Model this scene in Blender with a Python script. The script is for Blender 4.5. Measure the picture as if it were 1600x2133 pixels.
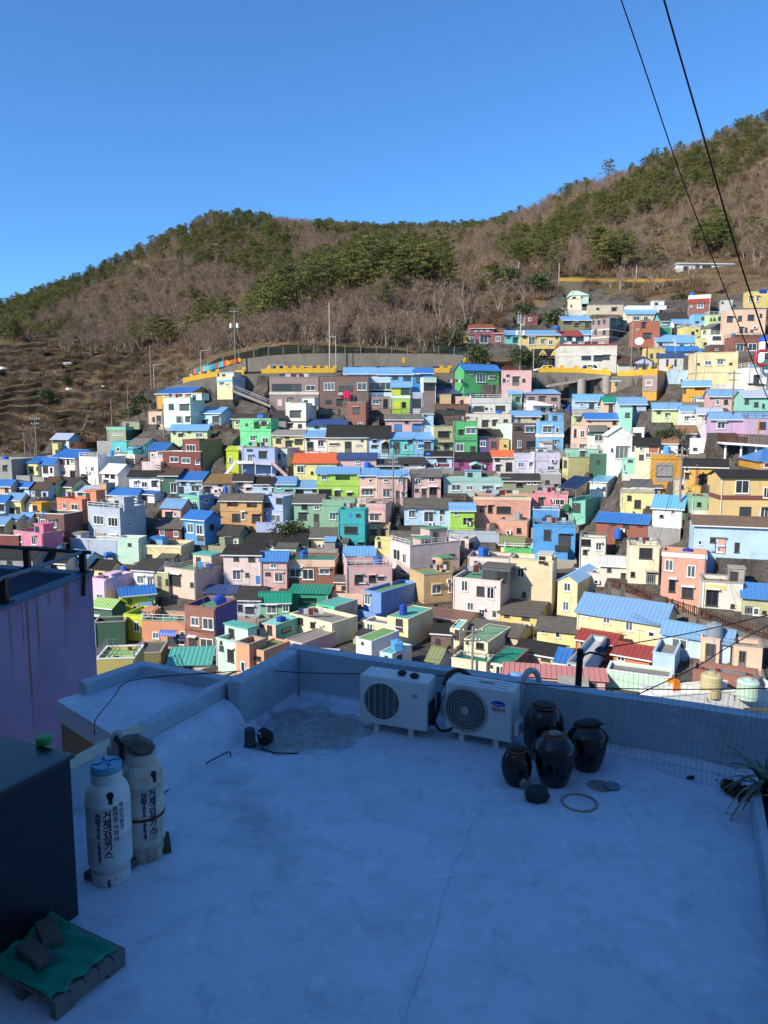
import bpy, math, random
import numpy as np
from mathutils import Vector, Matrix, noise as mnoise

for o in list(bpy.data.objects):
    bpy.data.objects.remove(o)
SC = bpy.context.scene
COL = SC.collection
R = math.radians

# ---------------------------------------------------------------- camera
F_PX, PW, PH = 1550.0, 1600.0, 2133.0      # focal length in pixels of the 1600 x 2133 photograph
CAM_Z, PITCH = 3.1, R(7.2)
cam = bpy.data.cameras.new('camera')
cam.sensor_fit = 'VERTICAL'; cam.sensor_height = 24.0
cam.lens = F_PX / PH * 24.0
cam.clip_start = 0.05; cam.clip_end = 6000
cam_o = bpy.data.objects.new('camera', cam); COL.objects.link(cam_o)
cam_o.location = (0, 0, CAM_Z); cam_o.rotation_euler = (R(90) - PITCH, 0, 0)
SC.camera = cam_o

# ---------------------------------------------------------------- sky, sun, exposure
SUN_EL = R(33)
SUN_AZ = R(51)                             # to the left of straight behind the camera
SUN_V = Vector((-math.sin(SUN_AZ) * math.cos(SUN_EL), -math.cos(SUN_AZ) * math.cos(SUN_EL), math.sin(SUN_EL)))
w = bpy.data.worlds.new('World'); SC.world = w; w.use_nodes = True
nt = w.node_tree; nt.nodes.clear()
sky = nt.nodes.new('ShaderNodeTexSky'); sky.sky_type = 'NISHITA'; sky.sun_disc = False
sky.sun_elevation = SUN_EL; sky.sun_rotation = math.atan2(SUN_V.x, SUN_V.y)
sky.altitude = 100; sky.air_density = 1.1; sky.dust_density = 0.3; sky.ozone_density = 10.0
bg = nt.nodes.new('ShaderNodeBackground'); bg.inputs['Strength'].default_value = 0.15
wo = nt.nodes.new('ShaderNodeOutputWorld')
tint = nt.nodes.new('ShaderNodeMix'); tint.data_type = 'RGBA'; tint.blend_type = 'MULTIPLY'; tint.inputs[0].default_value = 1.0
tint.inputs[7].default_value = (0.74, 0.96, 1.04, 1)      # the camera's cool white balance
nt.links.new(sky.outputs[0], tint.inputs[6]); nt.links.new(tint.outputs[2], bg.inputs['Color']); nt.links.new(bg.outputs[0], wo.inputs['Surface'])
sl = bpy.data.lights.new('sun', 'SUN'); sl.energy = 5.0; sl.angle = R(0.53); sl.color = (1.0, 0.91, 0.76)
so = bpy.data.objects.new('sun', sl); COL.objects.link(so)
so.rotation_euler = (-SUN_V).to_track_quat('-Z', 'Y').to_euler(); so.location = (-30, -30, 40)
SC.view_settings.view_transform = 'Standard'; SC.view_settings.look = 'None'
SC.view_settings.exposure = 0.42; SC.view_settings.gamma = 1.0
SC.view_settings.use_curve_mapping = False

# ---------------------------------------------------------------- photo geometry
CP, SP = math.cos(PITCH), math.sin(PITCH)
def ray(u, v):
    a = (u - 800.0) / F_PX; b = -(v - PH / 2) / F_PX
    return Vector((a, CP + b * SP, -SP + b * CP))
def at(u, v, y):                           # the point seen at photo pixel (u, v), y metres in front of the lens
    r = ray(u, v); k = y / r.y
    return Vector((r.x * k, y, CAM_Z + r.z * k))
def onz(u, v, z):                          # ... on the level plane z
    r = ray(u, v); k = (z - CAM_Z) / r.z
    return Vector((r.x * k, r.y * k, z))
def px(p):
    x, y, z = p[0], p[1], p[2] - CAM_Z
    f = y * CP - z * SP; b = y * SP + z * CP
    return 800 + F_PX * x / f, PH / 2 - F_PX * b / f

# ---------------------------------------------------------------- materials
def lin(c):
    c /= 255.0
    return c / 12.92 if c <= 0.04045 else ((c + 0.055) / 1.055) ** 2.4
def rgb(r, g, b, k=1.0):
    return (lin(r) * k, lin(g) * k, lin(b) * k, 1.0)
MATS = {}
def node(nt, t, **kw):
    n = nt.nodes.new(t)
    for k, v in kw.items(): setattr(n, k, v)
    return n
def mat(name, col, rough=0.7, kind='plain', amt=0.25, scale=1.0, metal=0.0, spec=0.35, bump=0.0, col2=None):
    key = (name,)
    if key in MATS: return MATS[key]
    m = bpy.data.materials.new(name); m.use_nodes = True; MATS[key] = m
    nt = m.node_tree; N = nt.nodes; L = nt.links
    b = N['Principled BSDF']
    b.inputs['Roughness'].default_value = rough; b.inputs['Metallic'].default_value = metal
    b.inputs['Specular IOR Level'].default_value = spec
    c = col; d = col2 or (col[0] * .55, col[1] * .53, col[2] * .5, 1)
    tc = node(nt, 'ShaderNodeTexCoord')
    def ramp(src, p0, p1):
        r = node(nt, 'ShaderNodeMapRange'); r.inputs[1].default_value = p0; r.inputs[2].default_value = p1
        L.new(src, r.inputs[0]); return r.outputs[0]
    def noise_(sc, det=4, vec=None, rg=.6):
        n = node(nt, 'ShaderNodeTexNoise'); n.inputs['Scale'].default_value = sc; n.inputs['Detail'].default_value = det
        n.inputs['Roughness'].default_value = rg
        L.new(vec or tc.outputs['Object'], n.inputs['Vector']); return n.outputs['Fac']
    def mix(f, a, bb):
        x = node(nt, 'ShaderNodeMix', data_type='RGBA')
        if isinstance(f, (int, float)): x.inputs[0].default_value = f
        else: L.new(f, x.inputs[0])
        for s, i in ((a, 6), (bb, 7)):
            if isinstance(s, tuple): x.inputs[i].default_value = s
            else: L.new(s, x.inputs[i])
        return x.outputs[2]
    def math_(op, a, bb):
        x = node(nt, 'ShaderNodeMath', operation=op)
        for s, i in ((a, 0), (bb, 1)):
            if isinstance(s, (int, float)): x.inputs[i].default_value = s
            else: L.new(s, x.inputs[i])
        return x.outputs[0]
    if kind == 'plain':
        f = math_('MULTIPLY', ramp(noise_(2.0 * scale, 5), .38, .72), amt)
        L.new(mix(f, c, d), b.inputs['Base Color'])
    elif kind == 'wall':                    # painted render: blotches, rain streaks, per-house tint
        oi = node(nt, 'ShaderNodeObjectInfo')
        off = node(nt, 'ShaderNodeVectorMath', operation='ADD'); L.new(tc.outputs['Object'], off.inputs[0])
        cmb = node(nt, 'ShaderNodeCombineXYZ')
        for i in range(3): L.new(math_('MULTIPLY', oi.outputs['Random'], 37.0 + 11 * i), cmb.inputs[i])
        L.new(cmb.outputs[0], off.inputs[1])
        mp = node(nt, 'ShaderNodeMapping'); mp.inputs['Scale'].default_value = (1, 1, .14); L.new(off.outputs[0], mp.inputs[0])
        streak = ramp(noise_(1.7 * scale, 6, mp.outputs[0], .7), .52, .74); blot2 = ramp(noise_(.8 * scale, 3, off.outputs[0], .5), .4, .62)
        blot = ramp(noise_(.55 * scale, 5, off.outputs[0], .6), .42, .72)
        fine = ramp(noise_(5 * scale, 4, off.outputs[0], .7), .35, .75)
        f = math_('ADD', math_('MULTIPLY', math_('MULTIPLY', streak, blot2), amt * 1.1), math_('ADD', math_('MULTIPLY', blot, amt * .5), math_('MULTIPLY', fine, amt * .2)))
        dirt = (col[0] * .30 + .035, col[1] * .29 + .03, col[2] * .27 + .022, 1)
        L.new(mix(f, c, dirt), b.inputs['Base Color'])
    elif kind == 'metal_roof':
        oi = node(nt, 'ShaderNodeObjectInfo')
        f1 = math_('MULTIPLY', ramp(noise_(.6 * scale, 5), .38, .7), amt)
        f2 = math_('MULTIPLY', oi.outputs['Random'], .16)
        f3 = math_('MULTIPLY', ramp(noise_(7 * scale, 4), .55, .8), amt * .5)
        L.new(mix(math_('ADD', f3, math_('ADD', f1, f2)), c, d), b.inputs['Base Color'])
    elif kind == 'slate':                   # old asbestos / tile roofing: lichen patches and courses
        f1 = ramp(noise_(1.3 * scale, 6, None, .68), .36, .68)
        f2 = ramp(noise_(9 * scale, 3), .4, .75)
        L.new(mix(math_('ADD', math_('MULTIPLY', f1, amt), math_('MULTIPLY', f2, amt * .4)), c, d), b.inputs['Base Color'])
    elif kind == 'brick':
        br = node(nt, 'ShaderNodeTexBrick'); br.inputs['Scale'].default_value = 4.5 * scale
        br.inputs['Color1'].default_value = c; br.inputs['Color2'].default_value = d
        br.inputs['Mortar'].default_value = (c[0] * .6 + .06, c[1] * .6 + .06, c[2] * .6 + .06, 1)
        br.inputs['Mortar Size'].default_value = .014
        sx = node(nt, 'ShaderNodeSeparateXYZ'); L.new(tc.outputs['Object'], sx.inputs[0])
        cb = node(nt, 'ShaderNodeCombineXYZ')
        L.new(math_('ADD', sx.outputs[0], sx.outputs[1]), cb.inputs[0]); L.new(sx.outputs[2], cb.inputs[1])
        L.new(cb.outputs[0], br.inputs['Vector'])
        f = math_('MULTIPLY', ramp(noise_(.8, 5), .4, .75), amt)
        L.new(mix(f, br.outputs[0], (c[0] * .45, c[1] * .45, c[2] * .45, 1)), b.inputs['Base Color'])
    elif kind == 'glass':
        oi = node(nt, 'ShaderNodeObjectInfo')
        L.new(mix(math_('MULTIPLY', oi.outputs['Random'], amt), c, d), b.inputs['Base Color'])
    elif kind == 'leaf':
        oi = node(nt, 'ShaderNodeObjectInfo')
        f = math_('ADD', math_('MULTIPLY', oi.outputs['Random'], .65), math_('MULTIPLY', ramp(noise_(.9 * scale, 3), .35, .7), .35))
        L.new(mix(f, c, d), b.inputs['Base Color'])
    if bump:
        bp = node(nt, 'ShaderNodeBump'); bp.inputs['Strength'].default_value = bump; bp.inputs['Distance'].default_value = .02
        L.new(noise_(14 * scale, 5), bp.inputs['Height']); L.new(bp.outputs[0], b.inputs['Normal'])
    return m

# ---------------------------------------------------------------- mesh helpers
class MB:
    def __init__(s): s.v = []; s.f = []; s.m = []
    def quad(s, a, b, c, d, m=0):
        i = len(s.v); s.v += [tuple(a), tuple(b), tuple(c), tuple(d)]; s.f.append((i, i+1, i+2, i+3)); s.m.append(m)
    def poly(s, pts, m=0):
        i = len(s.v); s.v += [tuple(p) for p in pts]; s.f.append(tuple(range(i, i + len(pts)))); s.m.append(m)
    def box(s, x0, y0, z0, x1, y1, z1, m=0, mt=None):
        i = len(s.v)
        s.v += [(x0,y0,z0),(x1,y0,z0),(x1,y1,z0),(x0,y1,z0),(x0,y0,z1),(x1,y0,z1),(x1,y1,z1),(x0,y1,z1)]
        s.f += [(i,i+3,i+2,i+1),(i+4,i+5,i+6,i+7),(i,i+1,i+5,i+4),(i+1,i+2,i+6,i+5),(i+2,i+3,i+7,i+6),(i+3,i,i+4,i+7)]
        s.m += [m, m if mt is None else mt, m, m, m, m]
    def hexa(s, p, m=0):                    # 8 points, bottom ring then top ring
        i = len(s.v); s.v += [tuple(q) for q in p]
        s.f += [(i,i+3,i+2,i+1),(i+4,i+5,i+6,i+7),(i,i+1,i+5,i+4),(i+1,i+2,i+6,i+5),(i+2,i+3,i+7,i+6),(i+3,i,i+4,i+7)]
        s.m += [m]*6
    def bar(s, a, b, w=.04, h=None, m=0):   # square bar between two points
        a = Vector(a); b = Vector(b); d = (b - a)
        if d.length < 1e-6: return
        d.normalize(); up = Vector((0,0,1)) if abs(d.z) < .95 else Vector((0,1,0))
        s1 = d.cross(up).normalized() * (w/2); s2 = s1.normalized().cross(d).normalized() * ((h or w)/2)
        s.hexa([a-s1-s2, a+s1-s2, a+s1+s2, a-s1+s2, b-s1-s2, b+s1-s2, b+s1+s2, b-s1+s2], m)
    def tube(s, pts, r, n=6, m=0, caps=True):
        pts = [Vector(p) for p in pts]; k = len(pts); rs = r if isinstance(r, (list, tuple)) else [r]*k
        base = len(s.v); ref = None
        for i, p in enumerate(pts):
            d = (pts[min(i+1,k-1)] - pts[max(i-1,0)]).normalized()
            if ref is None: ref = Vector((0,0,1)) if abs(d.z) < .9 else Vector((1,0,0))
            a = d.cross(ref).normalized(); bb = a.cross(d).normalized(); ref = bb
            for j in range(n):
                t = 2*math.pi*j/n; s.v.append(tuple(p + (a*math.cos(t) + bb*math.sin(t))*rs[i]))
        for i in range(k-1):
            for j in range(n):
                s.f.append((base+i*n+j, base+i*n+(j+1)%n, base+(i+1)*n+(j+1)%n, base+(i+1)*n+j)); s.m.append(m)
        if caps:
            s.f.append(tuple(base+j for j in range(n))[::-1]); s.f.append(tuple(base+(k-1)*n+j for j in range(n))); s.m += [m, m]
    def lathe(s, prof, n=24, c=(0,0,0), m=0):  # prof: (radius, z)
        base = len(s.v)
        for (r, z) in prof:
            for j in range(n):
                t = 2*math.pi*j/n; s.v.append((c[0]+r*math.cos(t), c[1]+r*math.sin(t), c[2]+z))
        for i in range(len(prof)-1):
            for j in range(n):
                s.f.append((base+i*n+j, base+i*n+(j+1)%n, base+(i+1)*n+(j+1)%n, base+(i+1)*n+j)); s.m.append(m)
        if prof[0][0] > 1e-4: s.f.append(tuple(base+j for j in range(n))[::-1]); s.m.append(m)
        if prof[-1][0] > 1e-4: s.f.append(tuple(base+(len(prof)-1)*n+j for j in range(n))); s.m.append(m)
    def blob(s, c, rx, ry, rz, seed=0, n=12, k=8, rough=.18, m=0):  # a stone
        base = len(s.v); c = Vector(c)
        for i in range(k+1):
            th = math.pi*i/k
            for j in range(n):
                ph = 2*math.pi*j/n
                d = Vector((math.sin(th)*math.cos(ph), math.sin(th)*math.sin(ph), math.cos(th)))
                q = 1 + rough*2*mnoise.noise(d*1.3 + Vector((seed*3.1, seed*1.7, 0))) + rough*.7*mnoise.noise(d*3.1 + Vector((seed, 5, 0)))
                s.v.append((c.x+d.x*rx*q, c.y+d.y*ry*q, c.z+d.z*rz*q))
        for i in range(k):
            for j in range(n):
                s.f.append((base+i*n+j, base+(i+1)*n+j, base+(i+1)*n+(j+1)%n, base+i*n+(j+1)%n)); s.m.append(m)
    def mesh(s, name, mats, smooth=False):
        me = bpy.data.meshes.new(name); me.from_pydata(s.v, [], s.f)
        for m in (mats if isinstance(mats, (list, tuple)) else [mats]): me.materials.append(m)
        if any(s.m): me.polygons.foreach_set('material_index', s.m)
        if smooth: me.polygons.foreach_set('use_smooth', [True]*len(me.polygons))
        me.update(); return me
    def build(s, name, mats, parent=None, smooth=False, loc=(0,0,0), label=None):
        o = bpy.data.objects.new(name, s.mesh(name, mats, smooth)); COL.objects.link(o)
        o.location = loc; o.parent = parent
        if label: o['label'] = label
        return o
def obj(name, me, parent=None, loc=(0,0,0), rz=0.0):
    o = bpy.data.objects.new(name, me); COL.objects.link(o); o.location = loc; o.parent = parent
    if rz: o.rotation_euler = (0, 0, rz)
    return o
def tag(o, label, cat, group=None):
    o['label'] = label; o['category'] = cat
    if group: o['group'] = group
    return o
def thing(name, label, cat, loc=(0,0,0), rz=0.0, group=None):
    o = bpy.data.objects.new(name, None); COL.objects.link(o); o.location = loc; o.rotation_euler = (0, 0, rz)
    o.empty_display_size = .2
    return tag(o, label, cat, group)
def struct(o, kind='structure'):
    o['kind'] = kind; return o
def bevel(o, w=.01, seg=2):
    md = o.modifiers.new('bevel', 'BEVEL'); md.width = w; md.segments = seg; md.limit_method = 'ANGLE'; md.angle_limit = R(40)
    return o
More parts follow.
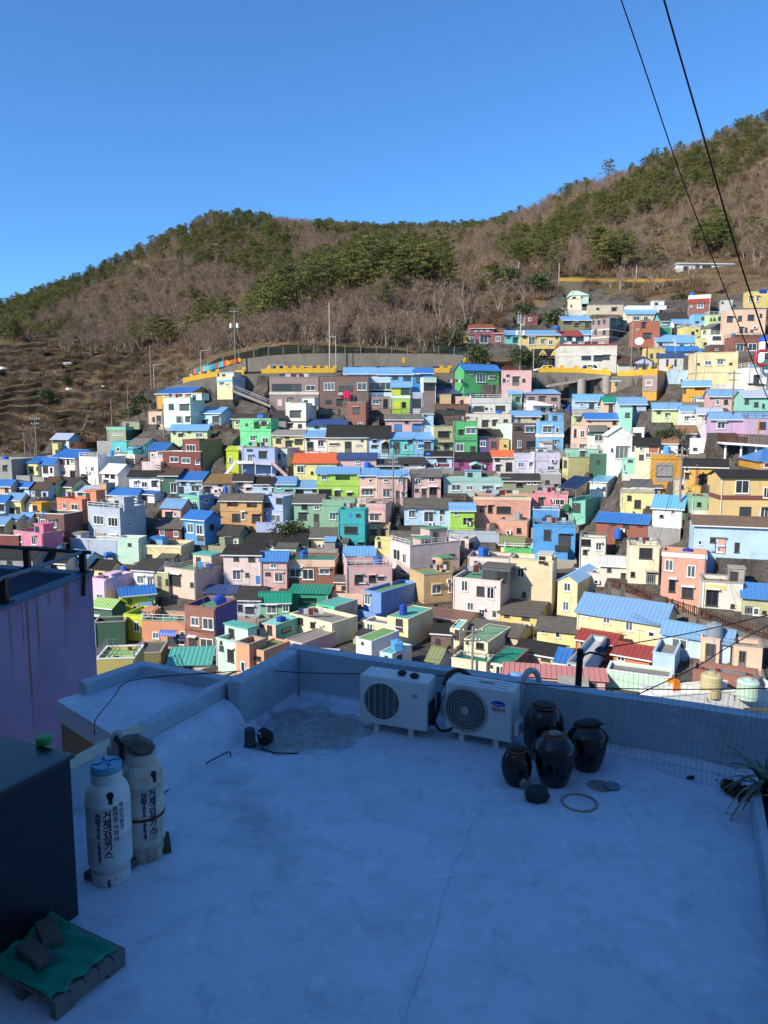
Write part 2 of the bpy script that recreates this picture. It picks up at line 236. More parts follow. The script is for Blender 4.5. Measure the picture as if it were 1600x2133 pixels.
# ---------------------------------------------------------------- the houses of the village, one row each
# photo columns of the front (left, right) and of the far end of the visible side | rows of ridge, eave, foot | yaw | roof kind | wall/side | roof | storeys | details | label
HOUSES = """
980 1028 0|676 684 716|0|G|rose|terra|1|w1008,707,18,16;w985,708,9,14;w992,688,7,4;w1003,688,7,4;w1016,688,7,4|rose pink house with three small upper windows below the bare trees
1028 1050 0|686 694 716|0|G|rose|terra|1|w1038,706,11,10|low rose wing with one white window beside a turquoise house
968 981 0|690 697 716|0|S|yellow|grey|1|k975,707,5,8|narrow yellow annex half hidden by the dark ivy tree
1050 1082 0|689 697 717|0|G|turq|lblue|1|k1059,702,7,5;k1073,708,10,9|small turquoise house under pale blue roof left of the ochre row house
1082 1166 0|689 698 720|0|G|yellow|lblue|1|w1108,711,15,15;w1130,712,9,10;w1147,713,9,10;k1093,702,8,5;k1160,702,6,5|long ochre yellow row house with white windows above the road
1166 1216 0|690 699 718|0|G|white|red|1|k1186,705,12,9;k1206,708,14,12;d1213,709,7,16|white cottage under a bright red roof
1216 1248 0|689 697 718|0|G|blue|lblue|1|w1238,705,13,9;p1217,1227,696,712,white|bright blue shop hut with a white notice panel
1165 1284 1292|0 717 764|6|F|offw|lgrey|2|k1221,745,20,8;k1245,746,18,10;k1262,744,16,9;b737,740,white;b714,719,red|long off white roadside building with red trim along its parapet
1117 1172 0|728 744 768|0|G|dgrey|black|1|k1130,755,16,16;k1150,755,16,16;k1165,755,10,14|glass fronted shop under black roof with two yellow dormers
1172 1211 0|731 740 757|0|G|grey|grey|1|k1190,748,12,8|grey roofed hut between the black roofed shop and the white roadside building
1092 1120 1126|0 656 678|10|F|rbrick|deck|1|w1104,665,7,7|small red brick hut behind the tall street lamp
1078 1094 1111|0 646 674|12|F|offw|white|1|P0.2|white box house beside the small red brick hut
1172 1230 0|658 667 690|0|G|olive|lblue|1|k1200,676,9,7;d1223,677,9,13;k1182,671,16,6|olive house under pale blue roof left of the purple grey block
1183 1212 1226|0 623 650|10|F|pcream|lgrey|2|k1190,637,4,5;t1190,1210,616,1,pcream,lgrey|pale cream house with a stepped tower at the top of the village
1190 1226 0|606 615 634|0|H|pmint|pmint|1||pale green hip roofed house behind the stepped cream tower
1174 1300 0|0 647 664|0|F|offw|lgrey|1|k1220,658,10,4|long low off white building below the stepped cream tower
1226 1298 0|0 635 656|3|F|beige|deck|1|k1279,644,11,6;k1245,643,6,4|weathered beige row with a ragged roofline near the hill scrub
1231 1268 1306|0 662 722|45|F|mauve|grey|3|k1237,671,5,8;k1248,671,5,8;k1259,669,5,8;k1240,692,6,9;k1259,692,6,9;k1287,672,22,12;k1287,692,22,12;b684,687,offw;b700,703,offw|purple grey three storey block with pale bands
1306 1388 0|0 637 664|0|F|white|lgrey|1|k1377,651,8,9;k1384,651,5,9;t1360,1384,627,.6,white,lgrey|white flat house with a small roof room under the hill
1304 1371 0|646 654 674|0|S|pcream|lblue|1|w1326,663,14,9;w1345,663,10,9|house under a pale blue lean to roof in front of the white flat house
1377 1436 0|652 668 684|0|G|turq|dark|1|w1384,675,8,5;k1415,672,8,4|aqua house under a wide dark brown roof
1433 1478 1500|0 614 664|20|F|brick/plil|lgrey|2|w1459,637,14,10;w1440,638,5,4;b613,621,white;b621,631,red|brown brick house with white and red parapet at the hill foot
1316 1373 0|0 669 724|4|F|redor|deck|2|k1340,677,8,10;k1347,699,16,10;w1329,686,6,3|orange red brick block with a parapet above the round dish
1369 1398 0|0 682 714|0|F|emer|emer|1|k1384,700,4,4|emerald green box wall beside the orange red block
1444 1476 0|0 655 682|0|F|sky|deck|1|k1464,663,6,6;k1451,673,6,5|sky blue box house below the brown brick house
1404 1446 0|665 673 687|0|G|white|mblue|1|k1406,679,6,4;k1430,681,8,4|low white house under a dull blue roof above the pale green terrace
1425 1459 0|0 681 706|0|F|pyellow|lgrey|2|k1443,694,6,7;k1452,688,4,4|pale yellow flat house left of the grey gabled house
1459 1479 1518|674 683 713|55|G|plime/grey|grey|2|k1468,692,6,8;d1470,707,7,7|pale lime house with a big grey gable side
1475 1507 0|0 656 682|0|F|plime|lgrey|1|k1481,665,3,5;k1488,665,4,5;k1499,663,6,8|pale lime flat house below the brown brick house
1507 1593 1625|0 645 698|8|F|peach|lgrey|2|k1520,665,13,11;k1541,663,8,11;k1564,661,14,12;k1544,687,8,11;k1554,687,6,10;k1566,689,6,4;k1585,657,5,8|long peach pink two storey house near the right edge
1556 1640 0|0 606 642|5|F|yellow|tan|1|w1563,624,8,11;w1578,623,8,12|yellow house with white windows at the top right edge
1500 1526 1556|0 625 652|15|F|lgrey|lgrey|1|k1505,630,4,5|pale grey house beside the yellow hilltop house
1526 1568 0|630 643 653|0|G|offw|grey|1||house under a broad grey roof between yellow and peach houses
1476 1522 0|0 697 722|0|F|white|white|1|k1493,704,18,7;k1512,703,17,7|white shop with a long dark window band under the peach house
1409 1450 0|700 713 726|0|S|white|lblue|1|k1420,720,8,4|white house under a steep pale blue lean to roof
1368 1406 0|699 711 730|0|S|lgrey|lblue|1|k1376,717,7,6|grey house under a pale blue roof beside the satellite dish
1458 1478 0|0 704 724|0|F|pyellow|lgrey|1|k1458,712,4,4;k1469,717,7,7|tiny pale yellow house left of the white shop
1527 1582 0|0 702 740|0|F|brick|deck|1|w1541,725,17,14;w1567,723,19,15|rose brick house with teal glass windows beside the domed tower
1479 1525 0|0 718 740|0|F|brown|ddeck|1|w1493,728,6,4;w1515,729,6,5|dark brown timber cabin above the large cream house
1345 1386 0|0 725 756|0|F|yellow|yellow|1|k1357,741,5,8;k1370,740,7,10|pale yellow flat house behind the grey gable hut
1386 1478 0|721 730 744|0|G|offw|blue|1|k1410,738,10,5|long house under a blue ribbed roof behind the cabin
1372 1424 1446|737 743 774|14|S|lgrey/umber|navy|1|k1390,755,5,14;k1407,755,5,14|light grey house with two slim windows under a navy roof edge
1397 1446 0|0 772 800|4|F|psky|lgrey|1|k1433,787,3,4;k1439,787,3,4|pale blue lower house beside the large cream block
1446 1534 1558|0 734 808|10|F|cream|cream|2|w1475,756,15,10;w1500,755,15,10;k1522,757,7,3;k1455,757,5,2;b774,776,beige|large cream house with three high windows
1318 1358 0|743 752 772|0|E|plil|brn|1|g1337,763,28,12|mauve hut with a dark gable and grey shutter by the road
1287 1320 0|744 757 770|0|G|offw|brn|1|w1299,752,6,8|brown tiled hut with a small white dormer by the road
1556 1640 0|0 765 822|0|F|white|white|2|k1575,790,12,16|white building with an outside stair below the domed tower

327 397 441|806 819 852|25|G|ochre|blue|1|w341,823,5,6;w354,827,7,5;w373,826,8,5;w387,828,7,5|orange house under a broad deep blue roof on the left
342 398 426|0 829 896|28|F|pmint|lgrey|2|k357,847,10,12;k384,848,19,12;k373,872,9,14;k391,873,9,10;b858,867,white;b886,892,white;t398,420,820,1,pmint,lgrey|pale mint three storey house with white balconies in front of the orange house
310 340 0|0 858 884|10|F|peach|peach|1|k320,873,5,8;d331,873,9,16|low peach hut with red doors left of the pale mint house
412 461 487|849 860 886|30|G|psky|lblue|1|d450,876,14,17;w424,864,7,3;k427,878,12,7|sky blue house with a ribbed blue roof right of the pale mint house
356 432 441|885 895 918|8|G|plime|lblue|1|k363,901,5,5;k376,906,9,5;k394,899,6,5;w415,906,16,10|pale lime cottage under a light blue roof edge
340 420 425|0 941 974|12|F|rbrick|lgrey|1|w363,957,18,12;w388,959,18,12;w412,963,9,9;b935,941,offw|low red brick wing with white balustrade
382 417 463|0 917 974|35|F|rbrick/olive|grey|2|w398,933,19,13|dark red brick block with an olive green side wall
453 485 512|0 785 832|25|F|cream/bgrey|lgrey|1|Y150.5;w461,801,8,7;w474,801,8,7;b790,795,sky;t457,487,777,1.5,lgrey,lgrey|cream hillside house with a sky blue band next to the ramp
484 558 562|857 871 894|3|G|plime|dark|1|w494,882,7,6;w505,882,6,6|pale green house under a wide black roof
560 596 0|856 871 892|0|G|grey|dark|1|k570,884,8,6|grey house under black roof beside the cream concrete block
501 565 581|0 872 930|18|F|bgreen|bgreen|2|k514,884,5,4;o546,884,34,18;w553,918,13,13;w527,914,12,9;b895,898,bgreen|bright spring green house with washing on its balcony
595 638 659|0 840 896|25|F|offw|deck|2|k615,862,22,13;k605,886,8,8;k625,887,8,8;b877,880,dgrey;t630,655,830,2,white,lgrey|cream concrete block house with a dark roof edge band
562 664 0|0 786 850|-2|F|mauve|deck|2|k587,807,40,15;k618,807,18,15;w647,808,20,12;b816,822,offw;p578,588,832,846,ppink;w601,834,10,10|mauve brick house with a long window band and white balustrade
666 768 0|0 784 858|2|F|umber|deck|2|w686,805,22,16;k720,809,27,12;w754,805,20,16;k684,836,12,8;k706,838,12,12;d721,840,6,16;bal706,734,818,822,white|dark brown brick house with two bay windows and balcony
722 762 768|0 838 890|14|F|brick|deck|2|k741,855,13,12;w751,884,10,8|red brick extension with a broken parapet below the dark brown house
717 787 0|766 778 792|0|G|ppink|lblue|1|Y150;p730,770,772,788,sky|pink house with bright cyan panel under pale blue roof
787 861 0|766 779 800|0|G|sky|lblue|1|Y150;k821,785,16,9;k848,787,16,12|light blue house under ribbed pale blue roof above the verandas
862 902 0|767 777 803|0|G|blue|blue|1|Y150;k871,789,7,15|deep blue house at the end of the blue roadside row
769 816 0|0 787 828|0|F|lgrey|lgrey|1|w792,804,45,17;b787,797,psky;b817,826,psky|house with two pale blue balustrades around a glazed veranda
770 815 0|0 827 854|0|F|mauve|deck|1|k803,840,9,18;w783,838,16,9|mauve ground floor under the glazed blue veranda
816 854 0|790 805 855|0|G|lime|lblue|2|k844,815,17,12;b824,830,white;k841,843,9,12;p817,834,805,823,limey;p817,834,837,852,limey|lime yellow house under a steep pale blue roof
854 880 0|0 818 854|0|F|plil|lblue|1|k868,840,18,18;b818,830,bgrey|narrow pale lilac house right of the lime yellow house
882 908 0|0 786 853|-14|F|mauve/pmint|pmint|2|k894,805,22,13;b786,797,pmint|tall narrow mauve house with a pale mint parapet
966 1040 948|758 770 801|-22|G|green|blue|1|Y149.5;w981,776,9,8;w1002,787,20,19;w1024,787,13,5|bright green house with a sky blue roof standing by the road
1045 1107 1114|0 772 803|6|F|pink|pink|1|Y149.5;k1058,782,6,4;d1074,792,14,14;k1050,792,6,6;w1058,794,5,8;k1091,792,6,6|dusty pink flat house right of the bright green house
908 985 0|806 820 834|0|G|brown|navy|1||brown house under navy blue tarpaulin roof
896 940 948|0 822 846|4|F|tan|deck|1|k912,832,6,8|weathered yellow house below the navy tarpaulin roof
950 982 0|0 827 850|0|F|peach|peach|1|k962,836,6,6|small peach house with a parapet beside the weathered yellow house
905 976 0|0 842 872|2|F|brown|ddeck|1|k918,858,18,10;k936,858,14,12;k957,858,24,10|dark brown house with a long dark window band
979 1065 0|0 830 864|3|F|offw|lgrey|1|k997,851,21,11;k1042,850,21,11;k1013,851,6,4;w1023,852,6,8;b830,840,lgrey|off white house with two wide dark windows in the middle of the hill
972 1065 0|0 862 892|3|F|offw|lblue|1|k1010,882,13,12;k1030,880,10,11;k1053,877,9,8|lower storey house with a pale blue roof edge under two wide dark windows
1058 1087 0|810 820 848|0|G|sage|lblue|1|k1078,831,9,8;w1049,833,4,5|sage green house under pale blue roof left of the mauve hip roof house
1089 1167 1190|806 820 852|12|H|mauve|mblue|1|k1107,830,13,8;k1128,830,13,9;k1154,831,12,7|mauve house under a wide blue hip roof
1110 1172 1086|835 844 864|-24|G|white|white|1|k1131,852,9,6;k1149,853,9,6;w1094,850,7,5|white gabled cottage with a long white roof
1065 1125 0|852 866 882|0|G|beige|mblue|1|k1080,873,8,4;k1112,871,8,4|beige house under a dark blue hipped roof above the brown block
1123 1173 0|0 878 942|-4|F|sky|sky|2|w1140,895,21,13;w1161,896,8,12;w1136,922,18,12;w1155,922,12,10;b904,911,white;t1148,1174,862,.6,sky,sky|sky blue house with a white balcony band next to the gully
1066 1123 1034|0 882 938|-18|F|umber/pmint|green|2|w1103,895,20,12;k1076,892,9,5;w1082,925,9,16;k1108,925,24,14;k1045,921,6,5|brown block with pale mint side wall
945 994 0|0 878 946|3|F|green|green|2|k960,900,11,9;w981,898,22,12;w958,932,18,16;k985,935,10,12;b917,919,dgreen|emerald striped green house with a tall window beside the khaki block
993 1053 0|887 905 916|0|G|khaki|dark|1|w1008,902,17,3|khaki house with a black roof over colourful doors
993 1020 0|0 915 942|0|F|violet|violet|1|w1006,924,13,13|deep purple house front with one white window
1020 1040 0|0 915 942|0|F|rose|rose|1|d1028,928,12,18|narrow rose red house front beside the purple one
1040 1060 0|0 915 942|0|F|yellow|yellow|1|k1052,928,5,5|narrow yellow house front beside the brown block
903 944 0|0 888 943|-8|F|khaki/cream|deck|2|k924,906,24,14;k909,932,12,5;d930,933,11,16;bal911,943,912,920,khaki|khaki house with an open balcony left of the green house
682 766 0|886 910 945|0|G|pcream|black|1|w694,926,18,4;w748,927,14,4;d725,928,14,17;k754,917,5,3;p1.6;p.|long cream house under a tall black mansard roof
766 813 0|887 911 944|0|G|psky|black|1|k780,919,8,5;k779,930,11,5;d803,929,17,18;can803,920,18,pink|pale blue end of the black mansard row with a pink canopy
813 862 0|901 914 944|0|G|turq|lblue|1|d826,930,14,19;w845,932,8,12;k855,920,9,6;p850,860,932,940,turq|turquoise cottage under pale blue ribbed roof
862 903 0|901 914 944|0|G|sky|lblue|1|d890,930,14,19;w868,922,8,5;w874,931,9,8|sky blue cottage under pale blue ribbed roof beside the khaki house
803 880 0|863 874 904|0|G|pink|grey|1|d829,892,15,18;d868,892,18,18;k847,879,8,6;p822,837,883,903,blue;p858,877,884,903,blue|pink cottage with bright blue doors under a mossy roof
880 903 0|850 862 894|0|G|psky|grey|1|k886,865,6,3;k893,892,7,12|narrow pale blue cottage right of the pink cottage
635 681 0|897 910 940|0|G|white|lblue|1|w668,924,13,13;d646,929,14,18;k641,915,7,5|white cottage under a bright blue ribbed roof
568 634 0|896 906 936|0|G|cream|deck|1|k580,918,10,9;d601,925,13,14;k622,920,16,10;k598,911,9,6|cream cottage with a weathered flat roof
640 722 0|872 884 898|0|G|pmint|navy|1|k660,889,10,6;k700,889,8,5|low mint house under a sagging blue tarpaulin

505 573 0|0 933 990|3|F|lilac|emer|2|w521,956,12,16;k547,947,16,13;k520,937,12,3;b961,967,plil|lilac blue art house with balcony deck
472 497 0|930 938 968|0|S|limey|limey|1|w480,958,7,12|slanted lemon yellow wedge wall of the art house
497 507 0|0 930 966|0|F|offw|white|1||slim white wall between the lemon wedge and the lilac house
573 600 625|0 935 972|22|F|lgrey|emer|1|w593,949,8,10;k581,951,7,10|grey house under emerald deck right of the lilac art house
612 702 0|945 963 996|0|G|pyellow|orange|1|w626,978,15,13;p640,690,968,973,cream;k650,985,5,6|cream yellow house under a vivid orange ribbed roof
704 784 0|944 955 990|0|G|pink|navy|1|w745,963,10,6;k725,973,12,4|dusty pink house under a crumpled blue tarpaulin
661 747 0|973 986 1040|0|G|lime|lblue|2|w675,995,12,10;o714,993,30,14;k677,1025,26,12;d703,1029,12,14;k728,1029,10,5;b1002,1012,lime|lime green two storey house with a deep balcony
748 787 0|976 990 1045|0|G|peach|lblue|2|w772,1001,9,8;w765,1025,26,14;p752,760,987,998,blue|peach two storey house between lime house and pink house
787 848 0|980 992 1048|0|G|pink|lblue|2|w804,1001,10,8;w834,1001,10,10;w805,1028,16,16;d828,1030,8,16;w840,1030,10,8|pink two storey house with stained glass behind the utility pole
858 918 0|979 992 1040|0|G|pink|grey|2|w871,1003,12,11;w899,998,13,11;k868,1021,8,6;d883,1024,10,12;d902,1024,17,18|pink house with mossy grey roof and twin dark doors
832 887 0|954 965 990|0|G|lgrey|dark|1|k846,960,10,6;w880,970,10,7|low grey house under black roof beside the blue water tank
785 832 0|958 970 990|0|G|dgreen|dgrey|1||dark green roofed shed half hidden by the alley fence
924 1062 0|0 996 1028|3|F|tealm2|lgrey|1|w950,1015,20,14;w978,1016,15,10;w1012,1017,19,9;w1037,1018,10,7;b996,1004,pteal;t969,1003,981,1.2,pteal,lblue|long pale teal house with a boxy roof room
1048 1125 0|985 1000 1026|2|G|olive2|dark|1|w1102,1006,9,7;w1115,1006,9,7;k1125,1018,10,8;k1082,1010,14,8|weathered olive house under a large black roof
945 1027 0|943 957 988|0|G|magenta|black|1|k961,964,9,9;k1013,963,12,7;d990,977,16,12;can990,966,26,mint;k952,977,8,6|magenta house with a green striped canopy
1027 1072 0|939 952 990|0|G|offw|orange|1|k1036,957,10,7;k1060,972,14,18;k1037,974,10,12|off white shop under an orange ribbed roof
1072 1112 0|0 946 990|0|F|plil|plil|1|w1085,968,14,11;w1108,968,14,10;b950,961,plil|pale lilac house with a curved balcony wall
1112 1165 0|0 942 992|-4|F|plil|plil|1|w1147,975,16,10;b949,960,plil;t1120,1140,934,1,white,lblue|pale lilac corner house with a stair room on its terrace
888 942 0|940 951 978|0|G|psky|black|1|k920,957,20,9;p890,935,966,972,rbrick|pale blue yard house under black roof with clutter

224 263 292|0 890 924|24|F|olive2/dgreen|emer|1|w242,905,4,4;w249,905,4,4;w255,905,4,4;w237,904,4,4;b890,896,tealm;t255,290,878,2,olive2,grey|olive house with a teal parapet and curved roof room
234 265 0|0 920 948|5|F|turq|turq|1|w246,936,7,8|turquoise box house with one white window
268 302 332|914 926 952|28|G|turq|grey|1|w281,936,10,12;w297,941,8,8|turquoise cottage under a grey slate roof
310 345 0|923 936 965|6|G|ppink|blue|1|w318,948,6,8;w333,946,10,8|pale pink cottage with a blue roof left of the red brick wing
110 145 166|900 914 946|28|G|psky|bgrey|1|k124,918,26,9|pale blue shed by the round timber deck
110 122 0|0 924 952|0|F|pyellow|pyellow|1|k118,940,4,6|narrow pale yellow house under the round timber deck
111 160 212|938 954 1002|30|G|ppink|blue|2|w151,961,7,9;k131,962,8,9;k142,962,4,9;w133,985,9,10;d152,988,10,12;k121,980,6,5|pinkish white house with a blue roof by the timber deck
168 206 262|0 953 1016|30|F|white|lgrey|2|w193,977,7,11;w180,975,3,9;k176,992,14,8;p188,200,996,1012,offw|large white house with blank side wall
214 248 280|968 985 1024|30|G|white|white|2|k223,990,8,8;k235,992,8,8;k221,1003,10,8|white house with a plain white gabled roof
270 334 0|981 991 1026|4|G|white|black|1|w283,1007,9,9;w301,1009,12,12;k321,1007,10,11|white cottage under a black roof with a mural ball
334 371 0|976 991 1028|4|G|dgreen|brn|1|w362,1017,13,19;w338,996,5,10|dark green cottage under a brown roof
371 421 0|983 1001 1034|4|G|psky|blue|1|k382,1006,10,8;k377,1020,10,14;w407,1018,18,12;k400,1008,8,6|pale blue mural cottage under a bright blue roof
421 490 0|988 1006 1034|2|G|ppink|lichen|1|k431,1022,14,16;k459,1009,9,7;w450,1023,8,9|pinkish cottage under a lichen stained orange roof
487 526 0|989 1001 1032|2|G|ppink|dark|1|k502,1006,8,7;k517,1018,10,4;w499,1024,7,10|pinkish cottage under a dark roof right of the lichen roof
526 570 0|993 1007 1032|0|G|psky|black|1|k552,1014,8,10;b1014,1016,white|sky blue cottage under a black roof
567 615 0|993 1008 1032|0|G|turq|mblue|1|w581,1014,11,8;k600,1024,14,7|turquoise cottage under a dull blue roof
615 661 0|1001 1016 1032|0|G|psky|mblue|1|k623,1024,18,9;k655,1022,9,5|low cottage under a striped blue lean to roof beside the lime house
379 416 446|0 1033 1068|28|F|tealm/cornf|lgrey|1|w388,1046,8,10;w406,1048,9,10;w430,1043,9,10|teal green box house with a blue side wall
338 379 386|1033 1057 1084|22|G|pink|mblue|1|k352,1074,14,14;w365,1071,6,10|dusty pink cottage under a large pale blue roof
222 286 0|1017 1031 1048|12|G|white|blue|1|w281,1043,7,6|white house with an L shaped blue roof behind the grey blue block
284 322 345|1024 1030 1048|25|G|white|blue|1|k302,1036,10,10|white upper room under blue roof eave left of the pink cottage
460 546 553|1026 1042 1096|6|G|tan2|slate|2|o484,1048,22,14;o524,1050,20,14;k490,1045,11,9;k528,1048,13,10;k492,1078,16,15;w507,1075,8,16;k533,1080,16,17;b1061,1066,tan2|orange tan two storey house with deep balconies
541 590 612|0 1036 1092|20|F|lilac|slate|2|k582,1043,13,11;k558,1052,14,8;w575,1080,20,16;b1059,1065,lilac|lilac blue house with a leaning outside stair
613 673 0|1030 1048 1100|2|G|sage|slate|2|k634,1055,12,10;w660,1057,12,9;k630,1075,17,14;d659,1080,10,20|sage green house under a grey slate roof
673 739 0|0 1042 1104|2|F|sage|ddeck|2|w693,1076,15,13;k725,1076,12,10;b1042,1054,sage|sage green flat house left of the teal tower
705 760 767|0 1063 1144|8|F|teal|teal|3|k731,1104,27,14;k746,1073,9,5;k721,1135,28,10;k751,1135,13,10;p727,733,1068,1078,blue;b1089,1093,teal;b1127,1129,teal|bright teal three storey tower house
763 803 816|0 1050 1096|14|F|pink|ddeck|2|w780,1078,22,14;b1052,1062,pink|rosy pink house right of the bright teal tower
842 938 0|1039 1058 1104|4|G|psky|slate|1|w858,1071,15,14;w893,1077,21,21;w919,1080,8,14;k921,1066,9,7;p842,875,1083,1096,psky|sky blue house with red brown windows under a slate roof
938 988 0|1040 1062 1112|2|G|lime|lblue|2|w950,1070,10,7;o977,1086,24,14;b1097,1100,lime|bright lime house with washing under a blue roof
987 1105 0|1022 1037 1090|6|F|salmon|emer|1|k1049,1062,30,14;k1021,1060,10,15;k1005,1060,10,12;b1034,1043,peach|wide salmon house with an emerald parapet roof
1040 1100 0|0 1085 1120|18|F|salmon|salmon|1|k1081,1105,10,10;p1013,1033,1102,1112,redor|low salmon terrace with a curved ramp wall
1105 1183 1232|0 1030 1064|14|F|hot2|hot2|1|P0.5|coral pink terrace house left of the mint house
1184 1219 1308|0 1042 1094|38|F|tealm|emer|1|k1201,1057,18,18|mint green house with an emerald deck and long shaded side
1109 1197 1216|0 1096 1166|12|F|blue2|ddeck|2|k1140,1114,15,22;k1176,1124,27,23;b1094,1098,blue2|azure blue house lower block with patio window
1109 1165 1206|0 1063 1104|12|F|blue2|ddeck|1|k1141,1084,15,21;k1167,1083,7,8|azure blue upper storey with a green barrel on its roof
1241 1347 1408|1073 1091 1122|27|G|rust/grey|blue|1|k1277,1084,13,16;k1304,1091,13,16;k1333,1092,11,7;k1383,1091,10,9|rust red barn like house under a long bright blue roof
1293 1362 0|0 1024 1060|14|F|pyellow|ddeck|1|k1311,1037,9,10;k1328,1050,15,18;k1352,1060,14,8;b1018,1028,deck2|pale yellow house under a heavy grey concrete parapet
1358 1420 1472|1034 1060 1102|28|G|white|lblue2|1|w1402,1066,10,10;k1378,1075,8,6;p1440,1456,1070,1085,dgreen|white house with a sky blue roof behind the big utility pole
1423 1512 1574|955 972 1012|22|G|ochre2|black|1|w1431,977,10,10;k1464,1000,20,26;k1430,991,11,10;p1450,1453,968,1010,redor|ochre house with a black ribbed roof and red trim
1362 1421 0|0 948 1004|6|F|ochre|deck|1|k1384,981,34,22;b948,957,ochre;p1366,1402,964,1003,grey|ochre corner house with a grey bay window
1497 1640 0|981 994 1090|6|G|yellow2|black|2|w1546,1014,31,28;w1597,1026,16,22;k1552,1066,26,20;w1592,1070,20,26;b1033,1042,rbrick|tan yellow two storey house with a dark red band at right edge
1443 1640 0|1080 1100 1168|16|G|psky|rustslate|1|w1458,1130,9,9;k1485,1125,12,8;k1535,1140,12,20;w1500,1145,14,10|pale blue house under rusty corrugated roof at the right
1375 1467 1530|0 1154 1250|24|F|salmon|ddeck|2|w1394,1177,19,23;w1440,1190,20,24;k1400,1220,16,24;k1432,1238,26,26;b1156,1165,white;t1472,1512,1120,3.2,salmon,ddeck|large salmon house with two white framed windows
1308 1373 0|0 1140 1218|14|F|pcream|deck|2|k1345,1152,29,22;g1355,1210,22,34;k1318,1196,10,9|worn cream house with a grey roller shutter
1206 1260 1310|0 1122 1184|20|F|offw|deck|2|k1221,1130,20,13;w1247,1139,13,15;k1219,1150,10,9|shabby white house with clutter on its roof
1250 1306 0|1149 1178 1206|18|G|offw|lgrey|1|k1269,1187,9,8;k1299,1200,12,12|low white shed under a pale concrete roof
1060 1150 1190|0 1170 1268|20|F|cream2|lgrey|2|w1085,1193,15,18;k1138,1165,9,9;k1092,1238,8,10;t1121,1150,1154,0,cream2,lgrey|tall beige house with a blank lit wall and stair tower
1160 1201 1268|1199 1214 1286|32|E|cream|mblue|2|w1182,1222,15,18;w1179,1262,14,18|cream gable end house under a blue ribbed roof
1200 1380 0|1260 1300 1350|36|G|cream|mblue|1|w1220,1274,16,18;w1264,1287,16,20;w1311,1302,17,21;w1357,1321,14,10|very long cream house with a ribbed blue roof
1378 1520 0|1298 1338 1380|36|G|psky|mblue|1||pale blue house under wide ribbed blue roof beside the long cream one
1200 1275 0|1322 1343 1378|34|G|orange|red|1|w1212,1340,9,24;k1247,1346,20,12|orange house with dark red tile roof
1277 1352 0|1350 1374 1400|34|G|orange|red|1|w1294,1372,18,8|lower orange annex with a sloping red tile roof
1358 1404 1446|0 1366 1406|28|F|psky|deck|1|k1422,1378,9,18|small sky blue roof room with a concrete top
1457 1497 1514|0 1333 1384|24|F|peach|deck|1|p1466,1468,1337,1370,pyellow|square peach tower carrying a grey tank
1526 1586 1620|0 1350 1398|22|F|peach|deck|1|d1546,1372,16,32|peach roof hut with a dark doorway
1440 1576 1640|0 1414 1462|26|F|brick2|deck|1|P0.25;n|brick walled terrace building under the peach huts
1262 1396 1420|0 1414 1450|24|F|pmint2|deck|1|P0.2;n|mint terrace wall with an orange edge
1180 1216 1262|0 1386 1430|28|F|psky|lgrey|1|k1185,1389,8,9|pale blue box house with a grey concrete roof
1153 1180 0|1354 1384 1420|25|G|psky|blue|1||tiny pale blue house under a bright blue roof by the lamp post
1073 1152 0|1345 1368 1404|32|G|peach|black|1|k1086,1345,18,14;k1137,1368,18,14;k1141,1395,20,12|peach cottage row under a long black roof
1042 1118 1142|1265 1284 1320|22|G|yellow|slate|2|k1056,1271,11,15;k1095,1283,16,15;k1079,1308,15,12|yellow house with peeling wall under a brown slate roof
1118 1199 0|1292 1317 1350|22|G|pyellow|slate|1|w1132,1312,12,12;w1162,1320,12,16|old cream house with a broken skylight in its roof
943 1041 1087|0 1212 1302|24|F|ppink|green|2|w968,1220,15,21;k1001,1231,16,18;w1022,1235,17,23;w980,1263,14,17;w1004,1277,13,13;w1030,1280,12,13;t1004,1062,1180,1.2,glass,ddeck|pale pink house with a glass room on its roof
883 942 853|0 1198 1258|-22|F|tan|green|1|w909,1227,20,21;w938,1225,9,20;t921,945,1164,2.2,tan,green|tan house with white window grilles and a green deck
854 957 813|0 1137 1200|-30|F|ppink|green|2|w827,1155,14,18;w843,1163,8,18;w824,1194,8,18;w840,1201,15,22;k938,1157,18,8;k910,1167,18,5;t895,931,1104,2.5,pink,green;t876,906,1124,.5,pink,green|large pink three storey house with a green deck
958 976 1012|0 1124 1152|26|F|ppink|green|1|k964,1131,8,10;k981,1136,9,16|pinkish stair tower with a green top
930 1040 0|0 1112 1130|6|F|bgrey|lgrey|1|n|grey blue low terrace wall behind the pinkish stair tower
974 1060 0|0 1164 1196|16|F|ppink|deck|1|k993,1174,11,11|pale pink terrace house in front of the stair tower
1043 1090 0|1116 1134 1150|14|G|cream|olive|1|k1060,1142,7,4|small cream hut under an olive grey roof
1050 1108 0|0 1144 1162|14|F|green2|deck|1|n|bright green rooftop wall below the azure house
722 817 714|0 1180 1242|-8|F|pink|ddeck|1|k747,1207,17,19;k775,1205,14,14;k793,1204,12,5;P0.6|dusty pink terrace house with pots and blue tank
717 780 0|1140 1157 1180|0|S|tan|lblue|1||small blue ribbed lean to roof beside the emerald deck
781 816 0|0 1126 1166|4|F|pyellow|ddeck|1|k790,1134,6,12|pale yellow box house left of the large pink house
598 697 0|0 1168 1218|3|F|brown2|emer|1|w616,1193,25,18;w642,1196,24,22;w676,1191,22,10;b1163,1181,peach;P0.3|brown house with white bay windows under an emerald deck
545 598 0|1143 1166 1226|3|G|pink|blue3|2|w570,1178,14,11;w581,1203,18,18;k558,1195,10,6;b1185,1188,deck2|mauve pink house with a balcony under a blue ribbed roof
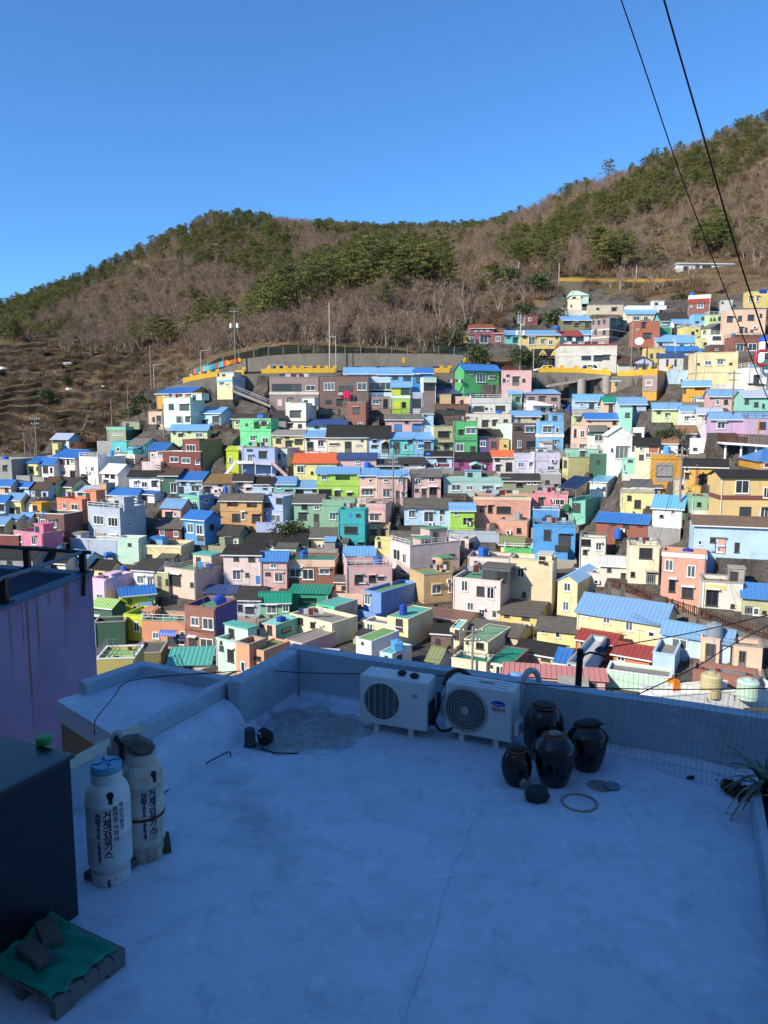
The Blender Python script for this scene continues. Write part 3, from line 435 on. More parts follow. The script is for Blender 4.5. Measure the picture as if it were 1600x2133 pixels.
467 545 0|1136 1156 1224|4|G|ppink|black|2|k492,1164,10,8;k524,1164,13,10;w493,1198,18,19;k515,1197,7,8;p533,545,1199,1216,blue|pale pink house under a black roof left of blue ribbed roof
345 408 466|0 1189 1250|28|F|peach2|green|2|k365,1208,23,20;k401,1218,8,8;t402,440,1154,3.4,peach2,teal|peach pink house with a tall blank side wall
294 378 0|0 1138 1176|8|F|cream|deck|1|k311,1160,12,11;w338,1161,14,12;w362,1164,18,9;b1136,1142,pcream;t310,338,1122,2,sky,blue|cream terrace house with a corbelled parapet
246 292 0|0 1122 1176|8|F|pmint2|mint|1|k270,1134,6,5|pale green house with plants on its terrace
187 253 303|0 1060 1146|28|F|bgrey|lgrey|2|w206,1083,20,17;w236,1087,20,17;w209,1122,20,16;w238,1124,14,16;w270,1091,10,5;t237,258,1036,.5,bgrey,lgrey|tall grey blue block with large white window groups
148 244 0|0 1126 1168|14|F|bgrey|lgrey|1|n;t148,168,1112,.2,bgrey,deck|grey blue yard wall with a tiny roof room
62 136 172|0 1072 1130|18|F|umber2|emer|2|w74,1084,15,13;w90,1086,11,9;w109,1091,17,14;t67,86,1048,2,ochre,ochre|dark brown brick house with an orange roof room
32 92 131|0 1112 1166|28|F|hot|hot|2|w42,1121,9,15;w71,1126,10,16;t72,90,1092,1.4,hot,hot|bubble gum pink house with a rooftop terrace
121 173 207|0 1041 1092|26|F|coral|coral|1|w135,1053,7,12;w156,1056,14,12;t176,200,1022,1.5,coral,coral|coral orange house with a stair room on top
327 378 0|1080 1100 1126|10|G|rbrick2|slate|1|w338,1109,9,13;w367,1112,10,12|dark red cottage with two white framed windows
384 428 460|1066 1083 1136|28|G|blue2|blue|2|w397,1100,13,19;w416,1103,13,19;k441,1098,9,14;g420,1123,18,12|vivid blue house with a matching bright blue roof
457 498 520|1094 1114 1140|22|G|olive2|dark|1|k477,1127,16,14|grey green house under a sagging dark roof
512 640 0|1112 1133 1154|4|G|pmint|black|1|k573,1139,5,6;w630,1143,10,5|low mint house under a long black roof
648 705 0|1100 1120 1144|2|G|cream|slate|1|k690,1136,20,10|cream house under a grey slate roof left of the teal tower
816 880 0|1106 1122 1146|6|G|khaki|slate|1|k822,1133,6,10|khaki house under a dark mossy roof
806 890 0|1096 1104 1112|0|G|umber|black|1||low shed with a black roof below the sky blue house
280 323 0|1166 1189 1234|16|G|white|dark|1|w293,1208,14,14;w313,1212,11,17|white house with arched window grilles under dark roof
323 352 0|0 1194 1240|12|F|khaki|deck|1|d332,1207,6,14;k348,1212,5,12|grey khaki house squeezed beside the peach pink house
183 232 0|1162 1184 1212|22|G|cream|black|1|k190,1193,8,9;k213,1198,14,9|cream house under a broad black roof
140 176 216|1150 1169 1202|30|G|pmint|lblue|1|w147,1173,10,10;w163,1178,12,10|pale mint house under a pale blue roof near the railing
92 138 0|1150 1172 1204|16|G|pcream|black|1||cream house under black roof behind the iron railing
-20 70 0|1140 1162 1204|8|G|grey|black|1|k20,1172,10,8|grey house under black roof at the left edge
-60 26 32|0 958 1000|14|F|grey|tealm|1|k10,975,8,10|grey house with a teal deck at the far left edge
57 82 0|952 964 994|14|G|pyellow|blue|1|k66,978,7,14;k78,976,4,8|pale yellow cottage with blue roof at the village's left end
83 113 121|953 966 998|18|G|white|blue|1|k95,978,10,14;k107,979,4,10|white cottage under an intense blue roof at the left
25 62 78|996 1014 1036|22|G|psky|blue|1|k37,1022,8,10;k46,1024,6,8|pale blue cottage under a wide blue roof at the left
62 101 0|1005 1017 1042|12|G|psky|brn|1|k80,1029,10,12;w70,1027,5,8;k93,1030,6,8|pale blue cottage with brown roof at the left
97 119 0|994 1005 1036|12|G|plime|brn|1|k104,1014,6,7;k113,1033,7,5|narrow lime cottage under a brown roof
119 152 186|996 1013 1038|26|G|plime|dark|1|k140,1015,5,5;k140,1030,10,8|lime cottage with dark ribbed roof and grassy gable
-30 24 0|999 1012 1034|12|G|peach|blue|1|k14,1020,6,10|peach cottage under a blue roof at the left frame edge
12 45 0|1028 1042 1078|14|G|pyellow|mblue|1|k26,1065,8,16;k38,1062,7,13|pale yellow cottage under a dull blue roof at the left
45 69 82|1034 1046 1078|18|G|white|slate|1|k51,1052,7,7;k50,1068,9,8|white cottage under grey slate beside the coral house
-30 12 0|1030 1046 1076|12|G|psky|blue|1|k4,1057,9,12|pale blue cottage with blue roof touching the left edge
12 38 0|1073 1084 1118|14|G|cream|mblue|1|k18,1096,6,8;k30,1098,6,10|cream cottage with a blue roof left of the brown brick house
38 62 0|1069 1083 1112|14|G|cream|lblue|1|k48,1092,9,10|little cream cottage under pale blue lean roof beside brown brick house
-40 12 0|1078 1092 1122|12|G|pyellow|mblue|1|k5,1103,9,16|yellowish cottage with a blue roof low at the left edge
157 200 0|1013 1024 1044|14|G|turq|bgrey|1|k165,1028,10,5|turquoise cottage with a grey roof behind the coral house
208 223 240|0 1008 1046|20|F|tan/grey|bgrey|1|w212,1036,3,4;w217,1037,3,4|tan stair house with a grey blue top
-40 40 0|0 1116 1140|8|F|rbrick|deck|1||low brick red wall house left of the bubble gum pink one

254 325 224|1225 1242 1284|-24|G|limey|blue|1|w236,1253,12,12;k270,1252,8,11;w313,1244,6,7|lemon yellow house under a vivid blue roof
260 300 0|0 1283 1336|14|F|limey|emer|1|w285,1305,12,20;n|lower lemon yellow storey with a green terrace
192 222 278|0 1208 1262|24|F|vpink|ppink|1|w208,1246,12,17;t217,232,1196,1.4,vpink,vpink|pale pink house with roof room behind the purple wall
194 235 262|1250 1266 1310|20|G|dgreen|lime|1|k202,1291,12,12|dark green house with a pale green roof behind the purple wall
198 262 0|0 1298 1346|-10|F|dgreen2|dgreen|1|n|deep green shaded terrace house above the olive yellow deck
297 388 0|0 1296 1350|8|F|coral2|green|1|w325,1323,13,14;w382,1320,13,10;k362,1333,24,20;w380,1338,12,8;t297,322,1272,2.5,coral2,coral2|orange terrace house with a barrel canopy
388 451 494|0 1268 1366|20|F|brick2/violet|green|2|w407,1294,18,17;w434,1299,23,21;w431,1340,27,17;k402,1342,14,26;b1317,1319,rbrick|red brick house with window cages and a purple side
202 283 0|0 1374 1428|-6|F|yellow3|lime|1|k242,1398,12,7;P0.2|olive yellow house with a lime green deck
283 336 0|0 1362 1392|-6|F|olive3|ddeck|1|P0.2;n|olive house with a grey deck left of the pink teal roofed house
352 436 0|1352 1384 1404|-4|S|ppink|teal|1||pink house under a plain teal lean to roof
452 493 536|0 1340 1408|36|F|pmint2|lgrey|2|k461,1331,4,7;k462,1350,8,8;k481,1365,13,22;t468,516,1300,1.8,pmint2,teal|pale mint house with a teal roofed stair room
518 551 604|0 1356 1420|32|F|orange2|olive|1|k538,1371,12,6;w507,1388,8,18;P0.15|orange house with an olive deck just beyond the parapet
493 521 0|0 1344 1420|32|F|orange2|ddeck|1|w507,1388,9,18;w519,1400,8,16|low orange wing joined to the olive decked house
540 575 626|0 1303 1346|32|F|peach/tealm|aqua|1|k547,1300,6,11;k562,1312,9,18;k596,1312,18,16;P0.05|peach house with aqua roof and green side
542 604 0|1223 1254 1286|-4|G|sage2|emer|1|w566,1269,22,18;w596,1267,15,14|green house under an emerald pleated roof
490 542 0|1223 1250 1284|4|G|bgrey|dark|1|k500,1266,10,12;k520,1270,18,12|blue grey house under a dark slate roof
432 492 0|1220 1234 1250|4|G|grey|navy|1||house under a navy roof behind the red brick house
605 692 745|0 1300 1346|40|F|pcream2|deck|1|k611,1279,9,14;k627,1291,9,17;k652,1302,10,10;w670,1311,10,11;P0.3|long cream house whose wall slopes towards the viewer
659 698 745|0 1264 1310|34|F|emer2/beige|teal|1|k678,1274,11,18;P0.05|emerald roof room with a beige side
593 630 700|0 1340 1370|36|F|pink|deck|1|w608,1342,11,9;P0.1|low dusty pink house with a brown flat deck
758 794 870|0 1236 1284|38|F|cornf|green|1|w766,1249,13,18;P0.3|cornflower blue house with a green deck
807 850 902|0 1290 1350|32|F|cream|teal|1|k832,1301,14,23;P0.05|cream upper block with a teal deck and blue tank
757 850 0|0 1310 1352|32|F|cream|deck|1|w771,1305,13,12;P0.25|lower cream wing crowded with pots on its terrace
882 971 1004|1277 1297 1318|30|G|yellow|brn2|1|k917,1278,12,8;k964,1298,20,15;b1292,1296,white|yellow cottage under a brown ribbed roof
742 774 832|0 1336 1384|36|F|white|green3|1|w756,1340,9,11;P0.05|white box house with a grass green roof
791 817 858|0 1362 1398|34|F|psky/white|teal|1|k805,1371,7,8;k832,1372,10,20;P0.08|tiny pale blue house carrying a light blue tank
888 915 940|1352 1379 1402|32|G|offw|olive|1|k897,1377,14,12|white shack under a glazed brown roof
940 1012 0|0 1382 1430|26|F|pcream|emer|1|w978,1400,8,10;P0.25|cream terrace house with an emerald deck by the pole
1010 1063 1102|0 1387 1430|28|F|pcream/brown2|emer|1|w1042,1394,20,22;w1025,1388,8,12;P0.06|cream upper house under emerald sheet roof
966 1016 1064|0 1338 1370|30|F|pcream|green4|1|k974,1337,5,6;k1000,1345,16,10;P0.1|cream house with a mossy green flat roof
937 957 0|0 1310 1352|20|F|pcream|aqua|1|k952,1321,9,20;P0.1|slim cream stair tower with a black doorway
898 940 0|1302 1322 1350|14|G|umber|black|1|k912,1335,10,10|dark brown hut under a black roof beside the stair tower
976 1078 0|1304 1326 1344|30|G|beige|slate|1||beige shed with a long grey slate roof
1478 1512 0|0 885 938|-10|F|vpink|vpink|1|k1470,893,5,7;k1486,893,5,4|pale pink violet house carrying a blue tank by the timber terrace
1555 1640 0|0 872 910|4|F|vpink2|vpink2|1|k1588,886,14,14;p1578,1581,875,905,ochre|violet house with yellow shutters on the timber terrace
1265 1316 0|889 906 962|6|E|white|white|2|w1295,943,28,26;k1275,937,4,6|modern white gabled house with a glass front
1316 1340 1372|0 892 946|20|F|white|lgrey|1|k1327,907,19,11;w1308,905,9,4|modern white box wing with a wide window
1228 1264 0|886 898 940|4|G|white|grey|1|w1247,912,19,15;b899,907,dgreen|white house with a dark green upper wall under a grey roof
1190 1228 0|0 886 940|10|F|peach2|pink|2|w1213,904,10,15;k1198,902,5,16;w1212,930,12,8|salmon pink house with outside stair at the gully
1195 1242 0|852 864 884|4|G|plime|grey2|1|k1205,874,9,6|house under a broad pale grey roof above the salmon pink one
1220 1290 0|861 873 890|4|G|peach|blue|1|k1228,876,5,5;k1280,879,9,9|peach house with a blue tarpaulin roof
1181 1247 1252|0 936 958|4|F|mint|green|1||mint parapet house behind the khaki yellow block
1183 1247 1172|0 953 1000|-12|F|khaki2|ddeck|1|k1178,966,7,14;k1240,975,12,14;d1231,975,10,16|khaki yellow block with a blue tank on its roof
1197 1257 0|821 834 860|3|G|psky|lblue|1|w1212,843,9,7;k1232,846,11,13;w1247,844,7,7|sky blue row cottage under pale blue roof beside the ramp
1257 1292 0|825 837 864|3|G|peach|emer|1|k1272,848,9,18;k1284,850,7,11|peach row cottage with an emerald roof
1290 1346 0|827 841 856|3|G|psky|mblue|1||row cottage under a teal blue roof behind the mint box
1289 1316 1350|0 849 890|25|F|mint|mint|1|k1307,864,10,10|mint green box house with a green barrel on top
1338 1367 1410|0 772 834|36|F|ochre/ochre3|ochre|2|w1352,797,15,12;w1398,798,12,12;b782,815,mauve|tall ochre house with castle like parapet at the road
1272 1296 1334|783 793 826|28|G|tan|mblue|1|Y149.5;k1284,800,6,6|weathered tan house with a small blue roof under the road
1421 1477 1521|793 803 844|24|G|ochre|lblue|1|o1459,808,24,10;w1446,835,13,13;w1460,832,6,11;k1426,814,6,9|ochre house under pale blue roof with open loft
1477 1549 0|810 824 850|6|G|pink|mblue|1|w1495,838,9,12;k1512,837,8,9;k1482,826,5,4;w1528,840,6,10|pink row cottage under a wide blue roof near the right edge
1549 1640 0|814 826 856|6|G|mint|bgrey|1|k1555,836,9,10;k1575,842,9,10;k1590,845,5,8|mint row cottage with a grey roof at the right edge
1360 1417 0|838 851 880|14|G|plime|mblue|1|k1372,858,8,6;w1388,866,9,9|pale lime row cottage under blue roof with an awning
1417 1453 0|842 857 894|12|G|white|mblue|1|w1430,873,11,10;w1444,868,10,8|white row cottage under blue roof left of the blue tank
1453 1502 0|846 861 894|12|G|offw|bgrey|1|w1464,869,5,7;k1474,878,9,6|off white row cottage with a grey blue roof
1480 1660 0|852 872 902|8|G|vpink2|mblue|1||pink violet house under the widest blue roof at the right
1323 1371 0|909 926 974|14|G|pcream|black|1|w1336,935,9,8;w1350,948,12,10;k1336,952,10,11;p1352,1370,929,943,redor|cream house with a black hip roof and brick chimney box
1373 1411 1436|910 924 956|20|G|white|rust|1|k1382,932,6,8|white house under a brown rusted roof
1409 1450 0|887 903 920|14|G|grey|rust|1||small shed with rust brown roof near the dark bush
1436 1470 1492|0 915 948|20|F|white/grey|white|1|k1448,935,9,6|blank white walled house with a grey side
1297 1326 1340|0 956 994|14|F|mint|mint|1|w1301,974,5,14;k1313,958,10,8;p1302,1307,984,992,blue|small mint house with a grey stair block
1228 1263 1312|984 1005 1034|28|G|white|lblue2|1|w1246,1017,8,6;k1258,1018,6,8|white house under a sky blue roof right of the solar panel
1318 1376 0|1000 1014 1030|10|G|grey|dgrey|1||low grey house under a dark slatted roof
1545 1660 0|1222 1252 1290|22|G|khaki|blue3|1|g1559,1275,19,26;w1575,1278,14,24;k1592,1275,10,5|olive cream house under a bright blue roof at the right edge
1461 1545 1566|0 1215 1272|18|F|offw|ddeck|1|k1483,1245,28,30;k1526,1262,10,7;p1468,1512,1217,1230,yellow;b1205,1216,deck2;t1520,1552,1184,2,deck2,deck2|shabby white and yellow house under a grey concrete parapet
1582 1680 0|936 962 980|10|H|ochre|blue3|1||ochre pavilion with a bright blue roof at the right edge
1362 1620 0|0 1452 1500|-10|F|white|white|1|P0.5;n|large white flat roof with two round tanks beyond the wire mesh
1050 1260 0|1400 1418 1450|12|S|pink|terra2|1||pink house with a terracotta sheet roof just beyond the parapet
690 742 0|0 1392 1420|10|F|offw|green|1|P0.1|white house with a pale green roof close behind the parapet
590 690 0|1352 1372 1392|8|H|offw|white|1||small house with white tarpaulin roof behind the parapet
606 684 0|1220 1236 1270|4|S|emer|emer|1|o640,1254,40,16|emerald canopied house left of the cornflower blue one
1126 1168 0|0 988 1026|6|F|grey|deck|1|k1140,1004,9,8;k1158,1012,8,6|bare concrete house right of the large black roof
1440 1500 0|0 1036 1070|12|F|sage|deck|1|k1456,1050,9,8;d1478,1056,9,16;P0.2|sage green yard house left of the tan yellow house
768 812 0|0 1094 1126|4|F|tan|ddeck|1|k778,1108,14,12;d798,1110,10,18|tan house with dark openings right of the teal tower
534 604 0|0 1090 1110|6|F|lilac|deck|1|n;P0.3|low lilac terrace wall beside the olive green tree
1230 1262 0|0 946 986|10|F|dgreen|green|1|k1246,962,7,6|dark green annex right of the khaki yellow block
1300 1358 0|1004 1016 1040|14|G|grey|slate|1|k1320,1026,9,8|grey house with a patched slate roof under the white gabled house
1405 1450 0|0 1000 1036|16|F|beige|deck|1|k1420,1014,9,8;k1438,1020,8,6|beige yard house under the ochre house with black roof
860 906 0|1098 1112 1144|4|G|beige|slate|1|k878,1122,9,8|beige house under a grey roof left of the large pink house
700 760 0|1200 1212 1240|6|G|peach|slate|1|k716,1224,9,8;k738,1226,9,8|peach garden house right of the emerald canopy
1190 1250 0|0 1196 1222|22|F|offw|deck|1|k1216,1206,9,7;P0.2|low off white house above the very long cream house
"""
# ---------------------------------------------------------------- the ground: valley, terraced slope and hills
PROF = {   # photo column -> (metres away, photo row of the ground there)
 -700: [(15,2110),(55,1480),(72,1400),(85,1310),(97,1220),(108,1130),(122,1080),(140,1020),(170,960),(215,880),(260,840),(320,820),(420,850)],
 0:    [(15,2110),(55,1480),(72,1400),(85,1300),(97,1200),(108,1110),(120,1045),(132,995),(150,945),(170,885),(190,825),(215,765),(240,718),(300,682),(380,652),(440,700)],
 200:  [(15,2110),(55,1480),(72,1400),(90,1300),(102,1200),(115,1100),(126,1035),(138,975),(150,935),(165,892),(185,832),(205,782),(230,732),(300,662),(380,580),(440,640)],
 330:  [(15,2110),(55,1480),(72,1400),(90,1300),(102,1200),(116,1100),(128,1005),(140,930),(149,880),(156,830),(160,818),(165,813),(168,805),(190,770),(225,715),(310,600),(385,512),(450,570)],
 450:  [(15,2110),(55,1480),(72,1400),(90,1300),(102,1200),(116,1100),(128,1000),(140,915),(148,862),(152,842),(155.8,836),(156.8,783),(165.3,783),(166,754),(190,725),(235,680),(320,560),(392,455),(450,520)],
 600:  [(15,2110),(55,1480),(72,1400),(90,1300),(102,1200),(116,1100),(128,1000),(140,910),(147,860),(153,795),(155,777),(165.3,777),(166,730),(180,712),(200,675),(240,620),(300,560),(380,478),(410,472),(470,540)],
 800:  [(15,2110),(55,1480),(72,1400),(90,1300),(102,1200),(116,1100),(128,1000),(140,910),(147,860),(152,800),(155,777),(165.3,777),(166,732),(176,710),(190,655),(206,600),(235,575),(320,535),(430,487),(500,540)],
 1000: [(15,2110),(55,1480),(72,1400),(90,1300),(102,1200),(116,1100),(128,1000),(140,908),(147,868),(151,826),(154.6,820),(155.6,777),(165.3,777),(166,742),(172,720),(185,690),(200,645),(220,600),(280,545),(350,502),(430,482),(500,540)],
 1200: [(15,2110),(55,1480),(70,1400),(88,1300),(98,1200),(111,1110),(123,1020),(136,925),(145,864),(152,832),(154.2,826),(155.3,776),(163,776),(166,757),(172,728),(180,690),(188,660),(197,622),(202,592),(206,588),(230,545),(300,455),(365,400),(440,470)],
 1400: [(15,2110),(55,1480),(68,1400),(80,1300),(88,1200),(98,1100),(106,1030),(113,970),(121,910),(129,850),(136,812),(140.5,800),(142.3,772),(150,770),(156,738),(165,703),(178,658),(195,608),(201,590),(205,584),(216,568),(260,475),(340,328),(420,420)],
 1600: [(15,2110),(55,1480),(62,1440),(70,1350),(76,1250),(84,1130),(90,1050),(96,985),(104,935),(112,885),(120,835),(128,795),(135,768),(146,722),(158,680),(170,642),(188,598),(200,575),(204,568),(215,555),(260,450),(335,255),(420,360)],
 2300: [(15,2110),(55,1470),(62,1400),(70,1280),(78,1160),(88,1040),(100,920),(115,830),(130,770),(150,700),(180,600),(215,500),(260,380),(340,160),(420,260)],
}
PU = sorted(PROF)
def _pv(u, Y):
    p = PROF[u]; return float(np.interp(Y, [a for a, _ in p], [b for _, b in p]))
def ground_v(u, Y):
    u = min(max(u, PU[0]), PU[-1] - .01)
    for a, b in zip(PU, PU[1:]):
        if a <= u < b:
            k = (u - a) / (b - a); return _pv(a, Y) * (1 - k) + _pv(b, Y) * k
def depth_at(u, v, lo=56., hi=215.):        # where the ray through a pixel first meets the slope
    Y = lo
    while Y < hi:
        if ground_v(u, Y) <= v: break
        Y += .5
    return Y
VILLAGE_U0 = 0
def ground_z(x, y):
    u = 800 + F_PX * x / (y * CP) if y > 1 else 800
    for _ in range(3):
        v = ground_v(u, y); p = at(u, v, y); u += (x - p.x) * F_PX / y
    return at(u, ground_v(u, y), y).z
# ---------------------------------------------------------------- colours of paint and roofing
WC = dict(cream=(240,220,170), pcream=(240,230,196), pcream2=(240,230,190), cream2=(232,205,155), yellow=(232,200,105), pyellow=(236,224,155),
 ochre=(228,150,25), ochre2=(230,165,55), ochre3=(200,135,20), yellow2=(232,190,110), yellow3=(190,170,75), tan=(205,165,105), tan2=(215,155,85), beige=(215,195,160),
 peach=(238,190,155), peach2=(236,190,165), salmon=(222,150,120), pink=(226,172,165), ppink=(236,206,196), hot=(232,110,145), hot2=(235,125,140),
 rose=(165,85,95), magenta=(165,55,125), mauve=(168,138,132), umber=(122,92,80), umber2=(118,76,62), brick=(150,85,68), rbrick=(135,55,45), rbrick2=(140,45,38),
 brick2=(165,95,75), brown=(105,68,50), brown2=(140,80,55), white=(240,238,232), offw=(224,218,204), mint=(135,215,185), pmint=(205,232,214), pmint2=(190,232,200), tealm=(105,195,165), tealm2=(165,195,188), pteal=(140,195,185),
 teal=(25,165,168), turq=(80,205,200), green=(60,180,90), green2=(70,200,80), bgreen=(95,220,135), dgreen=(42,95,66), dgreen2=(40,85,60), sage=(135,185,145), sage2=(110,190,140),
 lime=(160,215,60), plime=(208,226,150), limey=(205,222,20), olive=(125,122,70), olive2=(140,145,110), olive3=(120,115,65), khaki=(195,188,130), khaki2=(205,195,120),
 sky=(110,185,235), psky=(178,214,240), blue=(30,125,220), blue2=(55,150,225), cornf=(95,145,225), lilac=(165,188,235), plil=(208,202,222), violet=(85,70,150), vpink=(238,190,222), vpink2=(205,165,205),
 grey=(150,148,144), lgrey=(200,198,192), dgrey=(85,84,82), bgrey=(170,182,200), black=(48,46,45), coral=(228,125,88), coral2=(228,140,90), orange=(230,118,50), orange2=(228,150,105),
 redor=(185,90,60), red=(165,45,35), rust=(150,72,52), glass=(90,95,100), deck2=(165,155,138), emer=(25,150,110), emer2=(60,205,155), lblue=(110,180,230), ddeck=(90,86,80), deck=(140,132,120), aqua=(140,215,205))
RC = dict(blue=(36,112,196), blue3=(56,126,200), lblue=(108,168,220), lblue2=(95,180,218), mblue=(108,156,200), navy=(38,66,125), dark=(66,62,59), black=(48,46,45), grey=(120,117,110), grey2=(170,168,155),
 brn=(92,72,58), brn2=(120,82,62), green=(85,150,105), green3=(110,165,85), green4=(115,160,120), emer=(10,140,105), teal=(75,178,158), orange=(240,95,30), red=(160,52,35), terra=(150,85,60), terra2=(215,130,115),
 deck=(140,132,120), ddeck=(92,88,82), slate=(105,100,92), rustslate=(125,100,82), lichen=(150,115,60), rust=(140,98,62), lime=(160,200,105), olive=(120,130,75), tan=(205,165,105), dgrey=(80,80,80), lgrey=(196,196,194))
SLATE = {'dark','black','grey','brn','slate','rustslate','lichen','terra','grey2'}
BRICKS = {'brick','rbrick','umber','brick2','umber2','mauve','rbrick2','rose'}
KW = .86
def soft(c, k):                              # sun bleached paint: a little of the colour is gone
    g = .3 * c[0] + .55 * c[1] + .15 * c[2]; return tuple(q + (g * .5 + 110 - q) * k if g < 215 else q for q in c)
def wall_mat(n):
    c = rgb(*soft(WC.get(n, RC.get(n, (200, 200, 200))), .25), KW)
    if n == 'glass': return mat('glasshouse_panes', rgb(95,100,104), .15, 'glass', .5)
    if n in BRICKS: return mat('wall_' + n, c, .85, 'brick', .35, col2=(c[0]*.72, c[1]*.7, c[2]*.68, 1))
    old = n in ('offw', 'pcream', 'khaki', 'tan', 'grey', 'beige', 'pyellow', 'yellow', 'cream', 'rust', 'pcream2')
    return mat('wall_' + n, c, .8, 'wall', .6 if old else .46, 1.0)
def roof_mat(n, flat):
    src = RC.get(n) or WC.get(n) or (150, 150, 150)
    c = rgb(*(soft(src, .16) if n not in SLATE else src), KW)
    if flat: return mat('deck_' + n, c, .75, 'plain', .55, .45, col2=(c[0]*.62+.02, c[1]*.62+.02, c[2]*.6+.02, 1))
    if n in SLATE: return mat('slate_' + n, c, .9, 'slate', .6, col2=(c[0]*.5, c[1]*.5, c[2]*.5, 1) if n not in ('lichen', 'rustslate') else rgb(85,80,74,.8))
    return mat('sheet_' + n, c, .38, 'metal_roof', .3, col2=(c[0]*.7+.05, c[1]*.7+.05, c[2]*.7+.05, 1), spec=.5)
M_FRAME = mat('window_frame_white', rgb(236,236,234,.85), .45)
M_DFRAME = mat('window_frame_dark', rgb(78,72,68), .5)
M_PANE = mat('window_glass', rgb(36,42,48), .06, 'glass', 1.0, col2=rgb(98,108,112), spec=.6)
M_DPANE = mat('window_glass_dark', rgb(26,28,32), .08, 'glass', 1.0, col2=rgb(72,76,80), spec=.6)
M_SHUT = mat('roller_shutter', rgb(172,176,176,.85), .5)
M_DOOR = mat('door_panel', rgb(110,104,98), .5)
M_WHITE = mat('white_trim', rgb(235,234,230,.85), .55, 'plain', .3, 2)
M_STEEL = mat('galvanised_steel', rgb(150,152,154), .4, metal=.6)
M_INNER = mat('recess_plaster', rgb(150,140,126), .9, 'plain', .4, 1.0)
M_CONC = mat('concrete', rgb(158,152,142), .9, 'wall', .55, .8)
M_DCONC = mat('stained_concrete', rgb(112,106,98), .92, 'wall', .6, .8)

_pm = MB(); _pm.lathe([(.14, 0), (.2, .26), (.18, .26), (.16, .2), (.001, .2)], 10)
POT = _pm.mesh('roof_pot', mat('terracotta_pot', rgb(120,62,45), .8, 'plain', .4, 3))
WIN_CACHE = {}
def win_meshes(t, w, h):
    w = max(.25, round(w * 10) / 10); h = max(.2, round(h * 10) / 10); key = (t, w, h)
    if key in WIN_CACHE: return WIN_CACHE[key]
    fr = {'w': .1, 'k': .06, 'd': .08, 'g': .07}[t]; fr = min(fr, w * .16, h * .18)
    f = MB(); x, z = w / 2, h / 2; y0, y1 = -.07, .03
    f.box(-x, y0, -z, x, y1, -z + fr); f.box(-x, y0, z - fr, x, y1, z)
    f.box(-x, y0, -z + fr, -x + fr, y1, z - fr); f.box(x - fr, y0, -z + fr, x, y1, z - fr)
    if t in 'wk':
        n = 1 if w < 2.0 else (2 if w < 3.0 else 3)
        if w > .7:
            for i in range(n):
                c = -x + w * (i + 1) / (n + 1); f.box(c - fr * .35, y0 + .015, -z + fr, c + fr * .35, y1, z - fr)
        f.box(-x - .06, y0 - .06, -z - .07, x + .06, y1, -z - .002)
    if t == 'g':
        n = max(3, int(w / .22))
        for i in range(1, n): f.box(-x + w * i / n - .018, y0 - .02, -z + fr, -x + w * i / n + .018, y0 + .02, z - fr)
        for q in (-.33, .33): f.box(-x + fr, y0 - .03, z * q * 2 - .02, x - fr, y0, z * q * 2 + .02)
    if t == 'd':
        f.box(-x + fr, y0 + .02, -z + fr, x - fr, y1, -z + h * .36); f.box(-fr * .3, y0 + .01, -z + h * .36, fr * .3, y1, z - fr)
    p = MB(); p.box(-x + fr * .9, -.03, -z + fr * .9, x - fr * .9, .0, z - fr * .9)
    fm = {'w': M_FRAME, 'k': M_DFRAME, 'd': M_DOOR, 'g': M_SHUT}[t]
    pm = {'w': M_PANE, 'k': M_DPANE, 'd': M_DPANE, 'g': M_PANE}[t]
    WIN_CACHE[key] = (f.mesh('window_frame', fm), p.mesh('window_pane', pm)); return WIN_CACHE[key]

class House: pass
HS = []
def tan_u(u, v):
    r = ray(u, v); return r.x / r.y
def parse_house(i, row):
    a, b, yaw, kind, wall, roof, st, feat, label = row.split('|')
    h = House(); h.x0, h.x1, h.xb = [float(q) for q in a.split()]; h.yr, h.yt, h.yb = [float(q) for q in b.split()]
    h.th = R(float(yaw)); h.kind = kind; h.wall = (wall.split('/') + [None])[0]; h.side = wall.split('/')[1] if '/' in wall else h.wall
    h.roof = roof; h.st = int(st); h.label = label; h.rnd = random.Random(i * 7 + 3); h.i = i
    h.feat = [t for t in feat.split(';') if t and t != 'p.']
    c, s = math.cos(h.th), math.sin(h.th); h.c, h.s = c, s
    h.par = .42; h.p = .3 if kind != 'E' else .45
    for t in h.feat:
        if t[0] == 'P': h.par = float(t[1:])
        if t[0] == 'p' and ',' not in t: h.p = float(t[1:])
    xa = h.x1 if h.th > 0 else h.x0
    fy = [float(t[1:]) for t in h.feat if t[0] == 'Y']; d = fy[0] if fy else depth_at(xa, h.yb); A = at(xa, h.yb, d)
    if h.th > 0:
        t0 = tan_u(h.x0, h.yb); h.W = (A.x - t0 * A.y) / (c + t0 * s)
        h.P0 = Vector((A.x - h.W * c, A.y + h.W * s, A.z))
    else:
        t1 = tan_u(h.x1, h.yb); h.W = (t1 * A.y - A.x) / (c + t1 * s); h.P0 = A.copy()
    h.A = A; h.H = at(xa, h.yt, d).z - A.z; h.fixed = False; h.D = None
    if h.xb:
        tb = tan_u(h.xb, h.yt); q = s - tb * c
        if abs(q) > .02:
            D = (tb * A.y - A.x) / q
            if 1.2 < D < 22: h.D = D; h.fixed = True
    if h.D is None:
        h.D = min(7.5, max(4.0, h.W * .8))
        if kind in 'GHS' and h.yr and h.p < 1:
            lo, hi = 2.4, 11.0
            for _ in range(24):
                m_ = (lo + hi) / 2
                if ridge_row(h, m_, None) > h.yr: lo = m_
                else: hi = m_
            h.D = (lo + hi) / 2
    if fy: h.D = min(h.D, 4.3); h.fixed = True
    HS.append(h)
def ridge_row(h, D, rise):
    b = D if h.kind == 'S' else D / 2
    r = h.p * b if rise is None else rise
    q = h.A + Vector((h.s * b, h.c * b, h.H + r)); return px(q)[1]
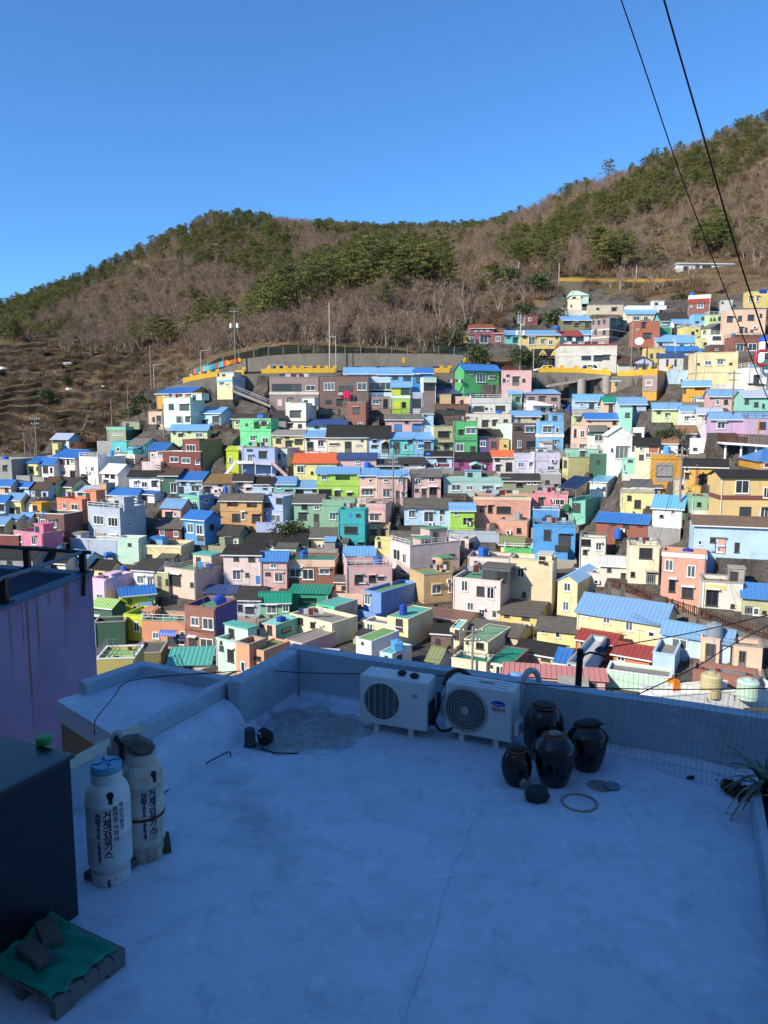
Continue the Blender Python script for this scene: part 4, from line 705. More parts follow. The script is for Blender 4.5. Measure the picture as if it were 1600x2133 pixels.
def solve_rise(h):
    if not h.yr: return h.p * h.D / 2
    b = h.D if h.kind == 'S' else h.D / 2; lo, hi = .12, max(.5, .75 * b)
    if h.p > 1: hi = 4.0
    if h.kind == 'E':                       # ridge at the middle of the front
        xm = (h.x0 + h.x1) / 2; w_ = h.W / 2
        q = h.P0 + Vector((h.c * w_, -h.s * w_, 0)); return max(.3, at(xm, h.yr, q.y).z - q.z - h.H)
    for _ in range(24):
        m_ = (lo + hi) / 2
        if ridge_row(h, h.D, m_) > h.yr: lo = m_
        else: hi = m_
    return (lo + hi) / 2
for i, row in enumerate(r_ for r_ in HOUSES.strip().split('\n') if r_.strip()): parse_house(i, row)
def inside(h, x, y, e=0.0):
    dx, dy = x - h.P0.x, y - h.P0.y; lx = dx * h.c - dy * h.s; ly = dx * h.s + dy * h.c
    return -e < lx < h.W + e and -e < ly < h.D + e
for _pass in range(3):                      # keep neighbours out of each other
    for h in HS:
        near = [g for g in HS if g is not h and abs(g.P0.y - h.P0.y) < 26 and abs(g.P0.x - h.P0.x) < 40]
        if h.fixed: continue
        for _ in range(14):
            hit = False
            for f in (.08, .36, .64, .92):
                for q in (.98, .8, .6, .45):
                    X = h.P0.x + h.c * h.W * f + h.s * h.D * q; Y = h.P0.y - h.s * h.W * f + h.c * h.D * q
                    for g in near:
                        if g.P0.z + g.H > h.P0.z - 1 and inside(g, X, Y, .05): hit = True; break
                    if hit: break
                if hit: break
            if not hit or h.D < 2.6: break
            h.D -= .4
for h in HS: h.rise = solve_rise(h) if h.kind in 'GHSE' else 0

def build_house(h):
    W, D, H, rise = h.W, h.D, h.H, h.rise; rnd = h.rnd; k = h.kind
    nm = next((q for q in ('cottage', 'shop', 'hut', 'shed', 'cabin', 'shack', 'annex', 'pavilion') if q in h.label.split()), 'house')
    root = thing(nm, h.label, {'annex': 'house', 'cabin': 'hut', 'shack': 'hut'}.get(nm, nm), h.P0, -h.th, 'colourful houses stepping up the hillside')
    F0 = -2.6
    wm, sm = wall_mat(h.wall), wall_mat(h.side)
    body = MB()
    holes = []
    def front(px_, py_, back=0.0):          # photo pixel -> local (x, z) on a plane parallel to the front
        r = ray(px_, py_); n = Vector((h.s, h.c, 0)); o = Vector((0, 0, CAM_Z))
        kk = (n.dot(h.P0 - o) + back) / n.dot(r); p = o + r * kk - h.P0
        return p.x * h.c - p.y * h.s, p.z
    def side(px_, py_, X):                  # ... on the side wall at local x = X
        r = ray(px_, py_); n = Vector((h.c, -h.s, 0)); o = Vector((0, 0, CAM_Z))
        kk = (n.dot(h.P0 - o) + X) / n.dot(r); p = o + r * kk - h.P0
        return p.x * h.s + p.y * h.c, p.z
    wins = []; bands = []; towers = []; panels = []; bals = []; cans = []; noauto = 'n' in h.feat
    for t in h.feat:
        c0 = t[0]
        if c0 in 'wkdgo' and ',' in t and not t.startswith(('bal', 'can')):
            cx, cy, ww, hh = [float(q) for q in t[1:].split(',')]
            wins.append((c0, cx, cy, ww, hh))
        elif t.startswith('bal'): bals.append(t[3:].split(','))
        elif t.startswith('can'): cans.append(t[3:].split(','))
        elif c0 == 'b': bands.append(t[1:].split(','))
        elif c0 == 't': towers.append(t[1:].split(','))
        elif c0 == 'p' and ',' in t: panels.append(t[1:].split(','))
    put = []
    for (t, cx, cy, ww, hh) in wins:
        if h.th > 0 and cx > h.x1 + 1 and h.xb > h.x1: pl = 'R'
        elif h.th < 0 and cx < h.x0 - 1 and 0 < h.xb < h.x0: pl = 'L'
        else: pl = 'F'
        if pl == 'F':
            a, z0 = front(cx - ww / 2, cy + hh / 2); b, z1 = front(cx + ww / 2, cy - hh / 2)
            a = max(a, .08); b = min(b, W - .08)
        else:
            X = W if pl == 'R' else 0
            a, z0 = side(cx - ww / 2, cy + hh / 2, X); b, z1 = side(cx + ww / 2, cy - hh / 2, X)
            if a > b: a, b = b, a
            a = max(a, .1); b = min(b, D - .1)
        top = H - .12 if pl == 'F' else H + rise * .6
        z1 = min(z1, top); z0 = max(min(z0, z1 - .3), .04)
        if t == 'd': z0 = min(z0, max(.04, z1 - 2.0))
        if b - a < .2 or z1 - z0 < .2: continue
        if t == 'o': holes.append((a, b, z0, z1))
        else: put.append((t, pl, (a + b) / 2, (z0 + z1) / 2, b - a, z1 - z0))
    if not wins and not noauto:
        n = max(1, int(W / 2.8)); sh = H / h.st
        for fl in range(h.st):
            for j in range(n):
                q = rnd.random(); cx = W * (j + .5) / n + rnd.uniform(-.25, .25)
                if fl == 0 and j == rnd.randrange(n): put.append(('d', 'F', cx, min(1.02, H * .42), .9, min(1.95, H * .8)))
                elif q < .85: put.append((rnd.choice('wk'), 'F', cx, fl * sh + sh * .52, rnd.uniform(.8, min(1.6, W / n * .6)), rnd.uniform(.6, min(1.2, sh * .5))))
    # walls: the front is laid out round its openings
    xs = sorted({0, W, *[q for a in holes for q in a[:2]]}); zs = sorted({F0, H, *[q for a in holes for q in a[2:]]})
    for i in range(len(xs) - 1):
        for j in range(len(zs) - 1):
            mx, mz = (xs[i] + xs[i+1]) / 2, (zs[j] + zs[j+1]) / 2
            if any(a < mx < b and c_ < mz < d_ for a, b, c_, d_ in holes): continue
            body.quad((xs[i], 0, zs[j]), (xs[i+1], 0, zs[j]), (xs[i+1], 0, zs[j+1]), (xs[i], 0, zs[j+1]), 0)
    for a, b, c_, d_ in holes:
        q = min(1.1, D * .4)
        body.quad((a, q, c_), (b, q, c_), (b, q, d_), (a, q, d_), 0)
        body.quad((a, 0, c_), (a, q, c_), (a, q, d_), (a, 0, d_), 0); body.quad((b, q, c_), (b, 0, c_), (b, 0, d_), (b, q, d_), 0)
        body.quad((a, 0, c_), (b, 0, c_), (b, q, c_), (a, q, c_), 0); body.quad((a, q, d_), (b, q, d_), (b, 0, d_), (a, 0, d_), 0)
        rl = MB(); rl.box(a, -.05, c_ + .55, b, 0, c_ + .62)
        for x in np.arange(a + .15, b, .3): rl.box(x - .02, -.04, c_, x + .02, -.01, c_ + .55)
        rl.build('balcony_rail', M_DFRAME, root)
    Hb = H if k != 'S' else H + rise
    if k == 'G' or k == 'H' and False:
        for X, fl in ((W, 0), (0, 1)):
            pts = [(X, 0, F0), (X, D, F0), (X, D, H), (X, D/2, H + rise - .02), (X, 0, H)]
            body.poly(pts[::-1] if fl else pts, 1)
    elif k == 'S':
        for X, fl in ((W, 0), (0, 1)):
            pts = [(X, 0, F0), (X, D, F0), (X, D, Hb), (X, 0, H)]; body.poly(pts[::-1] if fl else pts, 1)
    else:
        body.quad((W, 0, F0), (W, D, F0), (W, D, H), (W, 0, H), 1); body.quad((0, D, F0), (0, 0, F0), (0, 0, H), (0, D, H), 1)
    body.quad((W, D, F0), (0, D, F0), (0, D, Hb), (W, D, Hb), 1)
    if k == 'E':
        body.poly([(0, 0, H), (W, 0, H), (W/2, 0, H + rise - .02)], 0); body.poly([(W, D, H), (0, D, H), (W/2, D, H + rise - .02)], 1)
    if k == 'F':
        pt = .14; zd = H - h.par
        for q in ((pt, pt, W - pt, 'f'),):  # inner parapet faces and its top
            body.quad((0,0,H),(W,0,H),(W-pt,pt,H),(pt,pt,H),0); body.quad((W,0,H),(W,D,H),(W-pt,D-pt,H),(W-pt,pt,H),1)
            body.quad((W,D,H),(0,D,H),(pt,D-pt,H),(W-pt,D-pt,H),1); body.quad((0,D,H),(0,0,H),(pt,pt,H),(pt,D-pt,H),1)
            body.quad((W-pt,pt,zd),(pt,pt,zd),(pt,pt,H),(W-pt,pt,H),0); body.quad((pt,D-pt,zd),(W-pt,D-pt,zd),(W-pt,D-pt,H),(pt,D-pt,H),1)
            body.quad((pt,pt,zd),(pt,D-pt,zd),(pt,D-pt,H),(pt,pt,H),1); body.quad((W-pt,D-pt,zd),(W-pt,pt,zd),(W-pt,pt,H),(W-pt,D-pt,H),1)
    body.build('wall', [wm, sm], root)
    # roof
    rm = roof_mat(h.roof, k == 'F'); rf = MB()
    if k == 'F':
        rf.box(.14, .14, H - h.par - .2, W - .14, D - .14, H - h.par)
    else:
        o = .28 if W > 3 else .15; th_ = .07
        def slab(a, b, c_, d_, m=0):
            up = [Vector(q) + Vector((0, 0, th_)) for q in (a, b, c_, d_)]; rf.hexa([a, b, c_, d_, *up], m)
        rib = h.roof not in SLATE; step = .45 if W < 18 else .5
        if k == 'G':
            sl = rise / (D / 2); oy = o
            z0 = H - sl * oy; zr = H + rise
            slab((-o, -oy, z0), (W + o, -oy, z0), (W + o, D/2, zr), (-o, D/2, zr))
            slab((-o, D/2, zr), (W + o, D/2, zr), (W + o, D + oy, z0), (-o, D + oy, z0))
            rf.box(-o, D/2 - .12, zr + .03, W + o, D/2 + .12, zr + .12)
            if rib:
                for x in np.arange(-o + .1, W + o, step):
                    for ya, za, yb_, zb in ((-oy, z0, D/2, zr), (D + oy, z0, D/2, zr)):
                        rf.hexa([(x, ya, za + th_), (x + .08, ya, za + th_), (x + .08, yb_, zb + th_), (x, yb_, zb + th_), (x + .02, ya, za + th_ + .05), (x + .06, ya, za + th_ + .05), (x + .06, yb_, zb + th_ + .05), (x + .02, yb_, zb + th_ + .05)])
            else:                            # courses of slate sheets, lapped
                n = max(2, int((D / 2) / 1.0))
                for j in range(n):
                    for ya, sg in ((-oy, 1), (D + oy, -1)):
                        q0 = (D/2 + oy) * j / n; zz = z0 + sl * q0; yy = ya + sg * q0; q1 = (D/2 + oy) / n * 1.04
                        pts = [(-o + rnd.uniform(-.04, .04), yy, zz + th_ + .05), (W + o, yy, zz + th_ + .05), (W + o, yy + sg * q1, zz + sl * q1 + th_ + .005), (-o, yy + sg * q1, zz + sl * q1 + th_ + .005)]
                        rf.poly(pts if sg > 0 else pts[::-1]); lo = [(-o, yy, zz + th_ - .02), (W + o, yy, zz + th_ - .02), pts[1], pts[0]]; rf.poly(lo if sg > 0 else lo[::-1])
            gt = MB(); gt.box(-o, -oy - .1, z0 - .04, W + o, -oy - .005, z0 + .09)
            gt.build('gutter', M_WHITE if rnd.random() < .6 else rm, root)
        elif k == 'S':
            sl = rise / D; z0 = H - sl * o
            slab((-o, -o, z0), (W + o, -o, z0), (W + o, D + o, H + rise + sl * o), (-o, D + o, H + rise + sl * o))
            if rib:
                for x in np.arange(-o + .1, W + o, step):
                    rf.hexa([(x, -o, z0 + th_), (x + .08, -o, z0 + th_), (x + .08, D + o, H + rise + sl * o + th_), (x, D + o, H + rise + sl * o + th_), (x + .02, -o, z0 + th_ + .05), (x + .06, -o, z0 + th_ + .05), (x + .06, D + o, H + rise + sl * o + th_ + .05), (x + .02, D + o, H + rise + sl * o + th_ + .05)])
        elif k == 'E':
            sl = rise / (W / 2); zr = H + rise; z0 = H - sl * o
            slab((-o, -o, z0), (W/2, -o, zr), (W/2, D + o, zr), (-o, D + o, z0)); slab((W/2, -o, zr), (W + o, -o, z0), (W + o, D + o, z0), (W/2, D + o, zr))
            if rib:
                for y in np.arange(-o + .1, D + o, step):
                    for xa, xb_ in ((-o, W/2), (W + o, W/2)):
                        rf.hexa([(xa, y, z0 + th_), (xa, y + .08, z0 + th_), (xb_, y + .08, zr + th_), (xb_, y, zr + th_), (xa, y + .02, z0 + th_ + .05), (xa, y + .06, z0 + th_ + .05), (xb_, y + .06, zr + th_ + .05), (xb_, y + .02, zr + th_ + .05)])
        elif k == 'H':
            i_ = min(W * .3, D / 2); zr = H + rise; a = [(-o, -o, H - .05), (W + o, -o, H - .05), (W + o, D + o, H - .05), (-o, D + o, H - .05)]; r0, r1 = (i_, D/2, zr), (W - i_, D/2, zr)
            rf.poly([a[0], a[1], r1, r0]); rf.poly([a[1], a[2], r1]); rf.poly([a[2], a[3], r0, r1]); rf.poly([a[3], a[0], r0]); rf.poly(a[::-1])
            for f in np.arange(.04, 1, .06):
                p0 = Vector(a[0]).lerp(Vector(a[1]), f); p1 = Vector(r0).lerp(Vector(r1), f); rf.bar(p0 + Vector((0,0,.03)), p1 + Vector((0,0,.03)), .08)
    rf.build('roof', rm, root)
    # coping round a flat roof
    if k == 'F' and h.par > .15:
        cm = M_WHITE if rnd.random() < .1 else (M_CONC if rnd.random() < .35 else wm)
        cp = MB(); e = .05; z0, z1 = H + .004, H + .1
        cp.box(-e, -e, z0, W + e, .17, z1); cp.box(-e, D - .17, z0, W + e, D + e, z1); cp.box(-e, .17, z0, .17, D - .17, z1); cp.box(W - .17, .17, z0, W + e, D - .17, z1)
        cp.build('coping', cm, root)
    # windows and doors
    for (t, pl, a, z, ww, hh) in put:
        fm, pm = win_meshes(t, ww, hh)
        if pl == 'F': loc, rz = (a, -.005, z), 0
        elif pl == 'R': loc, rz = (W + .005, a, z), R(90)
        else: loc, rz = (-.005, a, z), R(-90)
        wo_ = obj('door' if t == 'd' else 'window', fm, root, loc, rz); obj('pane', pm, wo_)
        if pl == 'F' and ww > .6 and rnd.random() < (.5 if t in 'wk' else .7) and z + hh / 2 < H - .25 and W > 2.5:
            cn = MB(); q = rnd.uniform(.25, .5); zz = z + hh / 2 + .1; cn.hexa([(a - ww/2 - .1, -q, zz), (a + ww/2 + .1, -q, zz), (a + ww/2 + .1, -.003, zz + .1), (a - ww/2 - .1, -.003, zz + .1), (a - ww/2 - .1, -q, zz + .04), (a + ww/2 + .1, -q, zz + .04), (a + ww/2 + .1, -.003, zz + .16), (a - ww/2 - .1, -.003, zz + .16)])
            cn.build('canopy', rnd.choice([M_WHITE, wm, M_CONC, wm]), root)
    for b_ in bands:
        z1 = front((h.x0 + h.x1) / 2, float(b_[0]))[1]; z0 = front((h.x0 + h.x1) / 2, float(b_[1]))[1]
        if h.th > 0: z1 = at(h.x1, float(b_[0]), h.A.y).z - h.A.z; z0 = at(h.x1, float(b_[1]), h.A.y).z - h.A.z
        bb = MB(); z1 = min(z1, H + .11); z0 = max(0.02, min(z0, z1 - .08)); e = .07
        bb.box(-e, -e, z0, W + e, -.002, z1); bb.box(W + .002, 0, z0, W + e, D, z1); bb.box(-e, 0, z0, -.002, D, z1)
        bb.build('band', wall_mat(b_[2]), root)
    for p_ in panels:
        a, z1 = front(float(p_[0]), float(p_[2])); b, z0 = front(float(p_[1]), float(p_[3]))
        pb = MB(); pb.box(max(0, a), -.045, max(z0, .02), min(b, W), -.004, min(z1, H + .3)); pb.build('wall_panel', wall_mat(p_[4]), root)
    for b_ in bals:
        a, z1 = front(float(b_[0]), float(b_[2])); b, z0 = front(float(b_[1]), float(b_[3]))
        pb = MB(); pb.box(a, -.8, z0 - .1, b, 0, z0); pb.box(a, -.8, z1 - .08, b, -.74, z1)
        for x in np.arange(a + .05, b, .22): pb.box(x, -.79, z0, x + .08, -.75, z1 - .08)
        pb.build('balcony', wall_mat(b_[4]), root)
    for c_ in cans:
        x, z = front(float(c_[0]), float(c_[1])); w2 = (front(float(c_[0]) + float(c_[2]) / 2, float(c_[1]))[0] - x)
        pb = MB(); pb.poly([(x - w2, -1.1, z - .35), (x, -1.1, z + .1), (x, -.003, z + .5), (x - w2, -.003, z)]); pb.poly([(x, -1.1, z + .1), (x + w2, -1.1, z - .35), (x + w2, -.003, z), (x, -.003, z + .5)])
        for q in (-w2 * .9, w2 * .9): pb.box(x + q - .03, -1.05, 0, x + q + .03, -1.0, z - .3)
        pb.build('porch_canopy', wall_mat(c_[3]), root)
    for t_ in towers:
        x0_, x1_, yt_, back = float(t_[0]), float(t_[1]), float(t_[2]), float(t_[3])
        a, z1 = front(x0_, yt_, back); b, _z = front(x1_, yt_, back)
        zb = H - h.par if k == 'F' else H; dd = min(max(2.0, (b - a) * .8), max(1.2, D - back - .2))
        tb = MB(); by = max(back, .02); tb.box(a, by, zb, b, by + dd, z1)
        so_ = tb.build('stair_tower', wall_mat(t_[4]), root)
        tr = MB(); tr.box(a - .12, by - .12, z1 + .003, b + .12, by + dd + .12, z1 + .14); tr.build('tower_roof', roof_mat(t_[5], True), root)
        fm, pm = win_meshes('d' if z1 - zb > 1.9 else 'k', .75, min(1.8, (z1 - zb) * .7)) if t_[4] != 'glass' else win_meshes('k', max(.6, (b - a) * .45), (z1 - zb) * .7)
        dx = a + (b - a) * (.3 if t_[4] != 'glass' else .27)
        wo_ = obj('tower_door', fm, root, (dx, by - .005, zb + (z1 - zb) * .45)); obj('pane', pm, wo_)
        if t_[4] == 'glass':
            wo_ = obj('tower_door', fm, root, (a + (b - a) * .75, by - .005, zb + (z1 - zb) * .45)); obj('pane', pm, wo_)
    # small fittings
    if rnd.random() < .55 and H > 2 and W > 2.5:
        x = rnd.choice((.12, W - .12)); dp = MB(); dp.tube([(x, -.08, 0), (x, -.08, H - .1)], .045, 6); dp.build('drainpipe', M_WHITE if rnd.random() < .5 else M_STEEL, root)
    if rnd.random() < .4 and W > 3.5 and put:
        x = rnd.uniform(.6, W - .6); z = rnd.uniform(.3, max(.4, H - 1.2))
        ac = MB(); ac.box(x, -.32, z, x + .7, -.03, z + .5); ac.box(x + .06, -.335, z + .06, x + .44, -.32, z + .44, 1); ac.box(x + .1, -.3, z - .1, x + .14, 0, z - .001); ac.box(x + .55, -.3, z - .1, x + .59, 0, z - .001)
        if not any(pl == 'F' and abs(a - x - .35) < ww / 2 + .4 and abs(zz - z - .25) < hh / 2 + .3 for (t, pl, a, zz, ww, hh) in put):
            ac.build('air_conditioner', [M_WHITE, M_DPANE], root)
    if k == 'F' and rnd.random() < .55 and W > 3:
        zd = H - h.par
        for _ in range(rnd.randrange(2, 6)):
            po = obj('roof_pot', POT, root, (rnd.uniform(.5, W - .6), rnd.uniform(.4, max(.6, D - .8)), zd)); q = rnd.uniform(.7, 1.3); po.scale = (q, q, q)
    if k == 'F' and h.par > .15 and rnd.random() < .3 and W > 3:
        rr_ = MB(); z0, z1 = H + .1, H + .75
        for a_, b_ in (((0, .06), (W, .06)), ((W - .06, .06), (W - .06, D)), ((.06, .06), (.06, D))):
            n_ = max(2, int(math.hypot(b_[0] - a_[0], b_[1] - a_[1]) / 1.1))
            for i_ in range(n_ + 1): x, y = a_[0] + (b_[0] - a_[0]) * i_ / n_, a_[1] + (b_[1] - a_[1]) * i_ / n_; rr_.bar((x, y, z0), (x, y, z1), .05)
            for z in (z1, (z0 + z1) / 2): rr_.bar((*a_, z), (*b_, z), .05)
        rr_.build('roof_rail', rnd.choice([M_STEEL, M_DFRAME, M_WHITE]), root)
    if rnd.random() < .5 and k in 'FG' and W > 3:
        x, y = W * rnd.uniform(.2, .8), D * .5; zz = (H - h.par) if k == 'F' else H + rise
        an = MB(); an.tube([(x, y, zz), (x, y, zz + 1.6)], .025, 5); an.bar((x - .5, y, zz + 1.5), (x + .5, y, zz + 1.5), .025)
        for q in (-.4, -.15, .1, .35): an.bar((x + q, y - .25, zz + 1.5), (x + q, y + .25, zz + 1.5), .02)
        an.build('antenna', M_STEEL, root)
    h.root = root
    # the little yard in front, where there is room: a retaining wall, sometimes a lean to
    def free(dep): return not any(g is not h and abs(g.P0.y - h.P0.y) < 26 and abs(g.P0.x - h.P0.x) < 40 and any(inside(g, h.P0.x + h.c * W * f - h.s * q, h.P0.y - h.s * W * f - h.c * q, .1) for f in (.02, .25, .5, .75, .98) for q in (dep, dep * .5)) for g in HS)
    dep = next((q for q in (2.6, 1.9, 1.3) if free(q)), 0)
    if dep and h.P0.y < 150 and not noauto and rnd.random() < .8:
        ym = rnd.choice([M_CONC, M_DCONC, wm, wall_mat('offw'), wall_mat('grey'), M_CONC]); zt = rnd.uniform(.25, .8); yw = MB()
        yw.box(-.15, -dep, -4.2, W + .15, -dep + .18, zt); yw.box(-.15, -dep + .183, -4.2, .02, -.02, zt * .8); yw.box(W - .02, -dep + .183, -4.2, W + .15, -.02, zt * .8); yw.build('yard_wall', ym, root)
        yf = MB(); yf.box(.023, -dep + .183, -.3, W - .023, -.01, .012); yf.build('yard_floor', M_CONC, root)
        if dep > 1.5 and W > 4 and rnd.random() < .5:
            x0 = rnd.choice((.05, W * .55)); x1 = x0 + W * rnd.uniform(.25, .42); t_ = rnd.uniform(1.0, 1.7); an = MB(); y0 = -dep + .2; an.box(x0, y0, .014, x1, -.02, t_); an.build('lean_to', rnd.choice([wm, wall_mat('offw'), wall_mat('grey'), wall_mat('cream')]), root)
            ar = MB(); ar.hexa([(x0 - .15, y0 - .2, t_ + .003), (x1 + .15, y0 - .2, t_ + .003), (x1 + .15, -.015, t_ + .35), (x0 - .15, -.015, t_ + .35), (x0 - .15, y0 - .2, t_ + .07), (x1 + .15, y0 - .2, t_ + .07), (x1 + .15, -.015, t_ + .42), (x0 - .15, -.015, t_ + .42)]); ar.build('lean_to_roof', roof_mat(rnd.choice(['slate', 'mblue', 'grey2', 'deck', 'dark', 'lblue']), False), root)
        for _ in range(rnd.randrange(0, 4)):
            po = obj('yard_pot', POT, root, (rnd.uniform(.3, W - .3), -dep + rnd.uniform(.4, max(.5, dep - .3)), .012)); q = rnd.uniform(.7, 1.5); po.scale = (q, q, q)
# ---------------------------------------------------------------- ground sheet with a level pad cut for every house
def build_ground():
    us = np.concatenate([np.linspace(-900, -120, 40), np.linspace(-100, 1720, 300), np.linspace(1740, 2500, 38)])
    Ys = np.concatenate([np.linspace(15, 54, 14), np.arange(56, 146, .75), np.arange(146, 254, .42), np.arange(254, 264, 1.5), np.arange(264, 520, 5.0)])
    nu, ny = len(us), len(Ys)
    X = np.zeros((ny, nu)); Y = np.zeros((ny, nu)); Z = np.zeros((ny, nu)); V = np.zeros((ny, nu))
    cols = {p: np.interp(Ys, [a for a, _ in PROF[p]], [b for _, b in PROF[p]]) for p in PU}
    for i, u in enumerate(us):
        uu = min(max(u, PU[0]), PU[-1] - .01)
        for a, b in zip(PU, PU[1:]):
            if a <= uu < b: k = (uu - a) / (b - a); v = cols[a] * (1 - k) + cols[b] * k
        bb = -(v - PH / 2) / F_PX; dy = CP + bb * SP; dz = -SP + bb * CP; dx = (u - 800) / F_PX
        X[:, i] = dx / dy * Ys; Y[:, i] = Ys; Z[:, i] = CAM_Z + dz / dy * Ys; V[:, i] = v
    U = np.repeat(us[None, :], ny, 0)
    # relief on the open hill
    rng = np.random.default_rng(5)
    hill = np.clip((Y - 158) / 10, 0, 1)
    for sc, am in ((23., .9), (11., .5), (5., .25)):
        ph = rng.uniform(0, 6.28, 6)
        n = sum(np.sin(X / sc * math.cos(a) * 2.2 + Y / sc * math.sin(a) * 2.2 + ph[j]) for j, a in enumerate(np.linspace(.3, 5.9, 6))) / 3
        Z += n * am * hill * np.clip((330 - Y) / 60, 0, 1)
    # old field terraces on the left slope
    ter = np.clip((345 - U) / 40, 0, 1) * np.clip((Y - 146) / 8, 0, 1) * np.clip((252 - Y) / 20, 0, 1)
    wob = 1.1 * np.sin(X * .11 + 1.0) + .9 * np.sin(X * .047 + Y * .06) + .55 * np.sin(X * .31 + .5 * np.sin(Y * .2)) + .3 * np.sin(X * .83 + Y * .3)
    zz = (Z + wob) / 2.5; fr = zz - np.floor(zz); st = np.clip((fr - .6) / .36, 0, 1); st = st * st * (3 - 2 * st)
    Zt = (np.floor(zz) + st) * 2.5 - wob + fr * .2
    Z = Z * (1 - ter) + Zt * ter
    # pads
    vil = np.zeros_like(Z)
    pad = np.full_like(Z, 1e9)
    for h in HS:
        dx, dy = X - h.P0.x, Y - h.P0.y; lx = dx * h.c - dy * h.s; ly = dx * h.s + dy * h.c
        m = (lx > -.8) & (lx < h.W + .8) & (ly > -1.2) & (ly < h.D + .9)
        pad[m] = np.minimum(pad[m], h.P0.z)
        vil[(lx > -5) & (lx < h.W + 5) & (ly > -5) & (ly < h.D + 5)] = 1
    m = pad < 1e8; Z[m] = pad[m]
    near = Y < 100; vil[near] = 1
    for c_, r_, zf in ROAD_PTS:                 # level bed under the road
        d = np.hypot(X - c_[0], Y - c_[1]); mm = d < 3.9; Z[mm] = zf - .06
    me = bpy.data.meshes.new('ground')
    verts = np.stack([X, Y, Z], -1).reshape(-1, 3)
    idx = np.arange(ny * nu).reshape(ny, nu)
    f = np.stack([idx[:-1, :-1], idx[:-1, 1:], idx[1:, 1:], idx[1:, :-1]], -1).reshape(-1, 4)
    me.from_pydata(verts.tolist(), [], f.tolist())
    at_ = me.attributes.new('village', 'FLOAT', 'POINT'); at_.data.foreach_set('value', vil.reshape(-1).astype(np.float32))
    m = bpy.data.materials.new('ground'); m.use_nodes = True; nt = m.node_tree; L = nt.links; b = nt.nodes['Principled BSDF']
    b.inputs['Roughness'].default_value = .95; b.inputs['Specular IOR Level'].default_value = .1
    tc = node(nt, 'ShaderNodeNewGeometry')
    def nz(s, d=6, r=.65):
        n = node(nt, 'ShaderNodeTexNoise'); n.inputs['Scale'].default_value = s; n.inputs['Detail'].default_value = d; n.inputs['Roughness'].default_value = r
        L.new(tc.outputs['Position'], n.inputs['Vector']); return n.outputs['Fac']
    def mix(f, a, c):
        x = node(nt, 'ShaderNodeMix', data_type='RGBA'); L.new(f, x.inputs[0])
        for s, i in ((a, 6), (c, 7)):
            if isinstance(s, tuple): x.inputs[i].default_value = s
            else: L.new(s, x.inputs[i])
        return x.outputs[2]
    def rp(f, a, c):
        x = node(nt, 'ShaderNodeMapRange'); x.inputs[1].default_value = a; x.inputs[2].default_value = c; L.new(f, x.inputs[0]); return x.outputs[0]
    earth = mix(rp(nz(.35), .35, .65), rgb(110,92,70,.76), rgb(138,116,86,.78))
    earth = mix(rp(nz(1.6), .45, .7), earth, rgb(70,56,46,.75))
    earth = mix(rp(nz(.12, 4), .52, .66), earth, rgb(92,92,56,.75))
    conc = mix(rp(nz(.5), .4, .65), rgb(112,106,98,.75), rgb(78,72,66,.75))
    conc = mix(rp(nz(3.), .5, .75), conc, rgb(52,48,44,.8))
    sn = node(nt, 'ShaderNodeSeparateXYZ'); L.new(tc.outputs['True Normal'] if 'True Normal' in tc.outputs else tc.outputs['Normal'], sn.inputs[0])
    earth = mix(rp(sn.outputs['Z'], .6, .78), rgb(54,46,38,.66), earth)   # terrace banks: dry stone and brush, their shade painted in as a darker tone
    a = node(nt, 'ShaderNodeAttribute', attribute_name='village')
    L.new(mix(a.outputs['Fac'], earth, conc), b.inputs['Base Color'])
    bp = node(nt, 'ShaderNodeBump'); bp.inputs['Strength'].default_value = .5; bp.inputs['Distance'].default_value = .25
    L.new(nz(2.2, 6), bp.inputs['Height']); L.new(bp.outputs[0], b.inputs['Normal'])
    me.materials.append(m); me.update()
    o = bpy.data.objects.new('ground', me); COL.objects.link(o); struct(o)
    # low land out to the horizon, under everything
    g = MB(); g.quad((-3000, -600, -60), (3000, -600, -60), (3000, 5000, -60), (-3000, 5000, -60))
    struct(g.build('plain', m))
# ---------------------------------------------------------------- the road above the village, its walls and barriers
M_ASPH = mat('asphalt', rgb(92,92,92,.7), .9, 'plain', .4, .6)
M_YEL = mat('yellow_barrier_paint', rgb(218,172,48,.85), .7, 'wall', .45, 1.0)
M_WOOD = mat('brown_stained_wood', rgb(96,62,44,.85), .8, 'plain', .5, 2.5)
M_BLACK = mat('black_painted_steel', rgb(30,30,34), .5)
ROAD_C = [(330,162.5),(380,161.5),(450,160),(520,159),(600,159),(700,159),(800,159),(900,159),(1000,159),(1100,159),(1200,158.3),(1290,154.5),(1350,149.5),(1410,145),(1480,141)]
def g_at(u, Y): return at(u, ground_v(u, Y), Y)
_rp = [g_at(u, Y) for u, Y in ROAD_C]
def resample(pts, step):
    out = [Vector(pts[0])]; acc = 0
    for a, b in zip(pts, pts[1:]):
        a, b = Vector(a), Vector(b); n = max(1, int((b - a).length / step))
        for i in range(1, n + 1): out.append(a.lerp(b, i / n))
    return out
RD = resample(_rp, 1.6)
for _ in range(12):
    RD = [RD[0]] + [(RD[i-1] + RD[i] * 2 + RD[i+1]) / 4 for i in range(1, len(RD) - 1)] + [RD[-1]]
ROAD_PTS = [((p.x, p.y), 3.9, p.z) for p in RD]
def off(pts, d):                            # sideways copy of a plan line; + is away from the lens
    out = []
    for i, p in enumerate(pts):
        t = (pts[min(i+1, len(pts)-1)] - pts[max(i-1, 0)]); t.z = 0; t.normalize(); out.append(p + Vector((-t.y, t.x, 0)) * d)
    return out
build_ground()
for h in HS: build_house(h)
rb = MB(); L_, R_ = off(RD, -3.5), off(RD, 3.6)
for i in range(len(RD) - 1): rb.quad(L_[i], L_[i+1], R_[i+1], R_[i])
